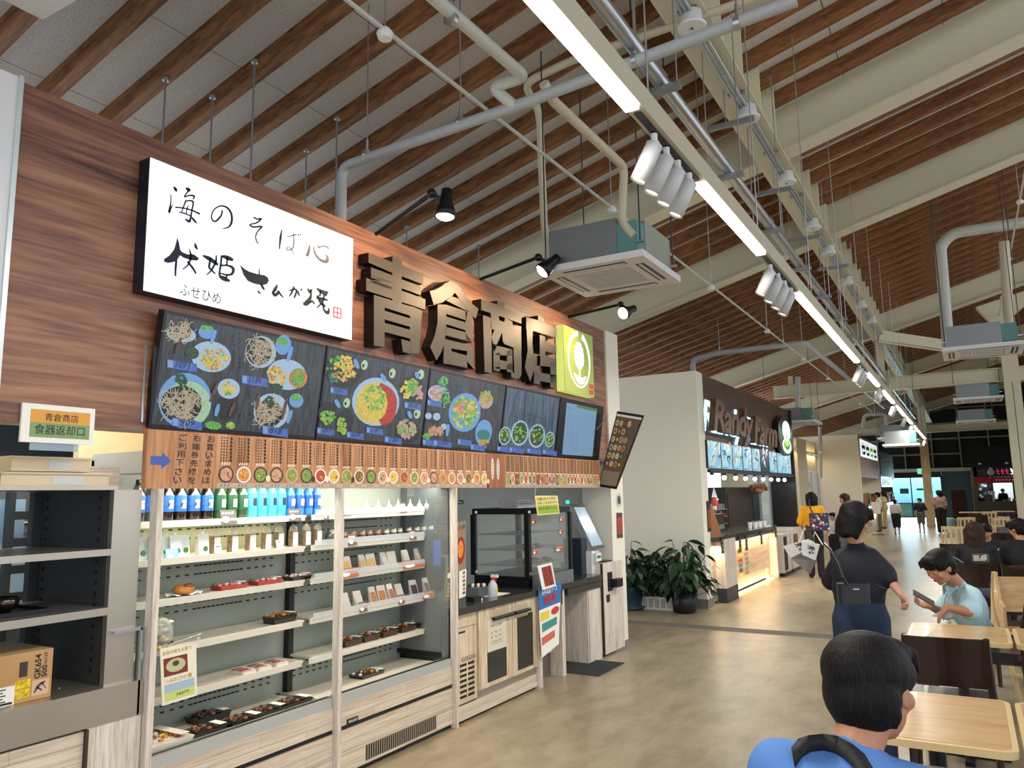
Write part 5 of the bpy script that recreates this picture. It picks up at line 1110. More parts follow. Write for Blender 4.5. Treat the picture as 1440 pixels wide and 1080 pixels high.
# right showcase
def eggman():
    t = empty('wrapped_rice_snack', cat='snack', group='white wrapped snacks on the right top shelf'); m = mat('white_wrap', 'e6eaee', .35)
    MB().ball((0, 0, .026), (.02, .024, .026), m, 8).add([(0, -.012, .045), (0, .012, .045), (-.01, 0, .045), (0, 0, .085)], [(0, 1, 3), (1, 2, 3), (2, 0, 3)], m).build('wrapper', t); MB().ball((.014, -.008, .02), (.006, .012, .01), M_galvd, 6).build('label_print', t); return t
family(eggman, [(XI, yat(x, 712), SHZ[0]) for x in (516, 532, 547, 560, 577, 590, 600)], lambda i: ORD[i]+' white wrapped snack from the left on the top shelf', .4)
card(490, 728, -3.345, SHZ[0]-.01, .07, .06, mat('teal_card', '6a9a98', .7), 'teal grey card at the left of the right top shelf'); card(568, 722, -3.345, SHZ[0]-.01, .07, .065, m_cg, 'dark card in the middle of the right top shelf')
cupm = [mat('onigiri_dark', '1d2420', .4)]
def onigiri(topm):
    def f():
        t = empty('rice_ball', cat='rice ball', group='rice balls in cups on the second right shelf'); MB().lathe((0, 0, 0), [(.022, 0), (.030, .03), (.026, .034)], cupm[0], 8).build('cup', t)
        MB().ball((0, 0, .042), (.022, .024, .018), topm, 8).ball((.008, .01, .056), (.008, .008, .008), f_wh, 6).build('topping', t); return t
    return f
family(onigiri(f_pk), [(XI, yat(x, 760), SHZ[1]) for x in (483, 496, 509, 519, 531)], lambda i: ORD[i]+' rice ball with pink topping from the left', .5)
family(onigiri(f_wh), [(XI, yat(x, 756), SHZ[1]) for x in (543, 553, 562, 575, 586, 596, 606)], lambda i: ORD[i]+' rice ball with white topping from the left', .5)
card(497, 768, -3.34, SHZ[1]-.02, .075, .07, m_cb, 'brown card before the pink rice balls'); card(582, 752, -3.34, SHZ[1]-.02, .07, .065, m_cb, 'brown card before the white rice balls')
def snackbag(m1, hgt=.10, wd=.07):
    def f():
        t = empty('snack_packet', cat='packet', group='clear packets in the right showcase'); h = wd/2
        MB().add([(.02, -h, 0), (.02, h, 0), (-.01, h, 0), (-.01, -h, 0), (-.02, -h, hgt), (-.02, h, hgt), (-.024, h, hgt), (-.024, -h, hgt)], [(0, 1, 2, 3), (4, 5, 6, 7), (0, 1, 5, 4), (1, 2, 6, 5), (2, 3, 7, 6), (3, 0, 4, 7)], mat('packet_film', 'd2ccc0', .2)).build('film', t)
        b = MB(); b.add([(.0215, -h*.8, .004), (.0215, h*.8, .004), (-.008, h*.8, hgt*.7), (-.008, -h*.8, hgt*.7)], [(0, 1, 2, 3)], m1); b.build('contents', t); return t
    return f
chips = mat('potato_chips', 'd2a860', .5, var=.35, vscale=90); tan = mat('smoked_orange', 'b9763a', .5, var=.3, vscale=60); pale = mat('pale_noodles', 'd6cfc0', .6, var=.1); nori = mat('seaweed_mix', '4a3030', .6, var=.6, vscale=70)
family(snackbag(chips), [(XI, yat(x, 800), SHZ[2]) for x in (487, 511, 522)], lambda i: ORD[i]+' packet of golden chips from the left', .3)
family(snackbag(pale), [(XI, yat(x, 795), SHZ[2]) for x in (541, 551, 571, 588)], lambda i: ORD[i]+' pale packet from the left on the third right shelf', .3)
for px, wd, lab in ((492, .17, 'orange brown price strip at the left of the third right shelf'), (583, .23, 'long orange brown price strip with two white ovals on the third right shelf')): card(px, 812 if px < 500 else 798, -3.34, SHZ[2]-.02, wd, .055, m_co, lab)
family(snackbag(pale), [(XI, yat(x, 850), SHZ[3]) for x in (486, 504, 562)], lambda i: ORD[i]+' pale packet from the left on the fourth right shelf')
family(snackbag(tan, .11), [(XI, yat(x, 840), SHZ[3]) for x in (525, 537, 550)], lambda i: ORD[i]+' packet of orange brown strips from the left', .2)
family(snackbag(nori, .11), [(XI, yat(x, 835), SHZ[3]) for x in (582, 600)], lambda i: ORD[i]+' packet of dark seaweed mix from the left', .2)
card(512, 858, -3.34, SHZ[3]-.02, .07, .06, m_cb, 'brown card on the fourth right shelf, left one'); card(566, 846, -3.34, SHZ[3]-.02, .06, .06, m_cb, 'brown card on the fourth right shelf, right one'); card(604, 832, -3.34, SHZ[3]-.02, .14, .05, m_co, 'orange brown strip at the right end of the fourth shelf')
family(foodtray('lunch_box', 'bento', 'lunch boxes on the fifth right shelf', mat('dark_red_box', '2c1210', .3, coat=.4), [f_or, f_dk, f_br, f_rd, f_wh, f_gr], .16, .11, .035, seed=8), [(-3.44, yat(x, 905, -3.44), SHZ[4]) for x in (489, 515, 541, 567, 592)], lambda i: ORD[i]+' lunch box with a white label from the left, fifth shelf')
p = foodtray('takeaway_plate', 'tray', None, mk_blk, [f_or, f_br, f_wh, f_wh], .22, .12, .02)(); p.location = (-3.42, yat(516, 950, -3.42), .421); p['label'] = 'flat black plate of fried food on the right showcase deck'
# things behind and beside the right showcase
t = MB().box(0, .004, 0, .10, 0, .20, mat('blue_folder', '2a58b8', .5)).build('blue_sheet'); t.location = (-3.72, yat(612, 812, -3.7), 1.0); tag(t, 'bright blue sheet behind the right showcase glass', 'sheet')
def board(name, pts, X, lab, cat, m, th=.006):
    q = [on('x', X, *p_) for p_ in pts]; t = empty(name, q[0], label=lab, cat=cat); MB().prism([p_-q[0] for p_ in q], (-th, 0, 0), m).build('sheet', t); return t, [p_-q[0] for p_ in q]
t, P = board('noodle_poster', ((640, 811), (655, 804), (655, 732), (640, 736)), -3.19, 'tall poster with a glowing orange bowl beside the post', 'poster', mat('poster_brown', '8f7a62', .5))
U_, V_ = P[1], P[3]; b = MB(); b.poly([g(.5+.42*math.cos(2*PI*k/16), .45+.26*math.sin(2*PI*k/16)) for k in range(16)], mat('bowl_red', '8e1f12', .5)); b.poly([g(.5+.26*math.cos(2*PI*k/12), .47+.17*math.sin(2*PI*k/12), .002) for k in range(12)], mat('egg_orange', 'e8862a', .5, var=.4, vscale=60)); b.build('photo', t, kind='stuff')
b = MB()
for k in range(3): put_text(b, '冷汁麺'[k], g(.1+.28*k, .84, .002), U_, V_, U_.length*.24, V_.length*.09, M_ink)
b.build('lettering', t, kind='stuff')
t, P = board('picture_menu', ((646, 842), (655, 838), (656, 800), (646, 804)), -3.18, 'white picture menu with a column of small dishes below the poster', 'menu', M_paper)
U_, V_ = P[1], P[3]; b = MB()
for k in range(6): b.poly([g(.5, .1+.15*k), g(.9, .1+.15*k), g(.9, .2+.15*k), g(.5, .2+.15*k)], [f_br, f_or, f_gr][k % 3])
b.build('photo', t, kind='stuff')
t, P = board('khaki_board', ((624, 847), (635, 843), (637, 795), (627, 799)), -3.2, 'narrow khaki stand with white writing inside the glass', 'sign', mat('khaki', '6a5f3c', .6)); U_, V_ = P[1], P[3]; b = MB(); b.poly([g(.5+.28*math.cos(k), .75+.09*math.sin(k)) for k in [2*PI*j/10 for j in range(10)]], M_paper)
for k in range(4): put_text(b, 'そば処本'[k], g(.35, .45-.11*k), U_, V_, U_.length*.3, V_.length*.08, M_paper)
b.build('lettering', t, kind='stuff')
# ================================================================== COUNTER WITH COLD CABINETS
M_wt = mat('dark_worktop', '3b3a38', .18, coat=.3)
t = empty('counter_worktop', (-3.10, 4.51, .73), label='long dark worktop running from the showcases to the ticket machine', cat='worktop')
MB().box(-.72, 0, 0, 2.46, 0, .048, M_wt).build('slab', t)
t = empty('counter_fridge', (-3.13, 4.51, 0), label='whitewashed under-counter fridge with two doors and a slotted grille', cat='fridge')
def B(name, x0, x1, a, c, z0, z1, m, par=None, kind=None): return MB().box(x0, x1, a, c, z0, z1, m).build(name, par or t, kind=kind)
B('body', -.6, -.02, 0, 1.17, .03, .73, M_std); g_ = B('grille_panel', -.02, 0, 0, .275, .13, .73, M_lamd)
b = MB()
for r in range(7):
    for c_ in range(2): b.box(.0, .002, .06+.10*c_, .14+.10*c_, .165+.035*r, .182+.035*r, M_slot)
b.build('vent_slots', g_, kind='stuff'); b = MB()
b.box(0, .002, .045, .125, .60, .612, M_ink); b.box(0, .001, 0, .275, .635, .638, mat('dark_gap')); b.build('badge', g_, kind='stuff')
rs = random.Random(2); b = MB()
for k in range(26): b.ball((.001, .08+.007*k, .42+.012*math.sin(k*1.9)), (.001, .006, .012), mat('ink_drawing', '8a7f70', .6), 5)
b.build('printed_drawing', g_, kind='stuff')
for i, (a, c_) in enumerate(((.285, .755), (.762, 1.165))):
    d_ = B('cabinet_door', -.02, .012, a, c_, .175, .73, M_lamd); W = c_-a
    b = MB(); b.rbox(0, .002, 0, 1, 0, 1, M_steel, .1) if False else b.box(.012, .014, a+(.20 if i == 0 else .03), a+(.41 if i == 0 else .24), .60, .70, mat('handle_recess', 'b9a888', .5)); b.build('handle_recess', d_)
    b = MB(); y0, y1 = (a+.17, c_-.01) if i == 0 else (a+.01, a+.24); b.tube([(.035, y0, .645), (.035, y1, .645)], .014, M_black, 8).box(.012, .035, y0+.01, y0+.03, .635, .655, M_black).box(.012, .035, y1-.03, y1-.01, .635, .655, M_black); b.build('handle', d_)
    zz = .46 if i == 0 else .615; MB().box(.012, .0135, a+(.11 if i == 0 else .07), c_-(.09 if i == 0 else .085), .205, zz, mat('door_window', '20231f', .12, coat=.4)).build('window', d_)
MB().box(.0135, .0155, .395, .665, .415, .64, mat('notice_cream', 'd6cdb8', .7)).build('notice', t); b = MB()
put_text(b, '冷凍さんが焼き', (.016, .435, .585), (0, 1, 0), (0, 0, 1), .17, .018, mat('maroon_ink', '6a2030', .6), off=.01)
for r in range(2):
    for k in range(3): put_text(b, ('1枚', '税込', '円')[k] if r == 0 else ('3枚', '税込', '円')[k], (.016, .44+.06*k, .54-.032*r), (0, 1, 0), (0, 0, 1), .03, .014, M_ink)
b.box(.0158, .0162, .45, .60, .48, .483, M_ink).box(.0158, .0162, .44, .61, .465, .467, M_ink); b.build('notice_lettering', t)
B('steel_plinth', -.05, -.01, .28, 1.16, .11, .175, M_st); B('base_board', -.03, .0, 0, 1.16, .02, .115, M_lam); B('kick_gap', -.05, -.02, 0, 1.16, 0, .02, M_black)
t = MB().box(-.5, .02, 0, .055, 0, .73, M_lamv).build('counter_end_post'); t.location = (-3.13, 5.675, 0); tag(t, 'whitewashed end post right of the counter fridge', 'post')
t = empty('counter_unit', (-3.13, 5.735, 0), label='whitewashed counter front behind the hanging poster, with a grey kick plate', cat='counter')
MB().box(-.12, -.10, 0, .40, .20, .73, M_lamv).build('front_board', t); MB().box(-.14, -.12, 0, .40, 0, .2, mat('brown_kick', '6a6258', .5)).build('kick_plate', t); MB().box(-.6, .0, .40, .46, 0, .73, M_lamv).build('side_board', t); MB().box(-.012, .0, .13, .42, .6, .775, mat('grey_corner', '76716a', .4)).build('corner_cover', t)
t = empty('counter_knee_space', (-3.13, 6.24, 0), label='open knee space with a plain grey board under the ticket machine', cat='counter')
MB().box(-.60, -.58, 0, .72, 0, .73, mat('plain_grey_board', '8f8f8d', .5)).build('back_board', t); MB().box(-.58, 0, .42, .45, 0, .66, M_lamv).build('side_board', t); MB().box(-.02, 0, .44, .72, 0, .66, M_lamv).build('front_board', t); MB().box(-.3, 0.012, .0, .735, .66, .73, M_wt).build('edge_board', t)
# poster sheets on the front
Q = [on('x', -3.085, *p_) for p_ in ((759, 925), (783, 905), (790, 818), (757, 826))]
t = empty('campaign_poster', Q[0], label='curling colourful poster, blue above and white below, taped to the counter front', cat='poster'); P = [q-Q[0] for q in Q]; U_, V_ = P[1], P[3]
g2 = lambda a, c_, l=.0: P[0]*(1-a)*(1-c_)+P[1]*a*(1-c_)+P[2]*a*c_+P[3]*(1-a)*c_+Vector((l+.02*(1-c_)**2, 0, 0))
b = MB(); n = 6
for i in range(n): b.poly([g2(0, i/n), g2(1, i/n), g2(1, (i+1)/n), g2(0, (i+1)/n)], M_paper if i < 4 else mat('poster_sky', '2f6fb0', .5))
b.build('sheet', t, kind='stuff'); b = MB()
def pq(a0, a1, c0, c1, m): b.poly([g2(a0, c0, .002), g2(a1, c0, .002), g2(a1, c1, .002), g2(a0, c1, .002)], m)
pq(.06, .45, .50, .62, mat('p_yellow', 'e0cc3c', .5)); pq(.1, .85, .34, .46, mat('p_teal', '3f8f84', .5)); pq(.05, .75, .16, .27, mat('p_salmon', 'c8685a', .5)); b.poly([g2(.75+.2*math.cos(k), .57+.06*math.sin(k), .002) for k in [2*PI*j/12 for j in range(12)]], mat('p_red', 'c03a30', .5)); b.build('print', t, kind='stuff')
b = MB(); o_ = g2(.12, .86, .003); put_text(b, '木更津産マース', o_, g2(.9, .88)-g2(.1, .86), (0, 0, 1), .28, .045, M_paper, off=.01); put_text(b, '取扱店', g2(.22, .72, .004), g2(.9, .78)-g2(.1, .76), (0, 0, 1), .22, .07, mat('p_red'), off=.02); b.build('lettering', t, kind='stuff')
Q = [on('x', -3.06, *p_) for p_ in ((763, 830), (782, 824), (776, 791), (756, 796))]
t = empty('meat_postcard', Q[0], label='white bordered photo card of red meat tilted at the worktop edge', cat='card'); P = [q-Q[0] for q in Q]; U_, V_ = P[1], P[3]
MB().prism(P, (-.004, 0, 0), M_paper).build('sheet', t); MB().poly([g(.22, .1, .002), g(.9, .1, .002), g(.9, .9, .002), g(.22, .9, .002)], mat('meat_red', '8a342c', .4, var=.6, vscale=40)).build('photo', t)
# warm display case
WX0, WX1, WY0, WY1, WZ0, WZ1 = -3.76, -3.22, 5.72, 6.50, .80, 1.435
t = empty('warming_case', (WX1, WY0, .779), label='black framed glass warming case with shelves of pastries on the worktop', cat='display case'); hz = WZ1-.779
w1, d1_ = WY1-WY0, WX0-WX1
MB().box(d1_, 0, 0, w1, 0, .09, M_black).build('base', t); MB().box(d1_-.01, .01, -.01, w1+.01, hz-.05, hz, M_black).build('top_cover', t)
for x_, y_ in ((0, 0), (d1_, 0), (0, w1), (d1_, w1)): MB().box(x_-.022, x_+.022, y_-.022, y_+.022, .09, hz-.05, M_black).build('corner_post', t)
MB().box(.02, .05, .03, w1-.03, .0, .09, M_galvd).build('control_panel', t)
for x_, y_ in ((.024, -.01), (-.5, -.024)): 
    for z_ in (.12, hz-.03): MB().lathe((x_, y_, z_), [(.012, 0), (.012, .006)], M_galv, 10, (1, -1, 0)).build('knob', t)
for z_ in (.17, .30, .43): MB().box(d1_+.03, -.03, .02, w1-.02, z_, z_+.008, M_galv).build('shelf', t)
for z_, y_ in ((.178, .3), (.308, .35), (.178, .5)):
    b = MB()
    for k in range(5): b.ball((-.12-.06*(k % 3), y_-.1+.06*k, z_+.014), (.03, .035, .016), f_br, 8)
    b.build('pastry', t, kind='stuff')
MB().box(-.002, .002, .02, w1-.02, .09, hz-.05, mat('case_glass')).box(d1_+.02, -.02, -.002, .002, .09, hz-.05, mat('case_glass')).build('glass', t, kind='stuff')
for px, py, wd in ((751, 732, .09), (790, 729, .07), (789, 747, .07), (753, 775, .09), (787, 771, .16)):
    q = on('x', WX1+.015, px, py); card(px, py+6, WX1+.012, q.z-.03, wd, .05, m_co, 'orange label on the warming case glass at its '+{751: 'upper left', 790: 'upper right', 789: 'right middle', 753: 'lower left', 787: 'lower right'}[px], lean=0)
t = empty('stack_of_lids', (-3.45, 5.80, WZ1+.001), label='stack of clear takeaway lids on top of the warming case', cat='lids'); b = MB()
for k in range(4): b.rbox(-.10, .10, 0, .42-.05*k, .018*k, .015+.018*k, mat('clear_lid', 'c9ced2', .25), .02)
b.build('lid', t, kind='stuff')
# small things on the worktop
t = empty('spray_bottle', (-3.22, on('x', -3.22, 693, 828).y, .779), label='clear spray bottle with a red and white trigger on the worktop', cat='bottle')
MB().lathe((0, 0, 0), [(.034, 0), (.036, .01), (.036, .085), (.022, .11), (.014, .125)], mat('clear_spray', 'b9bfc2', .2), 14).build('body', t); MB().lathe((0, 0, .125), [(.016, 0), (.016, .018)], mat('trigger_red', 'c01f28', .4), 10).build('collar', t); MB().box(-.012, .045, -.012, .012, .143, .165, mat('trigger_white', 'e8dcd8', .4)).box(.02, .03, -.006, .006, .115, .143, mat('trigger_red')).build('trigger', t); MB().box(.0355, .037, -.012, .012, .03, .07, mat('p_yellow')).build('label_print', t)
t = empty('payment_terminal', (-3.2, 4.86, .779), label='small black payment device on the worktop near the showcase', cat='device'); MB().rbox(-.04, .04, -.05, .05, 0, .035, M_black, .012).build('body', t); MB().box(-.02, .03, .03, .07, 0, .018, M_paper).build('receipt', t)
t = empty('utensil_box', (-3.34, 5.12, .779), label='grey box of small packets left of the spray bottle', cat='box'); MB().box(-.06, .06, -.07, .07, 0, .07, mat('grey_box', '5c6268', .5)).build('box', t); b = MB()
for k in range(6): b.ball((-.04+.016*k, -.04+.015*k, .08), (.015, .02, .02), (f_dk, f_wh)[k % 2], 6)
b.build('packet', t, kind='stuff')
t = MB().box(-.10, .10, -.13, .13, 0, .0015, M_paper).build('order_sheet'); t.location = (-3.30, 5.25, .779); tag(t, 'white sheet lying on the worktop before the warming case', 'sheet')
Q = [on('x', -3.12, *p_) for p_ in ((756, 725), (787, 722), (784, 697), (752, 697))]
t = empty('hanging_notice', Q[0], label='yellow and green notice with writing hanging over the warming case', cat='notice'); P = [q-Q[0] for q in Q]; U_, V_ = P[1], P[3]
MB().prism(P, (-.003, 0, 0), mat('notice_yellow', 'e6d88a', .6)).build('sheet', t); b = MB(); b.poly([g(.05, .06), g(.96, .06), g(.96, .48), g(.05, .48)], mat('notice_green', '8fb03a', .6)); b.build('green_field', t)
b = MB(); put_text(b, '生麺なめろう丼は', g(.06, .74, .002), U_, V_, U_.length*.84, V_.length*.16, M_ink); put_text(b, '当店にて注文承ります', g(.08, .54, .002), U_, V_, U_.length*.86, V_.length*.15, M_ink); put_text(b, '是非ご賞味ください', g(.10, .26, .002), U_, V_, U_.length*.8, V_.length*.13, mat('dark_green_ink', '3c5a1c', .6)); b.build('lettering', t, kind='stuff')
MB().tube([P[3], P[3]+Vector((0, .02, .06))], .003, M_galv, 5).build('hook', t)
# ticket machine
XK = -3.30; Q = [on('x', XK, *p_) for p_ in ((833, 773), (851, 770), (820, 709), (803, 709))]
zb_, zt_ = .99, 1.45; yk = 7.15
# the screen leans: foot forward of the top, facing the aisle
Kb = [on('y', 7.0, 833, 774), on('y', 7.0, 851, 771)]; Kt = [on('y', 7.0, 803, 709), on('y', 7.0, 820, 709)]
t = empty('ticket_machine', (-3.30, 6.55, .779), label='ticket machine with a tilted touch screen and a teal lamp on the counter end', cat='machine'); O_ = Vector((-3.30, 6.55, .779))
Pk = [on('x', XK+.10, 833, 773)-O_, on('x', XK+.17, 851, 770)-O_, on('x', XK-.05, 821, 709)-O_, on('x', XK-.12, 803, 709)-O_]
MB().prism(Pk, (-.05, 0, -.01), M_black, mat('machine_silver', 'b0b4b8', .4, .4)).build('screen_case', t)
ck = sum(Pk, Vector())/4; MB().poly([ck+(p_-ck)*.86+Vector((.003, 0, .0)) for p_ in Pk], mat('touch_screen', '90a8b8', .15, emit=.35, ecol='9ab4c6')).build('screen', t)
bq = on('x', XK+.10, 833, 775)-O_; MB().box(bq.x-.06, bq.x, bq.y-.02, bq.y+.16, 0, bq.z, M_white).build('stand', t); MB().box(bq.x, bq.x+.04, bq.y+.0, bq.y+.12, bq.z-.10, bq.z-.02, M_white).build('coin_unit', t); MB().box(bq.x+.041, bq.x+.043, bq.y+.02, bq.y+.10, bq.z-.07, bq.z-.045, mat('green_display', '3c6a4a', .4, emit=.2)).build('display', t)
lq = on('x', XK-.12, 798, 706)-O_; MB().ball(lq, .022, mat('teal_lamp', '2fd0c0', .4, emit=1.2), 10).build('lamp', t)
MB().box(bq.x-.25, bq.x-.06, bq.y-.12, bq.y+.0, 0, .34, mat('navy_box', '20303e', .5)).build('printer_box', t)
t = empty('ticket_collection_box', (-3.12, 7.0, 0), label='whitewashed box stand with black dispensers beside the end pillar', cat='stand'); MB().box(-.45, .0, 0, .50, .02, .875, M_lamv).build('body', t); MB().box(-.02, .004, -.001, .006, .02, .875, mat('dark_gap')).build('edge_seam', t); MB().box(-.3, -.02, .08, .36, .876, .885, M_black).build('top_slot', t)
MB().box(0, .01, .12, .22, .60, .78, M_black).box(.01, .07, .20, .34, .63, .71, M_black).build('dispenser', t); MB().box(0, .006, .08, .15, .50, .57, M_black).build('card_reader', t)
b = MB(); b.box(.0, .001, .10, .42, .195, .197, mat('plank_line', '8a7d6e', .6)); b.build('seam', t)
# on the end pillar
q = on('x', -3.13, 873, 703); t = empty('round_sticker', (-3.128, q.y-.06, q.z), label='round clear sticker with a brush character on the end pillar', cat='sticker'); MB().lathe((0, 0, 0), [(.075, 0), (.075, .002)], mat('sticker_film', 'c9ccc2', .4), 24, (1, 0, 0)).build('disc', t)
b = MB(); put_text(b, '義', (.003, -.045, -.045), (0, 1, 0), (0, 0, 1), .09, .09, M_navy, off=.02); b.build('lettering', t, kind='stuff')
t, P = board('pillar_poster', ((868, 757), (876, 756), (875, 721), (867, 721)), -3.126, 'small red food poster on the end pillar', 'poster', mat('poster_dark', '4a3a30', .5), .003); U_, V_ = P[1], P[3]; b = MB(); b.poly([g(.1, .15), g(.9, .15), g(.9, .82), g(.1, .82)], mat('poster_red2', 'a8402c', .5, var=.4, vscale=30)); b.build('photo', t)
# floor mat
t = empty('floor_mat', (-3.12, 6.27, 0), label='dark grey ribbed mat on the floor below the knee space', cat='mat'); MB().box(-.45, .26, 0, .57, 0, .008, mat('mat_grey', '35373a', .9)).build('mat', t); b = MB()
for k in range(26): b.box(-.44, .25, .01+.0215*k, .018+.0215*k, .008, .011, mat('mat_rib', '44474a', .9))
b.build('rib', t, kind='stuff')
# kitchen things over the counter
t = empty('ladle', (-3.8, on('x', -3.8, 650, 700).y, 1.5), label='steel ladle hanging under the menu strip', cat='ladle'); MB().tube([(0, 0, 0), (0, -.01, .2)], .004, M_galv, 5).build('handle', t); MB().ball((0, -.03, -.005), (.03, .045, .02), M_galv, 10).build('cup', t)
t = empty('kitchen_cabinet', (-5.2, 5.3, .0), label='dark steel kitchen cabinet behind the counter', cat='cabinet'); MB().box(0, .3, -.9, 1.6, 0, .9, M_std).build('body', t); MB().box(0, .25, -.9, .5, 1.5, 2.1, mat('dark_hood', '23282c', .5)).build('hood', t); MB().box(.3, .31, .4, .9, .3, .8, M_galvd).build('door', t)
t = MB().box(0, .01, 0, .5, 0, .35, M_paper).build('whiteboard'); t.location = (-5.49, 6.6, 1.55); tag(t, 'pale framed board on the wall above the ticket machine', 'board')
t = empty('brown_board', (-4.3, 5.9, 1.0), label='brown wooden upright panel behind the warming case', cat='panel'); MB().box(0, .03, 0, .16, 0, .9, M_fac).build('panel', t)
# ================================================================== SECOND STALL
XS = -3.02
b = MB()
def word(txt, y0, y1, z0, z1, lab, slope=0.0):
    t = empty('sign_lettering', (XS, y0, z0), label=lab, cat='sign', group='halo-lit wooden words on the second stall')
    vs, fs = text_mesh(txt, 1, .06, .028, .25, .86); xs = [v[0] for v in vs]; ys_ = [v[1] for v in vs]; x0, x1, ya, yb = min(xs), max(xs), min(ys_), max(ys_)
    sx, sy = (y1-y0)/(x1-x0), (z1-z0)/(yb-ya)
    mw = wood('letter_wood', ['3a2418', '5e3e2a', '7a543a'], (1, 1.6, .3), 8, .5)
    MB().add([(v[2]*.7+.01, (v[0]-x0)*sx, (v[1]-ya)*sy) for v in vs], fs, mw).build('letters', t)
    vs, fs = text_mesh(txt, 1, .004, .02, .25, .86)
    MB().add([(v[2]-.115, (v[0]-x0)*sx, (v[1]-ya)*sy) for v in vs], fs, mat('halo_light', 'bfe8f6', .5, emit=2.2, ecol='a8e0f4')).build('halo', t)
word('Randy', 10.62, 13.0, 2.25, 2.86, 'brown wooden script word with a white glow, left one on the second stall'); word('Farm', 13.0, 14.8, 2.33, 2.80, 'brown wooden script word with a white glow, right one beside the logo')
# winged logo
t = empty('winged_logo_sign', (-3.03, 15.95, 2.62), label='black edged lit logo of a white egg with green wings over a green bowl', cat='sign')
def oval(cy, cz, ry, rz, x, n=22): return [(x, cy+ry*math.cos(2*PI*k/n), cz+rz*math.sin(2*PI*k/n)) for k in range(n)]
MB().prism([(0, p[1], p[2]) for p in oval(0, 0, .74, .40, 0)], (-.1, 0, 0), M_black).build('case', t)
mwl = mat('lit_white', 'ffffff', .5, emit=1.1); mgl = mat('lit_green', 'a8d060', .5, emit=.7, ecol='a8d868'); mgd = mat('lit_dark_green', '1f6a4a', .5, emit=.25)
MB().poly(oval(.05, .10, .38, .20, .004), mwl).build('egg', t)
b = MB(); b.poly(oval(.02, -.20, .42, .15, .004), mwl).poly(oval(.02, -.19, .36, .11, .006), mgl)
stroke(b, [(-.3, -.15, .02), (.02, -.25, .05), (.32, -.15, .02)], lambda y, z: Vector((.008, y, z)), mgd); b.build('bowl', t, kind='stuff')
for s in (-1, 1):
    b = MB()
    b.poly([(.004, s*.40, .02), (.004, s*.66, .22), (.004, s*.62, .08), (.004, s*.44, -.10)][::s], mat('wing_green', '6fb88a', .5, emit=.5))
    for k in range(4): stroke(b, [(s*.43, -.06+.04*k, .012), (s*(.52+.03*k), .0+.05*k, .016)], lambda y, z: Vector((.007, y, z)), mgd)
    b.build('wing', t, kind='stuff')
MB().poly([(.007, .03, .12), (.007, .0, -.05), (.007, .1, -.05)], mgd).build('beak', t)
# menu panels
pb = [995, 1014, 1030, 1044, 1057, 1069, 1081, 1092, 1111.5]
for i in range(8):
    y0, y1 = on('x', -3.10, pb[i], 640).y, on('x', -3.10, pb[i+1], 645).y
    t = empty('menu_display', (-3.10, y0+.01, 1.87), label=ORD[i]+' lit menu panel of the second stall, from the left'+(', dark with lists' if i == 5 else ''), cat='menu panel', group='lit menu panels of the second stall')
    W = y1-y0-.02; MB().box(-.05, 0, 0, W, 0, .40, M_bez).build('case', t)
    b = MB(); b.box(0, .002, .01, W-.01, .01, .39, smat('panel_sky', '86c4de', 'b4e0ec', 5, .9) if i != 5 else smat('panel_slate', '2a3a4c', e=.8)); b.build('face', t)
    rs = random.Random(i); b = MB(); f = lambda y, z: Vector((.003, y, z))
    for k in range(7):
        y, z = rs.uniform(.08, W-.08), rs.uniform(.06, .34); stroke(b, [(y, z, .02), (y+rs.uniform(-.15, .15), z+rs.uniform(.03, .1), .04), (y+rs.uniform(-.1, .2), z+rs.uniform(0, .15), .02)], f, rs.choice([smat('pn_navy', '2c5a80', e=.8), smat('pn_green', '3f9a5a', e=.8), smat('pn_orange', 'd8a070', e=.8), smat('pn_white', 'e8f2f4', e=.9)]) if i != 5 else smat('pn_white', 'e8f2f4', e=.9))
    for k in range(5): b.box(.002, .003, .05+.1*W*k, .09+.1*W*k, .02, .035, smat('pn_navy', '2c5a80', e=.8))
    b.build('picture', t, kind='stuff')
t = MB().box(-.05, 0, 0, 6.05, -.05, 0, M_black).build('bulb_rail'); t.location = (-3.10, 10.8, 1.865); tag(t, 'black rail with bare bulbs under the menu panels', 'rail')
for i, px in enumerate((1001, 1018, 1034, 1048, 1061, 1073, 1084, 1094, 1103)):
    q = on('x', -3.13, px, 663+i*.9); t = empty('bare_bulb', (-3.13, q.y, 1.80), label=ORD[i]+' bare glowing bulb from the left under the second stall menu', cat='bulb', group='bulbs of the second stall')
    MB().lathe((0, 0, -.02), [(.03, 0), (.03, .05)], M_black, 10).build('socket', t); MB().ball((0, 0, -.05), .036, mat('bulb_glow', 'fff4e0', .5, emit=4.5), 10).build('bulb', t)
area('bulb_row_light', (-3.2, 13.8, 1.72), (.1, 6), 16, SOFTW); area('stall_inner_light', (-4.3, 13.8, 2.4), (1.2, 5), 60, COOL)
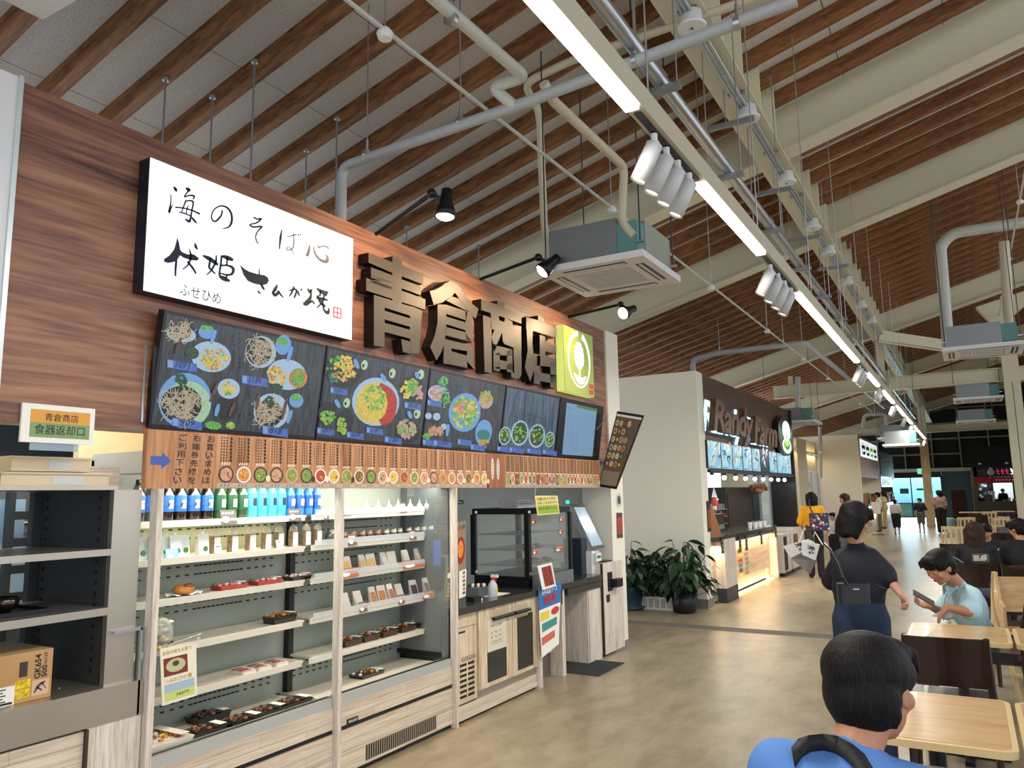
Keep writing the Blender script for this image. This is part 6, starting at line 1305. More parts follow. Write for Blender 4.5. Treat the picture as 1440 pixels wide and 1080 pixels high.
# counter
M_lam2 = wood('stall2_laminate', ['a08a70', 'c6b195', 'dac9b0'], (1, .14, 1.7), 8, .45, 1.0, bands=(1.1, .12, (PI/2, 0, PI/2)))
t = empty('stall_counter', (-3.05, 10.72, 0), label='whitewashed counter of the second stall with a warm glowing front', cat='counter')
def B(name, x0, x1, a, c, z0, z1, m, par=None, kind=None): return MB().box(x0, x1, a, c, z0, z1, m).build(name, par or t, kind=kind)
B('front_panel', -.16, -.12, 0, .3, .03, .88, M_lam2); B('front_panel', -.16, -.12, .92, 3.75, .05, .80, M_lam2); B('worktop', -.7, .0, 0, 3.9, .86, .92, M_wt); B('fascia', -.12, -.02, .92, 3.8, .80, .86, mat('brown_fascia', '5a5248', .5))
B('pier', -.3, .02, .30, .92, .2, .87, M_lamv); B('pier_base', -.3, .025, .30, .92, 0, .2, mat('slate_base', '2c323c', .4)); B('end_post', -.3, .01, 3.75, 3.85, 0, .87, M_lamv)
B('light_strip', -.10, -.06, .95, 3.72, .785, .797, mat('warm_strip', 'ffd8a0', .5, emit=5)); B('light_strip', -.10, -.06, .95, 3.72, .01, .02, mat('warm_strip'))
area('counter_glow', (-3.05-.07, 13.05, .78), (.05, 2.7), 15, WARM); area('counter_glow', (-3.05-.06, 13.05, .03), (.05, 2.7), 9, WARM, (PI, 0, 0)); area('counter_glow', (-3.05-.07, 10.87, .78), (.05, .28), 3, WARM)
for i, (px, py, cnt) in enumerate(((1015, 760, 3), (1040, 758, 2), (1049, 757, 2), (1070, 750, 2), (1090, 741, 2))):
    q = on('x', -3.045, px, py); t2 = empty('menu_tag', (-3.045, q.y-.06, q.z-.02), label=ORD[i]+' small black menu tag on the second stall counter edge', cat='menu tag', group='black tags of the second stall')
    MB().box(0, .006, 0, .13, -.16, .06, M_black).build('card', t2); b = MB()
    for k in range(3): b.box(.006, .007, .02, .11, -.12+.06*k, -.10+.06*k, mat('tag_grey', '8a8880', .6))
    b.build('print', t2, kind='stuff')
b = MB(); rs = random.Random(11)
for c_, m in ((1.55, 'p_yellow'), (1.95, 'poster_dark')):
    for k in range(6): b.box(-.119, -.117, c_+rs.uniform(0, .05), c_+.22+rs.uniform(0, .06), .22+.075*k, .27+.075*k, [mat('p_yellow'), mat('poster_dark'), mat('p_teal'), mat('p_red')][k % 4] if c_ < 1.8 else mat('ink_drawing', '8a7f70', .6))
b.build('posters', t, kind='stuff'); MB().ball((-.1, 3.35, .12), (.05, .14, .1), mat('shell_lamp', 'd8c8a0', .5), 10).build('shell_ornament', t)
# things on that counter
def simple(name, loc, lab, cat, parts, group=None, rz=0):
    t = empty(name, loc, rz, lab, cat, group)
    for nm, m_ in parts: m_.build(nm, t)
    return t
simple('menu_stand', (-3.22, 11.05, .92), 'brown leather menu cover standing open on the second counter', 'menu stand', [('cover', MB().prism([(0, 0, 0), (0, .55, 0), (-.05, .30, .45), (-.05, 0, .46)], (-.02, 0, 0), mat('tan_leather', '9a5a2a', .5), M_black))])
simple('black_display', (-3.14, 10.80, 1.0), 'tall narrow black display board on the end wall of the second stall', 'board', [('board', MB().box(0, .02, -.2, -.05, 0, .42, M_black)), ('photo', MB().box(.02, .022, -.19, -.06, .05, .3, f_br))])
simple('toaster', (-3.5, 12.1, .92), 'black kitchen appliance on the second counter', 'appliance', [('body', MB().rbox(-.15, .15, -.2, .2, 0, .28, M_black, .03)), ('panel', MB().box(.15, .155, -.15, .15, .05, .12, M_galvd))])
for i, (y, c_) in enumerate(((12.5, 'left'), (13.2, 'right'))):
    b = MB().lathe((0, 0, 0), [(.06, 0), (.07, .08), (.04, .2)], mat('p_red'), 10); simple('gnome_figure', (-3.75, y, 1.25), 'small red figure with a pointed white hat on the rack, '+c_+' one', 'figure', [('body', b), ('hat', MB().lathe((0, 0, .2), [(.05, 0), (.005, .16)], M_paper, 10)), ('beard', MB().ball((.04, 0, .16), .03, M_paper, 8))])
t = empty('wire_rack', (-3.72, 12.9, .92), label='wire rack full of small goods behind the second counter', cat='rack')
b = MB()
for z_ in (.08, .2, .32): b.box(-.12, .12, -.45, .55, z_, z_+.008, M_galvd)
b.build('shelf', t, kind='stuff'); b = MB(); rs = random.Random(4)
for k in range(34): x_, y_, z_ = rs.uniform(-.1, .1), rs.uniform(-.42, .5), rs.choice((.09, .21, .33)); b.box(x_-.03, x_+.03, y_-.03, y_+.03, z_, z_+rs.uniform(.04, .1), rs.choice([M_paper, f_br, f_gr, M_galvd, f_rd, f_dk]))
b.build('goods', t, kind='stuff')
for i in range(6): simple('cup_stack', (-3.25+.05*(i % 2), 13.5+.17*i, .92), ORD[i]+' small white cup stack from the left on the second counter', 'cups', [('cup', MB().lathe((0, 0, 0), [(.03, 0), (.04, .1)], M_paper, 10)), ('lid', MB().lathe((0, 0, .1), [(.042, 0), (.03, .012)], f_dk, 10))], 'cups on the second counter')
simple('dark_cupboard', (-3.80, 14.1, .0), 'tall dark brown cupboard at the back of the second stall', 'cupboard', [('body', MB().box(-.5, 0, 0, 2.6, 0, 1.62, mat('espresso_wood', '241611', .5))), ('shelf_niche', MB().box(0, .01, 2.0, 2.55, .9, 1.15, M_black)), ('shelf_niche', MB().box(0, .01, 2.0, 2.55, 1.2, 1.45, M_black)), ('door', MB().box(0, .012, .1, 1.8, .1, 1.5, mat('espresso_wood')))])
simple('wall_shelf_goods', (-4.9, 12.6, 1.62), 'white cabinet with small items near the ceiling of the second stall', 'cabinet', [('cabinet', MB().box(-.2, .1, 0, 2.6, 0, .22, mat('pale_blue_white', 'c4d4e0', .5))), ('item', MB().lathe((.12, 1.6, .22), [(.05, 0), (.05, .1)], f_dk, 8))])
simple('globe_lamp', (-3.9, 11.0, 1.55), 'clear glass globe lamp hanging at the left inside the second stall', 'lamp', [('globe', MB().ball((0, 0, 0), .15, mat('case_glass'), 14)), ('cord', MB().tube([(0, 0, .15), (0, 0, .9)], .006, M_black, 5)), ('bulb', MB().ball((0, 0, .03), .03, mat('bulb_glow'), 8))])
simple('garland', (-3.6, 15.9, 1.58), 'brown dried garland hanging above the dark cupboard', 'garland', [('stems', (lambda m_: [m_.ball((random.uniform(-.1, .1), random.uniform(-.5, .5), random.uniform(-.05, .08)), .05, f_br, 6) for k in range(26)] and m_)(MB()))])
for i, (y0, w_) in enumerate(((14.75, .75), (15.6, 1.2))):
    simple('bin_cabinet', (-3.0, y0, 0), ('black and white striped bin beside the glowing counter', 'pale plank pattern cabinet at the end of the second stall')[i], 'cabinet', [('body', MB().box(-.5, 0, 0, w_, .06, .74+.06*i, M_lamv)), ('base', MB().box(-.48, .01, 0, w_, 0, .06, M_black)), ('flap', MB().box(0, .012, w_*.2, w_*.5, .1 if i == 0 else .3, .7, M_black if i == 0 else f_br))])
# ---- plants by the end wall
leafm = MB(); pts = []
for k in range(9):
    t_ = k/8; wd = .5*math.sin(PI*min(1, t_*1.02+.05))**.8*(1.15-t_*.6); pts.append((t_, wd))
L_ = [(t_, -w_*.5, -.35*t_*t_+.02*abs(w_)) for t_, w_ in pts]; R_ = [(t_, w_*.5, -.35*t_*t_+.02*abs(w_)) for t_, w_ in pts]; M0 = [(t_, 0, -.35*t_*t_-.02) for t_, w_ in pts]
leafm.add(L_+M0+R_, [(i, i+1, 10+i, 9+i) for i in range(8)]+[(9+i, 10+i, 19+i, 18+i) for i in range(8)], M_grn, True)
leaf_me = leafm.mesh('leaf'); LM = []
for i, c_ in enumerate(('0e2616', '173a20', '20492a')):
    m_ = leaf_me.copy(); m_.materials[0] = mat('leaf_tone_'+'abc'[i], c_, .35, var=.25, vscale=5); LM.append(m_)
def plant(name, loc, lab, n, rad, hgt, pot, seed, reds=0, rx=1, ry=1):
    rs = random.Random(seed); t = empty(name, loc, label=lab, cat='plant')
    pot(t)
    MB().lathe((0, 0, .2), [(.1, 0), (.1, .03)], mat('soil', '1a120c', .9), 12).build('soil', t)
    stems = MB()
    for i in range(n):
        a = rs.random()*2*PI; el = rs.uniform(-.2, 1.35); r = rad*rs.uniform(.5, 1)*math.cos(max(el, 0))*.95; h = .25+hgt*rs.uniform(.15, .85)*max(.15, (math.sin(max(el, 0))+.35))/1.3
        p = Vector((r*rx*math.cos(a), r*ry*math.sin(a), h)); o = bpy.data.objects.new('leaf', rs.choice(LM)); C.objects.link(o); o.parent = t; o.location = p
        s = rs.uniform(.14, .24); o.scale = (s, s, s); o.rotation_euler = (rs.uniform(-.5, .5), rs.uniform(-.1, .9), a+rs.uniform(-.6, .6))
        if i % 2 == 0: stems.tube([(0, 0, .2), (p.x*.5, p.y*.5, h*.75), tuple(p)], .005, mat('stem_green', '2c4a24', .6), 4, False)
    stems.build('stems', t, kind='stuff')
    for i in range(reds):
        a = rs.random()*2*PI; o = MB().add([(0, 0, 0), (.03, .03, .01), (.07, 0, .0), (.03, -.03, .01)], [(0, 1, 2, 3)], mat('anthurium_red', 'c03040', .3)).build('flower', t); o.location = (.12*math.cos(a)+.15, .1*math.sin(a), .55+.12*i); o.rotation_euler = (0, -.5, a)
def rpot(t): MB().lathe((0, 0, 0), [(.11, 0), (.15, .02), (.17, .26), (.155, .26), (.14, .2)], mat('dark_pot', '14161a', .4), 18).build('pot', t)
def bpot(t): MB().lathe((0, 0, 0), [(.13, 0), (.2, .02), (.2, .04), (.15, .05), (.19, .30), (.17, .30)], mat('blue_grey_pot', '2c4652', .4), 18).build('pot', t)
def box_pot(t):
    MB().rbox(-.24, .24, -.10, .10, 0, .17, M_paper, .02).build('planter', t)
    b = MB()
    for k in range(5): b.box(-.2+.085*k, -.14+.085*k, -.104, -.10, .03, .14, mat('planter_relief', 'b9b6ae', .6))
    b.build('relief', t, kind='stuff')
plant('potted_anthurium', (-3.30, 9.98, 0), 'big leafy dark green anthurium in a black pot near the stall corner', 150, .44, .86, rpot, 3, 2)
plant('potted_shrub', (-4.06, 10.0, 0), 'leafy green plant in a blue grey pot beside the end pillar', 130, .32, .78, bpot, 5)
plant('planter_box_plant', (-3.70, 10.15, 0), 'low leafy plant in a white rectangular planter between the two pots', 110, .26, .60, box_pot, 8, 0, 1.1, .6)
# ================================================================== FAR STALLS
t = empty('far_stall_sign', (-3.17, 29.9, 2.70), label='white lit sign with four bold dark and green characters on the third block', cat='sign')
MB().box(-.02, .01, 0, 5.8, 0, .62, mat('lit_white_panel', 'e8f4f8', .5, emit=.9)).build('panel', t); b = MB()
for i in range(4):
    m_ = M_ink if i != 2 else mat('lime_ink', '9ac23a', .5, emit=.3); y = .4+1.35*i
    for s in ([(y, .52, .10), (y+.1, .1, .14)], [(y-.1, .36, .12), (y+1.0, .36, .14)], [(y+.6, .55, .12), (y+.65, .08, .16)], [(y+.15, .12, .10), (y+1.0, .16, .10)]): stroke(b, s, lambda a, z: Vector((.012, a, z)), m_)
b.build('lettering', t, kind='stuff')
t = empty('dark_stall_sign', (-3.18, 36.8, 2.15), label='dark red sign with faint white marks beyond the third block', cat='sign'); MB().box(-.02, .01, 0, 6.2, 0, 1.0, mat('dark_red_facade')).build('panel', t); b = MB(); rs = random.Random(6)
for k in range(14): stroke(b, [(rs.uniform(.3, 5.5), rs.uniform(.1, .9), .05), (rs.uniform(.3, 5.5), rs.uniform(.1, .9), .03)][:1]*1+[(rs.uniform(.3, 5.5), rs.uniform(.1, .9), .05)], lambda a, z: Vector((.012, a, z)), mat('dull_white', 'a08078', .6))
b.build('lettering', t, kind='stuff')
t = empty('far_menu_screen', (-3.2, 37, 1.62), label='small pale lit menu screen of the dark far stall', cat='screen'); MB().box(-.02, .01, 0, 5.2, 0, .45, smat('far_page', 'a8ccd8', e=.8)).build('panel', t); b = MB()
for k in range(7): b.box(.01, .02, .3+.7*k, .6+.7*k, .08, .38, M_navy)
b.build('picture', t, kind='stuff')
for i, (y0, y1, c_) in enumerate(((29.7, 35.9, 'third block'), (36.4, 43.8, 'dark stall'))):
    t = empty('far_counter', (-3.2, y0, 0), label='counter of the '+c_+' crowded with goods, warm lit below', cat='counter'); MB().box(-.5, 0, 0, y1-y0, .0, .85, M_lam2).build('body', t); MB().box(-.55, .03, 0, y1-y0, .85, .9, M_wt).build('worktop', t)
    b = MB(); rs = random.Random(20+i)
    for k in range(70): y, x_ = rs.uniform(.1, y1-y0-.3), rs.uniform(-.5, -.05); b.box(x_, x_+.12, y, y+.14, .9, .9+rs.uniform(.06, .5), rs.choice([M_paper, f_br, f_gr, f_rd, f_dk, M_galvd, f_or]))
    b.build('goods', t, kind='stuff')
    area('counter_glow', (-3.1, (y0+y1)/2, .5), (.1, y1-y0), 14, WARM, (0, PI/2, 0))
t = empty('barrier_stand', (-2.75, 29.0, 0), label='thin metal sign stand leaning beside the third block counter', cat='stand'); MB().tube([(0, 0, 0), (0, 0, 1.0)], .012, M_galv, 6).build('pole', t); MB().box(-.2, .2, -.02, .02, 0, .02, M_black).build('foot', t); MB().box(-.14, .14, -.01, .01, .7, 1.1, M_paper).build('sheet', t)
# exit sign
t = empty('exit_sign', (-1.95, 46.25, 2.42), label='small green and white exit sign above the far glass doors', cat='sign'); MB().box(-.28, .28, 0, .06, -.14, .14, mat('exit_green', '8fe0b8', .5, emit=.9)).build('box', t)
b = MB(); stroke(b, [(-.1, -.09, .05), (-.02, .0, .05), (.06, .1, .05)], lambda x, z: Vector((x, -.003, z)), mat('exit_figure', '0f6a44', .5)); stroke(b, [(-.02, 0, .04), (.08, -.06, .04)], lambda x, z: Vector((x, -.003, z)), mat('exit_figure')); b.build('figure_mark', t)
t = empty('blue_plate', (1.17, 19.30, 1.40), label='small blue plate with a white mark on the steel column at the right edge', cat='sign'); MB().box(-.02, .22, 0, .01, 0, .52, mat('plate_blue', '24468a', .4)).build('plate', t)
b = MB(); stroke(b, [(.06, .42, .05), (.07, .22, .04), (.15, .20, .03), (.17, .10, .03)], lambda x, z: Vector((x, -.003, z)), M_paper); b.build('symbol', t)
# red shop at the far right
t = empty('red_shop', (1.15, 44.0, 0), label='far shop front with a dark fascia, a round white emblem and a red banner', cat='shop front')
MB().box(-.85, 1.0, .0, .1, 2.02, 2.62, mat('shop_fascia', '140d12', .5)).build('fascia', t); MB().box(-.85, 1.0, -.03, .0, 1.72, 2.0, mat('banner_red', '7a1420', .6, emit=.15)).build('banner', t)
b = MB(); b.lathe((-.12, -.02, 2.24), [(.15, 0), (.15, .02)], M_paper, 18, (0, 1, 0)); b.box(-.2, -.04, -.03, -.01, 2.38, 2.46, M_paper); b.build('emblem', t, kind='stuff')
b = MB(); mp_ = mat('pink_neon', 'c82a5a', .5, emit=.8); f = lambda x, z: Vector((x, -.015, z))
for i in range(3):
    x = .1+.19*i
    for s in ([(x, 2.28, .03), (x+.14, 2.30, .03)], [(x+.05, 2.4, .03), (x+.06, 2.15, .03)], [(x+.02, 2.2, .02), (x+.13, 2.14, .03)]): stroke(b, s, f, mp_)
for s in ([(.70, 2.40, .05), (.78, 2.2, .05), (.90, 2.16, .04)], [(.72, 2.26, .05), (.92, 2.42, .05)], [(.68, 2.12, .04), (.95, 2.22, .05)]): stroke(b, s, f, mwl)
for k in range(7): stroke(b, [(.05+.13*k, 1.84, .05), (.12+.13*k, 1.88, .05)], lambda x, z: Vector((x, -.035, z)), M_paper)
for k in range(8): b.box(-.2+.15*k, -.1+.15*k, -.04, -.03, 2.0, 2.02, M_paper)
b.build('lettering', t, kind='stuff')
MB().box(-.85, -.3, 1.2, 1.25, .8, 1.75, mat('shop_grey', '39424a', .5)).build('back_board', t); MB().box(-.05, .75, 1.2, 1.25, .8, 1.72, mat('shop_window', 'dce8ee', .5, emit=.75)).build('pale_window', t)
b = MB(); rs = random.Random(9)
for k in range(16): x, z = rs.uniform(-.8, -.1), rs.uniform(.9, 1.6); b.box(x, x+.12, 1.1, 1.12, z, z+.12, rs.choice([M_paper, M_galvd, M_paper, f_dk]))
b.build('posters', t, kind='stuff'); MB().box(-.85, 1.0, -.1, .3, 0, .85, mat('shop_counter', '5a5a56', .5)).build('counter', t)
b = MB()
for k in range(24): x = rs.uniform(-.8, .9); b.box(x, x+.1, -.05, .1, .85, .85+rs.uniform(.04, .22), rs.choice([M_paper, f_dk, f_rd, M_galvd]))
b.build('goods', t, kind='stuff')
area('shop_light', (1.15, 44.8, 2.0), (1.6, .5), 14, (.8, .9, 1.0))
for x in (-.55, .55): spot('shop_spot', (1.15+x, 43.7, 2.75), (1.15+x, 44.0, 2.1), 10, (.85, .92, 1), 1.2)
# ================================================================== TABLES AND CHAIRS
def mk_table(x0, x1, y0, y1, lab, grp=None, z=.70, simple_=False):
    t = empty('dining_table', ((x0+x1)/2, (y0+y1)/2, 0), label=lab, cat='table', group=grp); w_, d_ = (x1-x0)/2, (y1-y0)/2
    MB().rbox(-w_, w_, -d_, d_, z-.028, z-.003, M_beechr, .05, 5).build('edge', t)
    MB().rbox(-w_+.02, w_-.02, -d_+.02, d_-.02, z-.003, z-.0005, M_beech, .035, 5).build('tabletop', t)
    MB().lathe((0, 0, .02), [(.03, 0), (.03, z-.05)], M_blackm, 12).build('pedestal', t); MB().box(-.2, .2, -.025, .025, 0, .025, M_blackm).build('foot', t); MB().box(-.025, .025, -.2, .2, 0, .0249, M_blackm).build('foot', t)
    return t
mk_table(-.385, .14, 5.12, 5.70, 'beech topped table under the wet wipe hand of the boy in light blue'); mk_table(-.44, .07, 3.07, 3.79, 'beech topped table nearest the viewer, beside the head of the boy in front')
mk_table(.155, .69, 5.10, 5.70, 'beech topped table at the right edge behind, next to the wipe table'); mk_table(.085, .60, 3.07, 3.79, 'beech topped table cut off at the lower right corner')
def mk_chair(lab, loc, rz, kind='dark', grp=None):
    t = empty('dining_chair', loc, rz, lab, 'chair', grp)    # faces local +y
    F_ = M_walnut if kind == 'dark' else M_beechr; S_ = M_vinyl if kind == 'dark' else M_beech
    MB().rbox(-.21, .21, -.20, .21, .405, .45, S_, .04).build('seat', t)
    MB().box(-.20, .20, -.19, .19, .37, .405, F_).build('seat_frame', t)
    for x in (-.19, .19):
        MB().tube([(x, .17, 0), (x*.98, .165, .38)], [.016, .02], F_, 6).build('leg', t); MB().tube([(x*1.02, -.23, 0), (x, -.19, .42), (x*.96, -.27, .80)], [.016, .021, .015], F_, 6).build('leg', t)
    if kind == 'dark':
        b = MB(); n = 10; r1 = []; 
        for k in range(n+1):
            u_ = -1+2*k/n; x = .185*u_; y = -.25-.014*(1-u_*u_); r1.append((x, y))
        vs = [(x, y-.00-.03*h, z) for z, h in ((.56, 0), (.80, 1)) for x, y in r1]+[(x, y-.018-.03*h, z) for z, h in ((.56, 0), (.80, 1)) for x, y in r1]; m_ = n+1
        fs = [(k, k+1, m_+k+1, m_+k) for k in range(n)]+[(2*m_+k, 3*m_+k, 3*m_+k+1, 2*m_+k+1) for k in range(n)]+[(m_+k, m_+k+1, 3*m_+k+1, 3*m_+k) for k in range(n)]+[(k, 2*m_+k, 2*m_+k+1, k+1) for k in range(n)]+[(0, m_, 3*m_, 2*m_), (n, 2*m_+n, 3*m_+n, m_+n)]
        b.add(vs, fs, F_, False); b.build('backrest', t)
    else:
        MB().box(-.19, .19, -.27, -.25, .74, .80, F_).build('backrest', t)
        for k in range(4): MB().box(-.15+.09*k, -.11+.09*k, -.262, -.248, .45, .74, F_).build('slat', t)
    MB().tube([(-.18, .0, .2), (.18, 0, .2)], .01, F_, 5).build('stretcher', t)
    KIDS[t.name] = list(t.children); return t
ch = mk_chair('glossy dark chair pushed under the wipe table, its back to the viewer', (-.17, 4.86, 0), 0)
clone(ch, (-.19, 2.78, 0), 'dark chair in front of the nearest table, mostly below the picture edge'); clone(ch, (.42, 4.72, 0), 'black chair at the right edge beside the glossy one', .0)
ch['group'] = 'dark dining chairs'
clone(ch, (-.14, 1.50, 0), 'dark chair the boy in the blue shirt sits on'); clone(ch, (.03, 6.45, 0), 'dark chair the boy in light blue sits on', PI/2)
# middle distance row (tables right of the walkway)
lc = None; tb = None
rows = [(.52, 8.35, 'beech table just behind the boy in light blue'), (.30, 10.6, 'beech table of the family with the plastic bag'), (.95, 10.6, 'beech table right of the family table'), (.55, 13.4, 'beech table behind the family'), (1.2, 13.4, 'beech table behind the family, right one'), (.6, 16.2, 'beech table left of the steel column'), (1.5, 16.2, 'beech table in front of the steel column'),
        (.3, 20.5, 'distant beech table just past the steel column'), (1.1, 21.5, 'distant beech table left of the low screen'), (.2, 25.5, 'distant beech table near the slatted chairs, right'), (1.0, 26, 'distant beech table before the red shop'), (.0, 31, 'farthest beech table left'), (1.0, 32, 'farthest beech table right')]
for i, (x, y, lab) in enumerate(rows): mk_table(x-.33, x+.33, y-.3, y+.3, lab)
dk = [(.28, 7.55, 0, 'dark chair right behind the beech highchair'), (.75, 7.6, 0, 'dark chair at the right edge beside the beech highchair'), (.02, 9.35, 0, 'dark chair the woman in the black shirt sits on'), (.42, 9.2, 0, 'dark chair the man in black sits on'), (.18, 11.4, PI, 'dark chair the child sits on'), (-.20, 12.3, 0, 'dark chair at the walkway edge of the family row'),
      (.35, 12.65, 0, 'dark chair before the second family row'), (.9, 12.7, 0, 'second dark chair before the second family row'), (.4, 15.3, 0, 'dark chair before the column row, left'), (1.3, 15.4, 0, 'dark chair before the column row, right'), (.6, 17, PI, 'dark chair behind the column row'), (1.5, 17, PI, 'dark chair behind the column row, right'), (1.0, 20.7, 0, 'distant dark chair, right of the column'), (.2, 24.8, 0, 'distant dark chair, left'), (1.1, 25.2, 0, 'distant dark chair before the red shop')]
for x, y, r, lab in dk: clone(ch, (x, y, 0), lab, r)
lc = mk_chair('light slatted chair at the walkway edge, nearest of its kind', (-.32, 17.6, 0), 0, 'light', 'light slatted chairs')
for x, y, r, lab in ((.30, 18.2, 0, 'light slatted chair behind the child'), (.62, 22.4, 0, 'light slatted chair before the low screen'), (-.1, 22.8, 0, 'light slatted chair behind the first one'), (.5, 28, 0, 'farthest light slatted chair')): clone(lc, (x, y, 0), lab, r)
t = MB().box(-.45, .45, 0, .04, 0, 1.15, mat('tan_screen', 'a8946c', .7)).box(-.47, .47, -.01, .05, 1.15, 1.19, M_beechr).build('low_screen'); t.location = (1.55, 24, 0); tag(t, 'low tan partition behind the man in black', 'partition')
# high chair
t = empty('highchair', (.30, 7.15, 0), .25, 'beech wooden highchair at the right edge behind the light blue boy', 'highchair')
for s in (-1, 1):
    x = s*.2; MB().prism([(x, .30, 0), (x, .34, 0), (x, .06, .82), (x, .02, .90), (x, -.04, .90), (x, .0, .78)], (.025, 0, 0), M_beechr).build('leg', t)
    MB().prism([(x, -.34, 0), (x, -.30, 0), (x, .06, .60), (x, .02, .62)], (.025, 0, 0), M_beechr).build('leg', t)
    MB().prism([(x, -.16, .48), (x, .10, .48), (x, .06, .82), (x, .0, .90), (x, -.05, .88), (x, -.09, .70), (x, -.17, .66)], (.02, 0, 0), M_beech).build('side_panel', t)
MB().box(-.2, .2, -.16, .10, .46, .48, M_beechr).build('seat', t); MB().box(-.2, .2, .03, .05, .6, .86, M_beech).build('backrest', t); MB().box(-.2, .2, -.28, -.24, .18, .2, M_beechr).build('footrest', t)
# plastic bag on the family table
rs = random.Random(3); t = empty('plastic_bag', (.28, 10.45, .70), label='crumpled clear plastic bag on the family table', cat='bag'); b = MB(); n = 12; V = []
for j in range(6):
    for k in range(n): r = (.16, .19, .17, .13, .09, .03)[j]*rs.uniform(.8, 1.15); V.append((r*math.cos(2*PI*k/n), r*.8*math.sin(2*PI*k/n), .03*j+(.002 if j == 0 else rs.uniform(0, .02))))
b.add(V, [(j*n+k, j*n+(k+1) % n, (j+1)*n+(k+1) % n, (j+1)*n+k) for j in range(5) for k in range(n)], mat('bag_film', 'cfd0cc', .15, alpha=.55)); b.build('film', t); MB().box(-.1, .06, -.08, .05, .002, .05, f_or).build('food_pack', t)
# ================================================================== PEOPLE
def meshify(mb, name, vox, sm, m, parent=None, kind=None, dec=None):
    me = mb.mesh('tmp'); o = bpy.data.objects.new('tmp', me); C.objects.link(o)
    b = bmesh.new(); b.from_mesh(me); bmesh.ops.remove_doubles(b, verts=b.verts, dist=1e-5); bmesh.ops.recalc_face_normals(b, faces=b.faces); b.to_mesh(me); b.free()
    r = o.modifiers.new('r', 'REMESH'); r.mode = 'VOXEL'; r.voxel_size = vox
    s = o.modifiers.new('s', 'SMOOTH'); s.factor = .5; s.iterations = sm
    if dec: d = o.modifiers.new('d', 'DECIMATE'); d.ratio = dec
    dg = bpy.context.evaluated_depsgraph_get(); nm = bpy.data.meshes.new_from_object(o.evaluated_get(dg)); bpy.data.objects.remove(o)
    nm.materials.clear(); nm.materials.append(m); nm.name = name
    nm.polygons.foreach_set('use_smooth', [True]*len(nm.polygons))
    q = bpy.data.objects.new(name, nm); C.objects.link(q)
    if parent: q.parent = parent
    return q
def cap(b, p, q, r0, r1, m=None):
    p, q = Vector(p), Vector(q); n = 5; b.tube([p.lerp(q, i/n) for i in range(n+1)], [r0+(r1-r0)*i/n for i in range(n+1)], M_paper, 12); b.ball(p, r0, M_paper, 12); b.ball(q, r1, M_paper, 12)
def frame(fd, ud):
    f = Vector(fd).normalized(); u = Vector(ud); u = (u-f*u.dot(f)).normalized(); r = f.cross(u); return f, u, r
def E(b, c, rad, F): b.ball(c, rad, M_paper, 22, Matrix((F[2], F[0], F[1])).transposed())   # radii: right, forward, up
def hairmat(name, c1, c2):
    m = bpy.data.materials.new(name); m.use_nodes = True; nt = m.node_tree; b = nt.nodes['Principled BSDF']; N = nt.nodes.new; L = nt.links.new
    tc = N('ShaderNodeTexCoord'); mp = N('ShaderNodeMapping'); mp.inputs['Scale'].default_value = (1, 1, .12); n = N('ShaderNodeTexNoise'); n.inputs['Scale'].default_value = 230; n.inputs['Detail'].default_value = 3; n.inputs['Distortion'].default_value = .3
    r = N('ShaderNodeValToRGB'); r.color_ramp.elements[0].position = .42; r.color_ramp.elements[1].position = .72; r.color_ramp.elements[0].color = (*lin(c1), 1); r.color_ramp.elements[1].color = (*lin(c2), 1)
    bp = N('ShaderNodeBump'); bp.inputs['Strength'].default_value = .55; bp.inputs['Distance'].default_value = .004
    L(tc.outputs['Object'], mp.inputs[0]); L(mp.outputs[0], n.inputs['Vector']); L(n.outputs['Fac'], r.inputs['Fac']); L(r.outputs['Color'], b.inputs['Base Color']); L(n.outputs['Fac'], bp.inputs['Height']); L(bp.outputs['Normal'], b.inputs['Normal'])
    b.inputs['Roughness'].default_value = .6; b.inputs['Specular IOR Level'].default_value = .22; MATS[name] = m; return m
SK = mat('skin', 'b98263', .5, var=.05, vscale=10); HAIR = hairmat('black_hair', '050405', '1c1614'); HAIRB = hairmat('brown_hair', '1c0f0b', '4a2e22')
def head(b, c, fd, ud, s=1):
    F = frame(fd, ud); f, u, r = F; c = Vector(c)
    E(b, c+u*.02*s, (.074*s, .092*s, .092*s), F); E(b, c-u*.045*s+f*.022*s, (.056*s, .064*s, .064*s), F); E(b, c-u*.088*s+f*.056*s, (.026*s, .022*s, .020*s), F)
    E(b, c+f*.088*s-u*.018*s, (.012*s, .020*s, .022*s), F); E(b, c+f*.083*s+u*.008*s, (.008*s, .012*s, .03*s), F)
    E(b, c+f*.079*s-u*.058*s, (.022*s, .010*s, .008*s), F)
    for k in (-1, 1): E(b, c+r*.074*s*k-f*.004*s-u*.012*s, (.008*s, .020*s, .030*s), F); E(b, c+r*.04*s*k+f*.062*s-u*.025*s, (.024*s, .022*s, .022*s), F); E(b, c+r*.03*s*k+f*.072*s+u*.024*s, (.026*s, .012*s, .008*s), F)
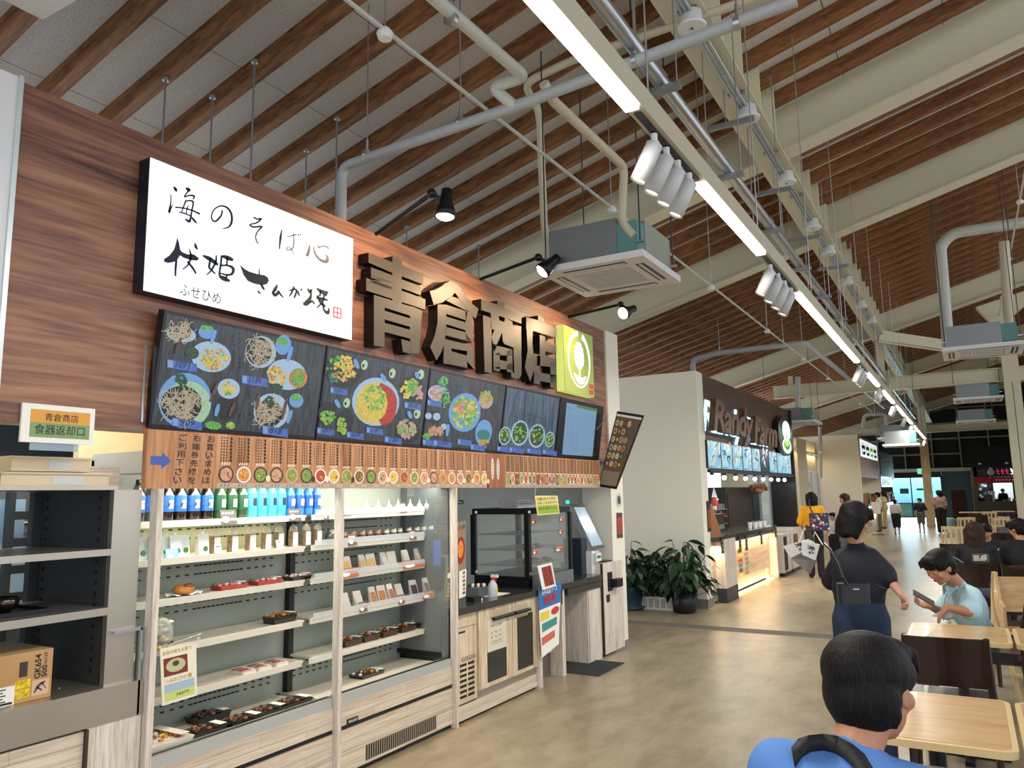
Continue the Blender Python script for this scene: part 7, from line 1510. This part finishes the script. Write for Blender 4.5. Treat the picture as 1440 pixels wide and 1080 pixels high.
def face_parts(t, c, fd, ud, s=1, glasses=False):
    f, u, r = frame(fd, ud); F = (f, u, r); c = Vector(c)
    for k in (-1, 1):
        b = MB(); E2 = lambda p, rad, m: b.ball(p, rad, m, 10, Matrix((r, f, u)).transposed())
        E2(c+r*.031*s*k+f*.0775*s+u*.004*s, (.014*s, .008*s, .005*s), f_wh); E2(c+r*.031*s*k+f*.083*s+u*.003*s, (.006*s, .004*s, .0055*s), f_dk); b.build('eye', t)
        b = MB(); b.tube([c+r*.014*s*k+f*.090*s+u*.028*s, c+r*.032*s*k+f*.088*s+u*.034*s, c+r*.05*s*k+f*.076*s+u*.028*s], .0035*s, HAIR, 5); b.build('eyebrow', t)
        if glasses:
            b = MB(); b.tube([c+f*.093*s+r*(.032*k+.022*math.cos(a))*s+u*(.002+.018*math.sin(a))*s for a in [2*PI*j/12 for j in range(13)]], .0015, M_black, 5); b.tube([c+r*.054*s*k+f*.09*s, c+r*.078*s*k-f*.0*s], .0015, M_black, 5); b.build('glasses', t, kind='stuff')
    b = MB(); b.tube([c-r*.02*s+f*.086*s-u*.058*s, c+f*.092*s-u*.057*s, c+r*.02*s+f*.086*s-u*.058*s], [.002*s, .0045*s, .002*s], mat('lip', '8f4a42', .5), 6); b.build('mouth', t)
def hair_short(t, c, fd, ud, s=1, m=None, vox=.007):
    f, u, r = frame(fd, ud); F = (f, u, r); c = Vector(c); b = MB()
    E(b, c+u*.036*s-f*.016*s, (.091*s, .108*s, .084*s), F); E(b, c-f*.045*s-u*.012*s, (.083*s, .072*s, .085*s), F); E(b, c+f*.045*s+u*.072*s, (.072*s, .055*s, .040*s), F)
    for k in (-1, 1): E(b, c+r*.062*s*k+f*.012*s+u*.032*s, (.026*s, .052*s, .04*s), F)
    rs = random.Random(1)
    for k in range(9): x = (-.06+.015*k)*s; cap(b, c+r*x+f*.075*s+u*.075*s, c+r*(x*1.1)+f*.088*s+u*(.04+rs.uniform(-.006, .006))*s, .014*s, .005*s)
    for k in range(11): a = -2.6+.52*k*.5*1.9; q = c-f*.09*s*math.cos(a*.5)+r*.07*s*math.sin(a*.5)-u*.05*s; cap(b, q, q-u*.025*s, .016*s, .006*s)
    return meshify(b, 'hair', vox, 2, m or HAIR, t)
def hair_bob(t, c, fd, ud, s=1, m=None, L=.13, vox=.008):
    f, u, r = frame(fd, ud); F = (f, u, r); c = Vector(c); b = MB()
    E(b, c+u*.04*s-f*.015*s, (.092*s, .108*s, .094*s), F); E(b, c-f*.05*s-u*.04*s, (.092*s, .075*s, .11*s), F)
    rs = random.Random(2)
    for k in range(15):
        a = -1.9+3.8*k/14; q = c-f*(.072*math.cos(a)+.012)*s+r*.086*s*math.sin(a); cap(b, q+u*.02*s, q-u*(L+rs.uniform(-.015, .01))*s-f*.008*s+r*.012*s*math.sin(a), .034*s, .016*s)
    for k in range(7): x = (-.06+.02*k)*s; cap(b, c+r*x+f*.06*s+u*.085*s, c+r*(x*1.2)+f*.092*s+u*(.03)*s, .018*s, .006*s)
    return meshify(b, 'hair', vox, 2, m or HAIR, t)
def hand(b, w, d, pal, side, s=1, curl=.5, spread=.25):
    """w wrist, d direction of the hand, pal palm normal, side = direction of the thumb"""
    w = Vector(w); f, n_, r = frame(d, pal); r = Vector(side)-f*Vector(side).dot(f); r = (r-n_*r.dot(n_)).normalized()
    Fm = (f, n_, r); b.ball(w+f*.045*s, (.042*s, .050*s, .017*s), M_paper, 12, Matrix((r, f, n_)).transposed()); cap(b, w, w+f*.03*s, .024*s, .024*s)
    for i, (o_, L) in enumerate(((.030, .068), (.010, .078), (-.010, .072), (-.030, .056))):
        p = w+f*.080*s+r*o_*s; dr = (f+r*(o_*spread*12)).normalized(); a = curl
        q = p+(dr*math.cos(a*.6)+n_*math.sin(a*.6))*L*.42*s; e = q+(dr*math.cos(a*1.5)+n_*math.sin(a*1.5))*L*.32*s; g_ = e+(dr*math.cos(a*2.2)+n_*math.sin(a*2.2))*L*.26*s
        cap(b, p-f*.03*s, p, .0095*s, .0095*s); cap(b, p, q, .0095*s, .0088*s); cap(b, q, e, .0088*s, .0078*s); cap(b, e, g_, .0078*s, .0068*s)
    p = w+f*.028*s+r*.034*s; q = p+(f*.6+r*.7+n_*.25).normalized()*.034*s; e = q+(f*.85+r*.35+n_*.4).normalized()*.030*s; cap(b, w+f*.02*s+r*.012*s, p, .014*s, .012*s); cap(b, p, q, .012*s, .010*s); cap(b, q, e, .010*s, .008*s)
def person(J, lab, group=None, s=1, fd=(0, 1, 0), ud=(0, 0, 1), body=(0, 1, 0), hair='short', hairm=None, shirt=None, sleeve=.6, sleevem=None, pants=None, leg=1.0, vox=.011, hands=True, skin=None, faces=False, loose=1.0, hem=.02, skirt=False, shoes=True, hcurl=.5, wide=1.0, glasses=False, legw=1.0, hpose=None, lift=0.0):
    base = Vector(J['pelvis']); base.z = 0; t = empty('person', base, label=lab, cat='person', group=group)
    J = {k: Vector(v)-base for k, v in J.items()}; bf = frame(body, (0, 0, 1)); r = bf[2]; f = bf[0]
    P, Ch, N, Hd = J['pelvis'], J['chest'], J['neck'], J['head']; tr = (Ch-P).normalized()
    BF = frame(f-tr*f.dot(tr), tr)
    def torso(b, g=0.0, lf=0.0):
        E(b, P+Vector((0, 0, lf)), (.155*s+g, .105*s+g, .12*s+g), BF); E(b, P.lerp(Ch, .45), (.135*s+g, .095*s+g, .15*s+g), BF); E(b, Ch, (.16*s+g, .11*s+g, .17*s+g), BF)
        cap(b, J['shL'], J['shR'], .052*s+g, .052*s+g); cap(b, J['shL'], Ch, .055*s+g, .08*s+g); cap(b, J['shR'], Ch, .055*s+g, .08*s+g); cap(b, Ch.lerp(N, .5), N, .07*s+g*.4, .052*s+g*.2)
        for q in (J['shL'], J['shR']): cap(b, N.lerp(Ch, .22), q, .046*s+g*.8, .05*s+g)
    b = MB(); torso(b); hf = frame(fd, ud); cap(b, N, Hd-hf[1]*.05*s-hf[0]*.015*s, .052*s, .05*s); head(b, Hd, fd, ud, s)
    for k, sg in (('L', -1), ('R', 1)):
        sh, el, wr = J['sh'+k], J['el'+k], J['wr'+k]; cap(b, sh, el, .048*s, .037*s); cap(b, el, wr, .036*s, .024*s)
        hp = (hpose or {}).get(k)
        if hands:
            d = (wr-el).normalized(); side = f*.8+Vector((0, 0, .3)); pal = -r*sg
            if hp: d, pal, side, cu = hp
            else: cu = hcurl
            hand(b, wr, d, pal, side, s*.95, cu)
        else: b.ball(wr+(wr-el).normalized()*.05*s, (.035*s, .035*s, .05*s), M_paper, 8)
        hi, kn, an = J['hip'+k], J['kn'+k], J['an'+k]; cap(b, hi, kn, .078*s, .052*s); cap(b, kn, kn.lerp(an, .4), .050*s, .050*s); cap(b, kn.lerp(an, .4), an, .050*s, .034*s); cap(b, an, an+f*.13*s-Vector((0, 0, .035*s)), .034*s, .028*s)
    meshify(b, 'body', vox, 2, skin or SK, t)
    # shirt
    if shirt:
        b = MB(); g = .012*s*loose; torso(b, g, lift)
        E(b, P+Vector((0, 0, hem*s+lift)), (.165*s*wide+g, .115*s*wide+g, .10*s+g), BF)
        for k in 'LR':
            sh, el, wr = J['sh'+k], J['el'+k], J['wr'+k]; f1 = min(sleeve, 1)
            cap(b, sh, sh.lerp(el, f1), .056*s+g*.8, (.052+.01*loose)*s+g)
            if sleeve > 1: cap(b, el, el.lerp(wr, sleeve-1), (.052+.01*loose)*s+g, .046*s+g)
        meshify(b, 'shirt', max(vox, .011), 9, shirt, t)
    if pants:
        b = MB(); g = .012*s
        E(b, P, (.160*s+g, .118*s+g, .15*s+g), BF)
        for k in 'LR':
            hi, kn, an = J['hip'+k], J['kn'+k], J['an'+k]; cap(b, hi, hi.lerp(kn, min(1, leg*2)), .084*s*legw+g, .064*s*legw+g)
            if leg > .5: cap(b, kn, kn.lerp(an, min(.97, (leg-.5)*2)), .062*s*legw+g, .052*s*legw+g)
        if skirt: b.lathe(P*1.0, [(.12*s, .08*s), (.17*s, -.05*s), (.2*s, -.52*s), (.17*s, -.50*s)], M_paper, 16)
        meshify(b, 'trousers', max(vox, .012), 3, pants, t)
    if shoes:
        for k in 'LR':
            an = J['an'+k]; b = MB(); cap(b, an-Vector((0, 0, .03*s)), an+f*.14*s-Vector((0, 0, .04*s)), .042*s, .034*s); meshify(b, 'shoe', .012, 1, mat('dark_shoe', '15151a', .6) if shoes is True else shoes, t)
    if hair == 'short': hair_short(t, Hd, fd, ud, s, hairm, max(vox*.7, .006))
    elif hair: hair_bob(t, Hd, fd, ud, s, hairm, hair, max(vox*.7, .007))
    if faces: face_parts(t, Hd, fd, ud, s, glasses)
    return t, J
def rot(v, a): c, s_ = math.cos(a), math.sin(a); return Vector((v[0]*c-v[1]*s_, v[0]*s_+v[1]*c, v[2]))
def stand(loc, rz, h, step=.0, arms=None, stoop=.0):
    """template standing pose facing local +y; arms: overrides"""
    k = h/1.66; J = dict(pelvis=(0, 0, .92), chest=(0, .0+stoop*.4, 1.22), neck=(0, -.01+stoop*.8, 1.40), head=(0, .02+stoop, 1.54), shL=(-.155, stoop*.6, 1.345), shR=(.155, stoop*.6, 1.345), elL=(-.20, .0, 1.09), elR=(.20, .0, 1.09), wrL=(-.20, .06, .86), wrR=(.20, .06, .86),
        hipL=(-.085, 0, .88), hipR=(.085, 0, .88), knL=(-.09, step*.5+.02, .48), knR=(.09, -step*.3+.02, .48), anL=(-.09, step, .08), anR=(.09, -step, .08))
    if arms: J.update(arms)
    return {q: rot(Vector(v)*k, rz)+Vector(loc) for q, v in J.items()}
def sit(loc, rz, k=1.0, seat=.45, lean=.0, arms=None, side=0):
    J = dict(pelvis=(0, 0, seat+.10), chest=(0, .05+lean*.6, seat+.40), neck=(0, .07+lean, seat+.57), head=(0, .10+lean*1.25, seat+.71), shL=(-.155, .06+lean*.9, seat+.52), shR=(.155, .06+lean*.9, seat+.52), elL=(-.20, .12+lean, seat+.27), elR=(.20, .12+lean, seat+.27), wrL=(-.12, .34+lean, seat+.28), wrR=(.12, .34+lean, seat+.28),
        hipL=(-.09, .04, seat+.075), hipR=(.09, .04, seat+.075), knL=(-.11, .42, seat+.06), knR=(.11, .42, seat+.06), anL=(-.12, .40, .08), anR=(.12, .40, .08))
    if arms: J.update(arms)
    return {q: rot(Vector((v[0]*k, v[1]*k, seat+(v[2]-seat)*k if v[2] > seat else v[2])), rz)+Vector(loc) for q, v in J.items()}
# --- boy in front, seen from behind
hc = dep(1225, 966, 1.52); sh_b = mat('blue_shirt', '5683c4', .8, bump=.15, bscale=200)
fdb = Vector((.36, .93, -.16)); J = dict(pelvis=(hc.x-.14, hc.y-.30, .55), chest=(hc.x-.07, hc.y-.16, .90), neck=(hc.x-.03, hc.y-.07, hc.z-.105), head=tuple(hc),
    shL=(hc.x-.16, hc.y-.12, hc.z-.145), shR=(hc.x+.13, hc.y-.05, hc.z-.185), elL=(hc.x-.25, hc.y+.03, .76), elR=(hc.x+.22, hc.y+.06, .72), wrL=(hc.x-.15, hc.y+.24, .66), wrR=(hc.x+.12, hc.y+.26, .66),
    hipL=(hc.x-.22, hc.y-.26, .52), hipR=(hc.x-.05, hc.y-.22, .52), knL=(hc.x-.20, hc.y+.12, .50), knR=(hc.x+.02, hc.y+.14, .50), anL=(hc.x-.19, hc.y+.10, .08), anR=(hc.x+.02, hc.y+.12, .08))
t, JJ = person(J, 'person in a blue shirt with a black strap seen from behind at the bottom', fd=fdb, ud=(-.05, .12, 1), body=(.25, .97, 0), shirt=sh_b, pants=mat('dark_trousers', '1c2230', .8), vox=.006, hair='short', s=.90, loose=1.2)
o = t.location
sho = [c_ for c_ in t.children if c_.name.startswith('shirt')][0]
bpy.context.view_layer.update()
def onshirt(px, py):
    ok, loc, n_, i_ = sho.ray_cast(EYE-o, ray(px, py).normalized()); return (loc+n_*.004) if ok else (dep(px, py, 1.42)-o)
up_ = ((1113, 1056), (1123, 1044), (1138, 1036), (1158, 1034), (1180, 1039), (1200, 1050), (1216, 1064), (1226, 1082)); lo_ = ((1118, 1080), (1127, 1066), (1140, 1058), (1157, 1056), (1174, 1060), (1188, 1068), (1197, 1078), (1204, 1092))
A_ = [onshirt(*p) for p in up_]; B_ = [onshirt(*p) for p in lo_]; n = len(A_); off = Vector((0, -.004, .004))
MB().add([p+off for p in A_]+[p+off for p in B_]+[p-off for p in A_]+[p-off for p in B_], [(i, i+1, n+i+1, n+i) for i in range(n-1)]+[(2*n+i, 3*n+i, 3*n+i+1, 2*n+i+1) for i in range(n-1)]+[(i, 2*n+i, 2*n+i+1, i+1) for i in range(n-1)]+[(n+i, n+i+1, 3*n+i+1, 3*n+i) for i in range(n-1)], mat('strap_black', '0d0e12', .7), True).build('shoulder_strap', t)
# --- standing woman in navy
hw = dep(1203, 731, 4.2); sheer = mat('navy_sheer', '0d0f1c', .75, bump=.2, bscale=250); jean = mat('navy_jean', '1a2c44', .8, bump=.2, bscale=220)
arms = dict()
J = stand((hw.x-.01, hw.y-.01, 0), .42, 1.56)
J['pelvis'].z = .90; J['chest'].z = 1.10; J['hipL'].z = J['hipR'].z = .86
J['head'] = hw; J['elR'] = dep(1245, 808, 4.1); J['wrR'] = dep(1266, 835, 4.0); J['shR'] = dep(1224, 783, 4.15); J['shL'] = dep(1184, 785, 4.25); J['elL'] = dep(1170, 816, 4.34); J['wrL'] = dep(1186, 826, 4.75); J['neck'] = dep(1204, 764, 4.22)
t, JJ = person(J, 'woman in a sheer navy top and jeans standing with her back turned, looking down', fd=(.86, .45, -.35), ud=(.25, .1, 1), body=(-.25, .97, 0), shirt=sheer, sleeve=1.25, pants=jean, vox=.007, hair=.12, s=.78, loose=1.2, faces=True, lift=.07, hem=.06, glasses=True, wide=1.0, skin=mat('skin_light', 'c49478', .5), legw=.95, hcurl=1.1)
o = t.location; X = lambda px, py, d: dep(px, py, d)-o
q = X(1200, 834, 3.93); tb = empty('shoulder_bag', q+o, .45, label='black leather crossbody bag on the back of the woman in navy', cat='bag'); MB().rbox(-.078, .078, -.03, .03, -.05, .05, mat('bag_leather', '14171c', .35), .02).build('body', tb); MB().box(-.01, .02, -.032, -.03, .02, .026, M_galv).build('logo_plate', tb)
b = MB(); b.tube([X(1172, 812, 3.9)-q+Vector((0, -.0, 0)), X(1171, 790, 3.95)-q, X(1174, 772, 4.05)-q, X(1180, 764, 4.15)-q], .008, mat('bag_leather'), 6); b.tube([X(1180, 822, 3.9)-q, X(1172, 812, 3.9)-q], .008, mat('bag_leather'), 6); b.build('strap', tb)
fa_ = empty('folded_fan', X(1240, 826, 3.95)+o, label='narrow dark folded fan at the right hip of the woman in navy', cat='fan'); MB().tube([(-.03, 0, .012), (.025, -.0, -.012)], .008, M_black, 6).build('fan', fa_)
# --- boy in light blue, seated, looking down at a phone
hb = dep(1321, 797, 5.22); lb = mat('light_blue_shirt', 'b4d6e2', .8, bump=.15, bscale=160, var=.08, vscale=12)
J = dict(pelvis=dep(1378, 898, 5.55), chest=dep(1363, 856, 5.42), neck=dep(1345, 820, 5.33), head=hb, shL=dep(1367, 838, 5.20), shR=dep(1344, 832, 5.48), elL=dep(1350, 855, 4.92), wrL=dep(1330, 856, 4.95), elR=dep(1326, 862, 5.50), wrR=dep(1309, 853, 5.32),
         hipL=dep(1372, 900, 5.4), hipR=dep(1385, 900, 5.65), knL=dep(1300, 905, 5.45), knR=dep(1305, 900, 5.75), anL=dep(1305, 985, 5.5), anR=dep(1310, 975, 5.8))
for k in ('anL', 'anR'): J[k].z = .08
J['elL'] = dep(1364, 861, 5.0); J['wrL'] = dep(1331, 854, 5.02)
t, JJ = person(J, 'boy in a light blue shirt seated at the table, looking down at his phone', fd=(-.62, -.60, -.52), ud=(-.3, -.25, .9), body=(-.95, -.1, 0), shirt=lb, sleeve=.85, pants=mat('grey_trousers', '5a5c60', .8), vox=.007, hair='short', s=.98, faces=True, loose=1.0,
    hpose={'L': (Vector((-.55, .0, -.8)), Vector((.3, .1, -.9)), Vector((-.3, .9, 0)), .35), 'R': (Vector((-.9, .0, .25)), Vector((0, -.3, .95)), Vector((.2, -.9, 0)), .9)})
o = t.location
b = MB(); c1_ = Vector(JJ['neck']); b.prism([c1_+Vector(v) for v in ((.01, -.06, .03), (-.07, -.05, -.02), (-.06, -.07, -.09), (.0, -.09, -.03))], (.006, .006, 0), lb); b.prism([c1_+Vector(v) for v in ((-.02, .06, .03), (-.09, .02, -.02), (-.09, .03, -.09), (-.05, .07, -.02))], (.006, -.006, 0), lb); b.build('collar', t)
b = MB(); b.tube([c1_+Vector((-.05, -.05, -.02)), c1_+Vector((-.09, -.07, -.15)), c1_+Vector((-.10, -.08, -.25))], .0025, M_galvd, 5); b.build('lanyard', t)
q = dep(1299, 841, 5.12); ph = empty('smartphone', q, label='dark smartphone held by the boy in light blue', cat='phone'); v1 = (dep(1310, 848, 5.12)-dep(1289, 836, 5.15)); ax = (v1, v1.cross(Vector((.3, -.3, 1))), v1.cross(v1.cross(Vector((.3, -.3, 1))))); MB().obox((0, 0, 0), ax, (.072, .036, .005), mat('phone_case', '5a5450', .4)).build('body', ph)
q = Vector(JJ['wrL'])+o; wp = empty('wet_wipe', (on('z', .701, 1326, 868)), label='crumpled clear wrapper under the hand of the boy on the table', cat='wrapper'); rs = random.Random(5); b = MB(); n = 10; V = []
for j in range(4):
    for k in range(n): r_ = (.055, .06, .045, .015)[j]*rs.uniform(.75, 1.2); V.append((r_*math.cos(2*PI*k/n), r_*.8*math.sin(2*PI*k/n), .012*j))
b.add(V, [(j*n+k, j*n+(k+1) % n, (j+1)*n+(k+1) % n, (j+1)*n+k) for j in range(3) for k in range(n)], mat('wrapper_film', 'd8d4d6', .2, alpha=.75)); b.build('film', wp)
# --- woman in yellow
yel = mat('yellow_shirt', 'd89a10', .8)
J = stand((-2.43, 14.7, 0), .35, 1.50, arms=dict(elR=(.24, .06, 1.06), wrR=(.18, .2, .92), elL=(-.24, .06, 1.06), wrL=(-.16, .24, .95)))
t, JJ = person(J, 'woman in a yellow top and black trousers seen from behind near the bins', fd=(-.6, .75, 0), body=(-.34, .94, 0), shirt=yel, sleeve=.9, pants=mat('black_trousers', '0d0e14', .8), vox=.014, hair=.12, s=.92, hands=False)
tb = empty('patterned_bag', Vector((-2.30, 14.53, .98)), .3, label='navy flower-patterned bag slung behind the woman in yellow', cat='bag'); MB().rbox(-.16, .16, -.05, .05, -.14, .16, mat('flower_navy', '2a2c4a', .7), .04).build('body', tb); b = MB(); rs = random.Random(7)
for k in range(26): b.ball((rs.uniform(-.15, .15), -.05, rs.uniform(-.12, .15)), (rs.uniform(.015, .03), .006, rs.uniform(.012, .03)), [f_pk, f_wh, f_rd, M_galvd][k % 4], 6)
b.build('flower_print', tb, kind='stuff'); b = MB().tube([(-.10, 0, .16), (-.14, .06, .30), (-.12, .14, .42)], .012, mat('flower_navy'), 6); b.build('strap', tb)
# white carriers hanging from the arm, dark inside
for i, (a, pts, mk) in enumerate((('left', ((1101, 768), (1112, 785), (1146, 767), (1140, 757)), 1), ('right', ((1127, 760), (1128, 780), (1146, 788), (1152, 766)), 2))):
    q = [dep(x, y, 4.62-.08*i) for x, y in pts]; t = empty('paper_carrier', q[0], label='white paper carrier with dark print beside the woman in navy, '+a+' one', cat='carrier'); Pq = [v-q[0] for v in q]; MB().prism(Pq, (0, .03, 0), M_paper).build('box', t); c_ = sum(Pq, Vector())/4
    b = MB(); U1, V1 = (Pq[3]-Pq[0]), (Pq[0]-Pq[1]); put_text(b, '港', c_-U1*.12-V1*.25+Vector((0, -.004, 0)), U1, V1, .05, .05, M_ink, off=.02); b.build('print', t)
    b = MB(); h0 = Pq[3].lerp(Pq[2], .1); b.tube([Pq[3]*.6, Pq[3]*.8+Vector((0, 0, .07)), Pq[3]+Vector((.02, 0, .0))], .004, M_paper, 5); b.build('handle', t)
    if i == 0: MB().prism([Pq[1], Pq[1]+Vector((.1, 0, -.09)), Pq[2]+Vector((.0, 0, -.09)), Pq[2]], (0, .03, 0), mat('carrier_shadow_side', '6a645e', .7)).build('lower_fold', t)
    else: MB().prism([Pq[0]*.5+Pq[3]*.3+Vector((0, -.006, .02)), Pq[3]*.85+Vector((0, -.006, .01)), Pq[3]*.45+Vector((0, -.006, .10)), Pq[3]*.3+Vector((0, -.006, .10))], (0, .004, 0), mat('carrier_window', '3a3430', .7)).build('handle_hole', t)
# --- others
J = stand((-2.12, 16.6, 0), 2.7, 1.46); person(J, 'woman with brown hair and pale top behind the woman in navy', fd=(-.9, -.4, .1), body=(-.6, -.8, 0), shirt=mat('pale_pink_top', 'c9b0a4', .8), sleeve=1.5, pants=mat('grey_trousers'), vox=.014, hair=.10, hairm=HAIRB, s=.9, hands=False)
J = stand((-2.42, 17.0, 0), 3.0, 1.08); person(J, 'small child with dark hair beside the woman with brown hair', fd=(-.5, -.8, 0), body=(0, -1, 0), shirt=mat('white_tee', 'c8c4ba', .8), pants=mat('black_trousers'), vox=.014, hair='short', s=.72, hands=False)
J = stand((-2.17, 29.2, 0), .0, 1.18, step=.06); person(J, 'child in a white and black outfit walking away to the glass doors', fd=(0, 1, 0), body=(0, 1, 0), shirt=mat('white_tee'), sleeve=.9, pants=mat('black_trousers'), leg=.62, vox=.016, s=.72, hands=False, wide=.85, hem=.12, legw=1.4)
J = stand((-1.48, 30.3, 0), PI, 1.20, step=.10, arms=dict(elL=(-.26, -.05, 1.08), elR=(.27, -.05, 1.08), wrL=(-.22, .1, .88), wrR=(.28, -.12, .9))); person(J, 'boy in a navy T-shirt and shorts walking towards the viewer', fd=(-.5, -.85, 0), body=(0, -1, 0), shirt=mat('navy_tee', '10142a', .8), sleeve=.8, pants=mat('khaki_shorts', '5a5850', .8), leg=.5, vox=.016, s=.74, hands=False)
J = stand((-.87, 30.4, 0), .2, 1.46, arms=dict(wrR=(.1, .25, 1.0))); person(J, 'person in a pinkish patterned shirt and black trousers standing by the column', fd=(-.6, .6, 0), body=(0, 1, 0), shirt=mat('patterned_shirt', 'a8887a', .8, var=.5, vscale=22), sleeve=1.0, pants=mat('black_trousers'), vox=.016, hair=.05, s=.9, hands=False, legw=1.2)
J = stand((-2.85, 31.2, 0), PI/2, 1.42); person(J, 'person in a white top at the third block counter', fd=(-1, .1, 0), body=(-1, 0, 0), shirt=mat('white_tee'), pants=mat('grey_trousers'), vox=.016, s=.88, hands=False)
J = stand((-2.85, 33.4, 0), PI/2, 1.45); person(J, 'person in a beige top farther along the third block counter', fd=(-1, .1, 0), body=(-1, 0, 0), shirt=mat('beige_top', 'b8a488', .8), pants=mat('beige_trousers', 'a8946c', .8), vox=.016, s=.88, hair=.10, hands=False)
J = stand((1.45, 44.75, 0), PI, 1.45, stoop=.12); person(J, 'shop worker in black with a cap inside the red shop', fd=(-.4, -.8, -.4), body=(0, -1, 0), shirt=mat('black_tee', '0c0c10', .8), sleeve=1.8, pants=mat('black_trousers'), vox=.018, s=.9, hands=False)
bt = mat('black_tee')
J = sit((.02, 9.42, 0), .0, .88, lean=.03); t, JJ = person(J, 'seated woman with long dark hair and a white half dome logo on her back', fd=(.3, .95, -.15), body=(0, 1, 0), shirt=bt, sleeve=1.0, pants=mat('pale_jeans', '7c8894', .8), vox=.012, hair=.20, hairm=HAIRB, s=.88, hands=False)
o = t.location; b = MB(); cq = Vector(JJ['chest'])+Vector((.03, -.128, .02)); f = lambda x, z: cq+Vector((x, 0, z))
b.poly([f(-.075, -.035), f(.075, -.035), f(.075, .05), f(-.075, .05)], mat('logo_grey', '5c584e', .7)); wl_ = mat('logo_white', 'e6e2d8', .6)
f2 = lambda x, z: cq+Vector((x, -.002, z))
for r0 in (.055, .038, .021): stroke(b, [(.055-r0*1.0*math.cos(a)-.0, -.02+r0*math.sin(a), .011) for a in (0, .4, .8, 1.2, 1.57)], f2, wl_)
for k in range(3): b.poly([f2(-.062, -.02+.019*k), f2(-.012, -.02+.019*k), f2(-.012, -.009+.019*k), f2(-.062, -.009+.019*k)], wl_)
b.build('back_logo', t, kind='stuff')
J = sit((.47, 9.62, 0), .25, .92, lean=.10); person(J, 'man with short black hair in a black T-shirt seated at the family table', fd=(-.75, .6, -.3), body=(-.2, 1, 0), shirt=bt, sleeve=.8, pants=mat('black_trousers'), vox=.012, s=.92, hands=False)
J = sit((.18, 11.12, 0), PI-.2, .8, lean=.10); person(J, 'child facing the viewer across the family table, hands to the mouth', fd=(-.1, -1, -.35), body=(0, -1, 0), shirt=mat('navy_tee'), sleeve=.8, pants=mat('grey_trousers'), vox=.012, s=.78, hands=False, faces=True)
tb = empty('backpack', (-.18, 9.2, .66), .2, label='small black backpack hanging on the chair of the woman with the logo shirt', cat='bag'); MB().rbox(-.13, .10, -.06, .06, -.12, .12, M_black, .04).build('body', tb); MB().tube([(-.1, 0, .12), (0, 0, .18), (.08, 0, .12)], .01, M_galvd, 6).build('handle', tb)
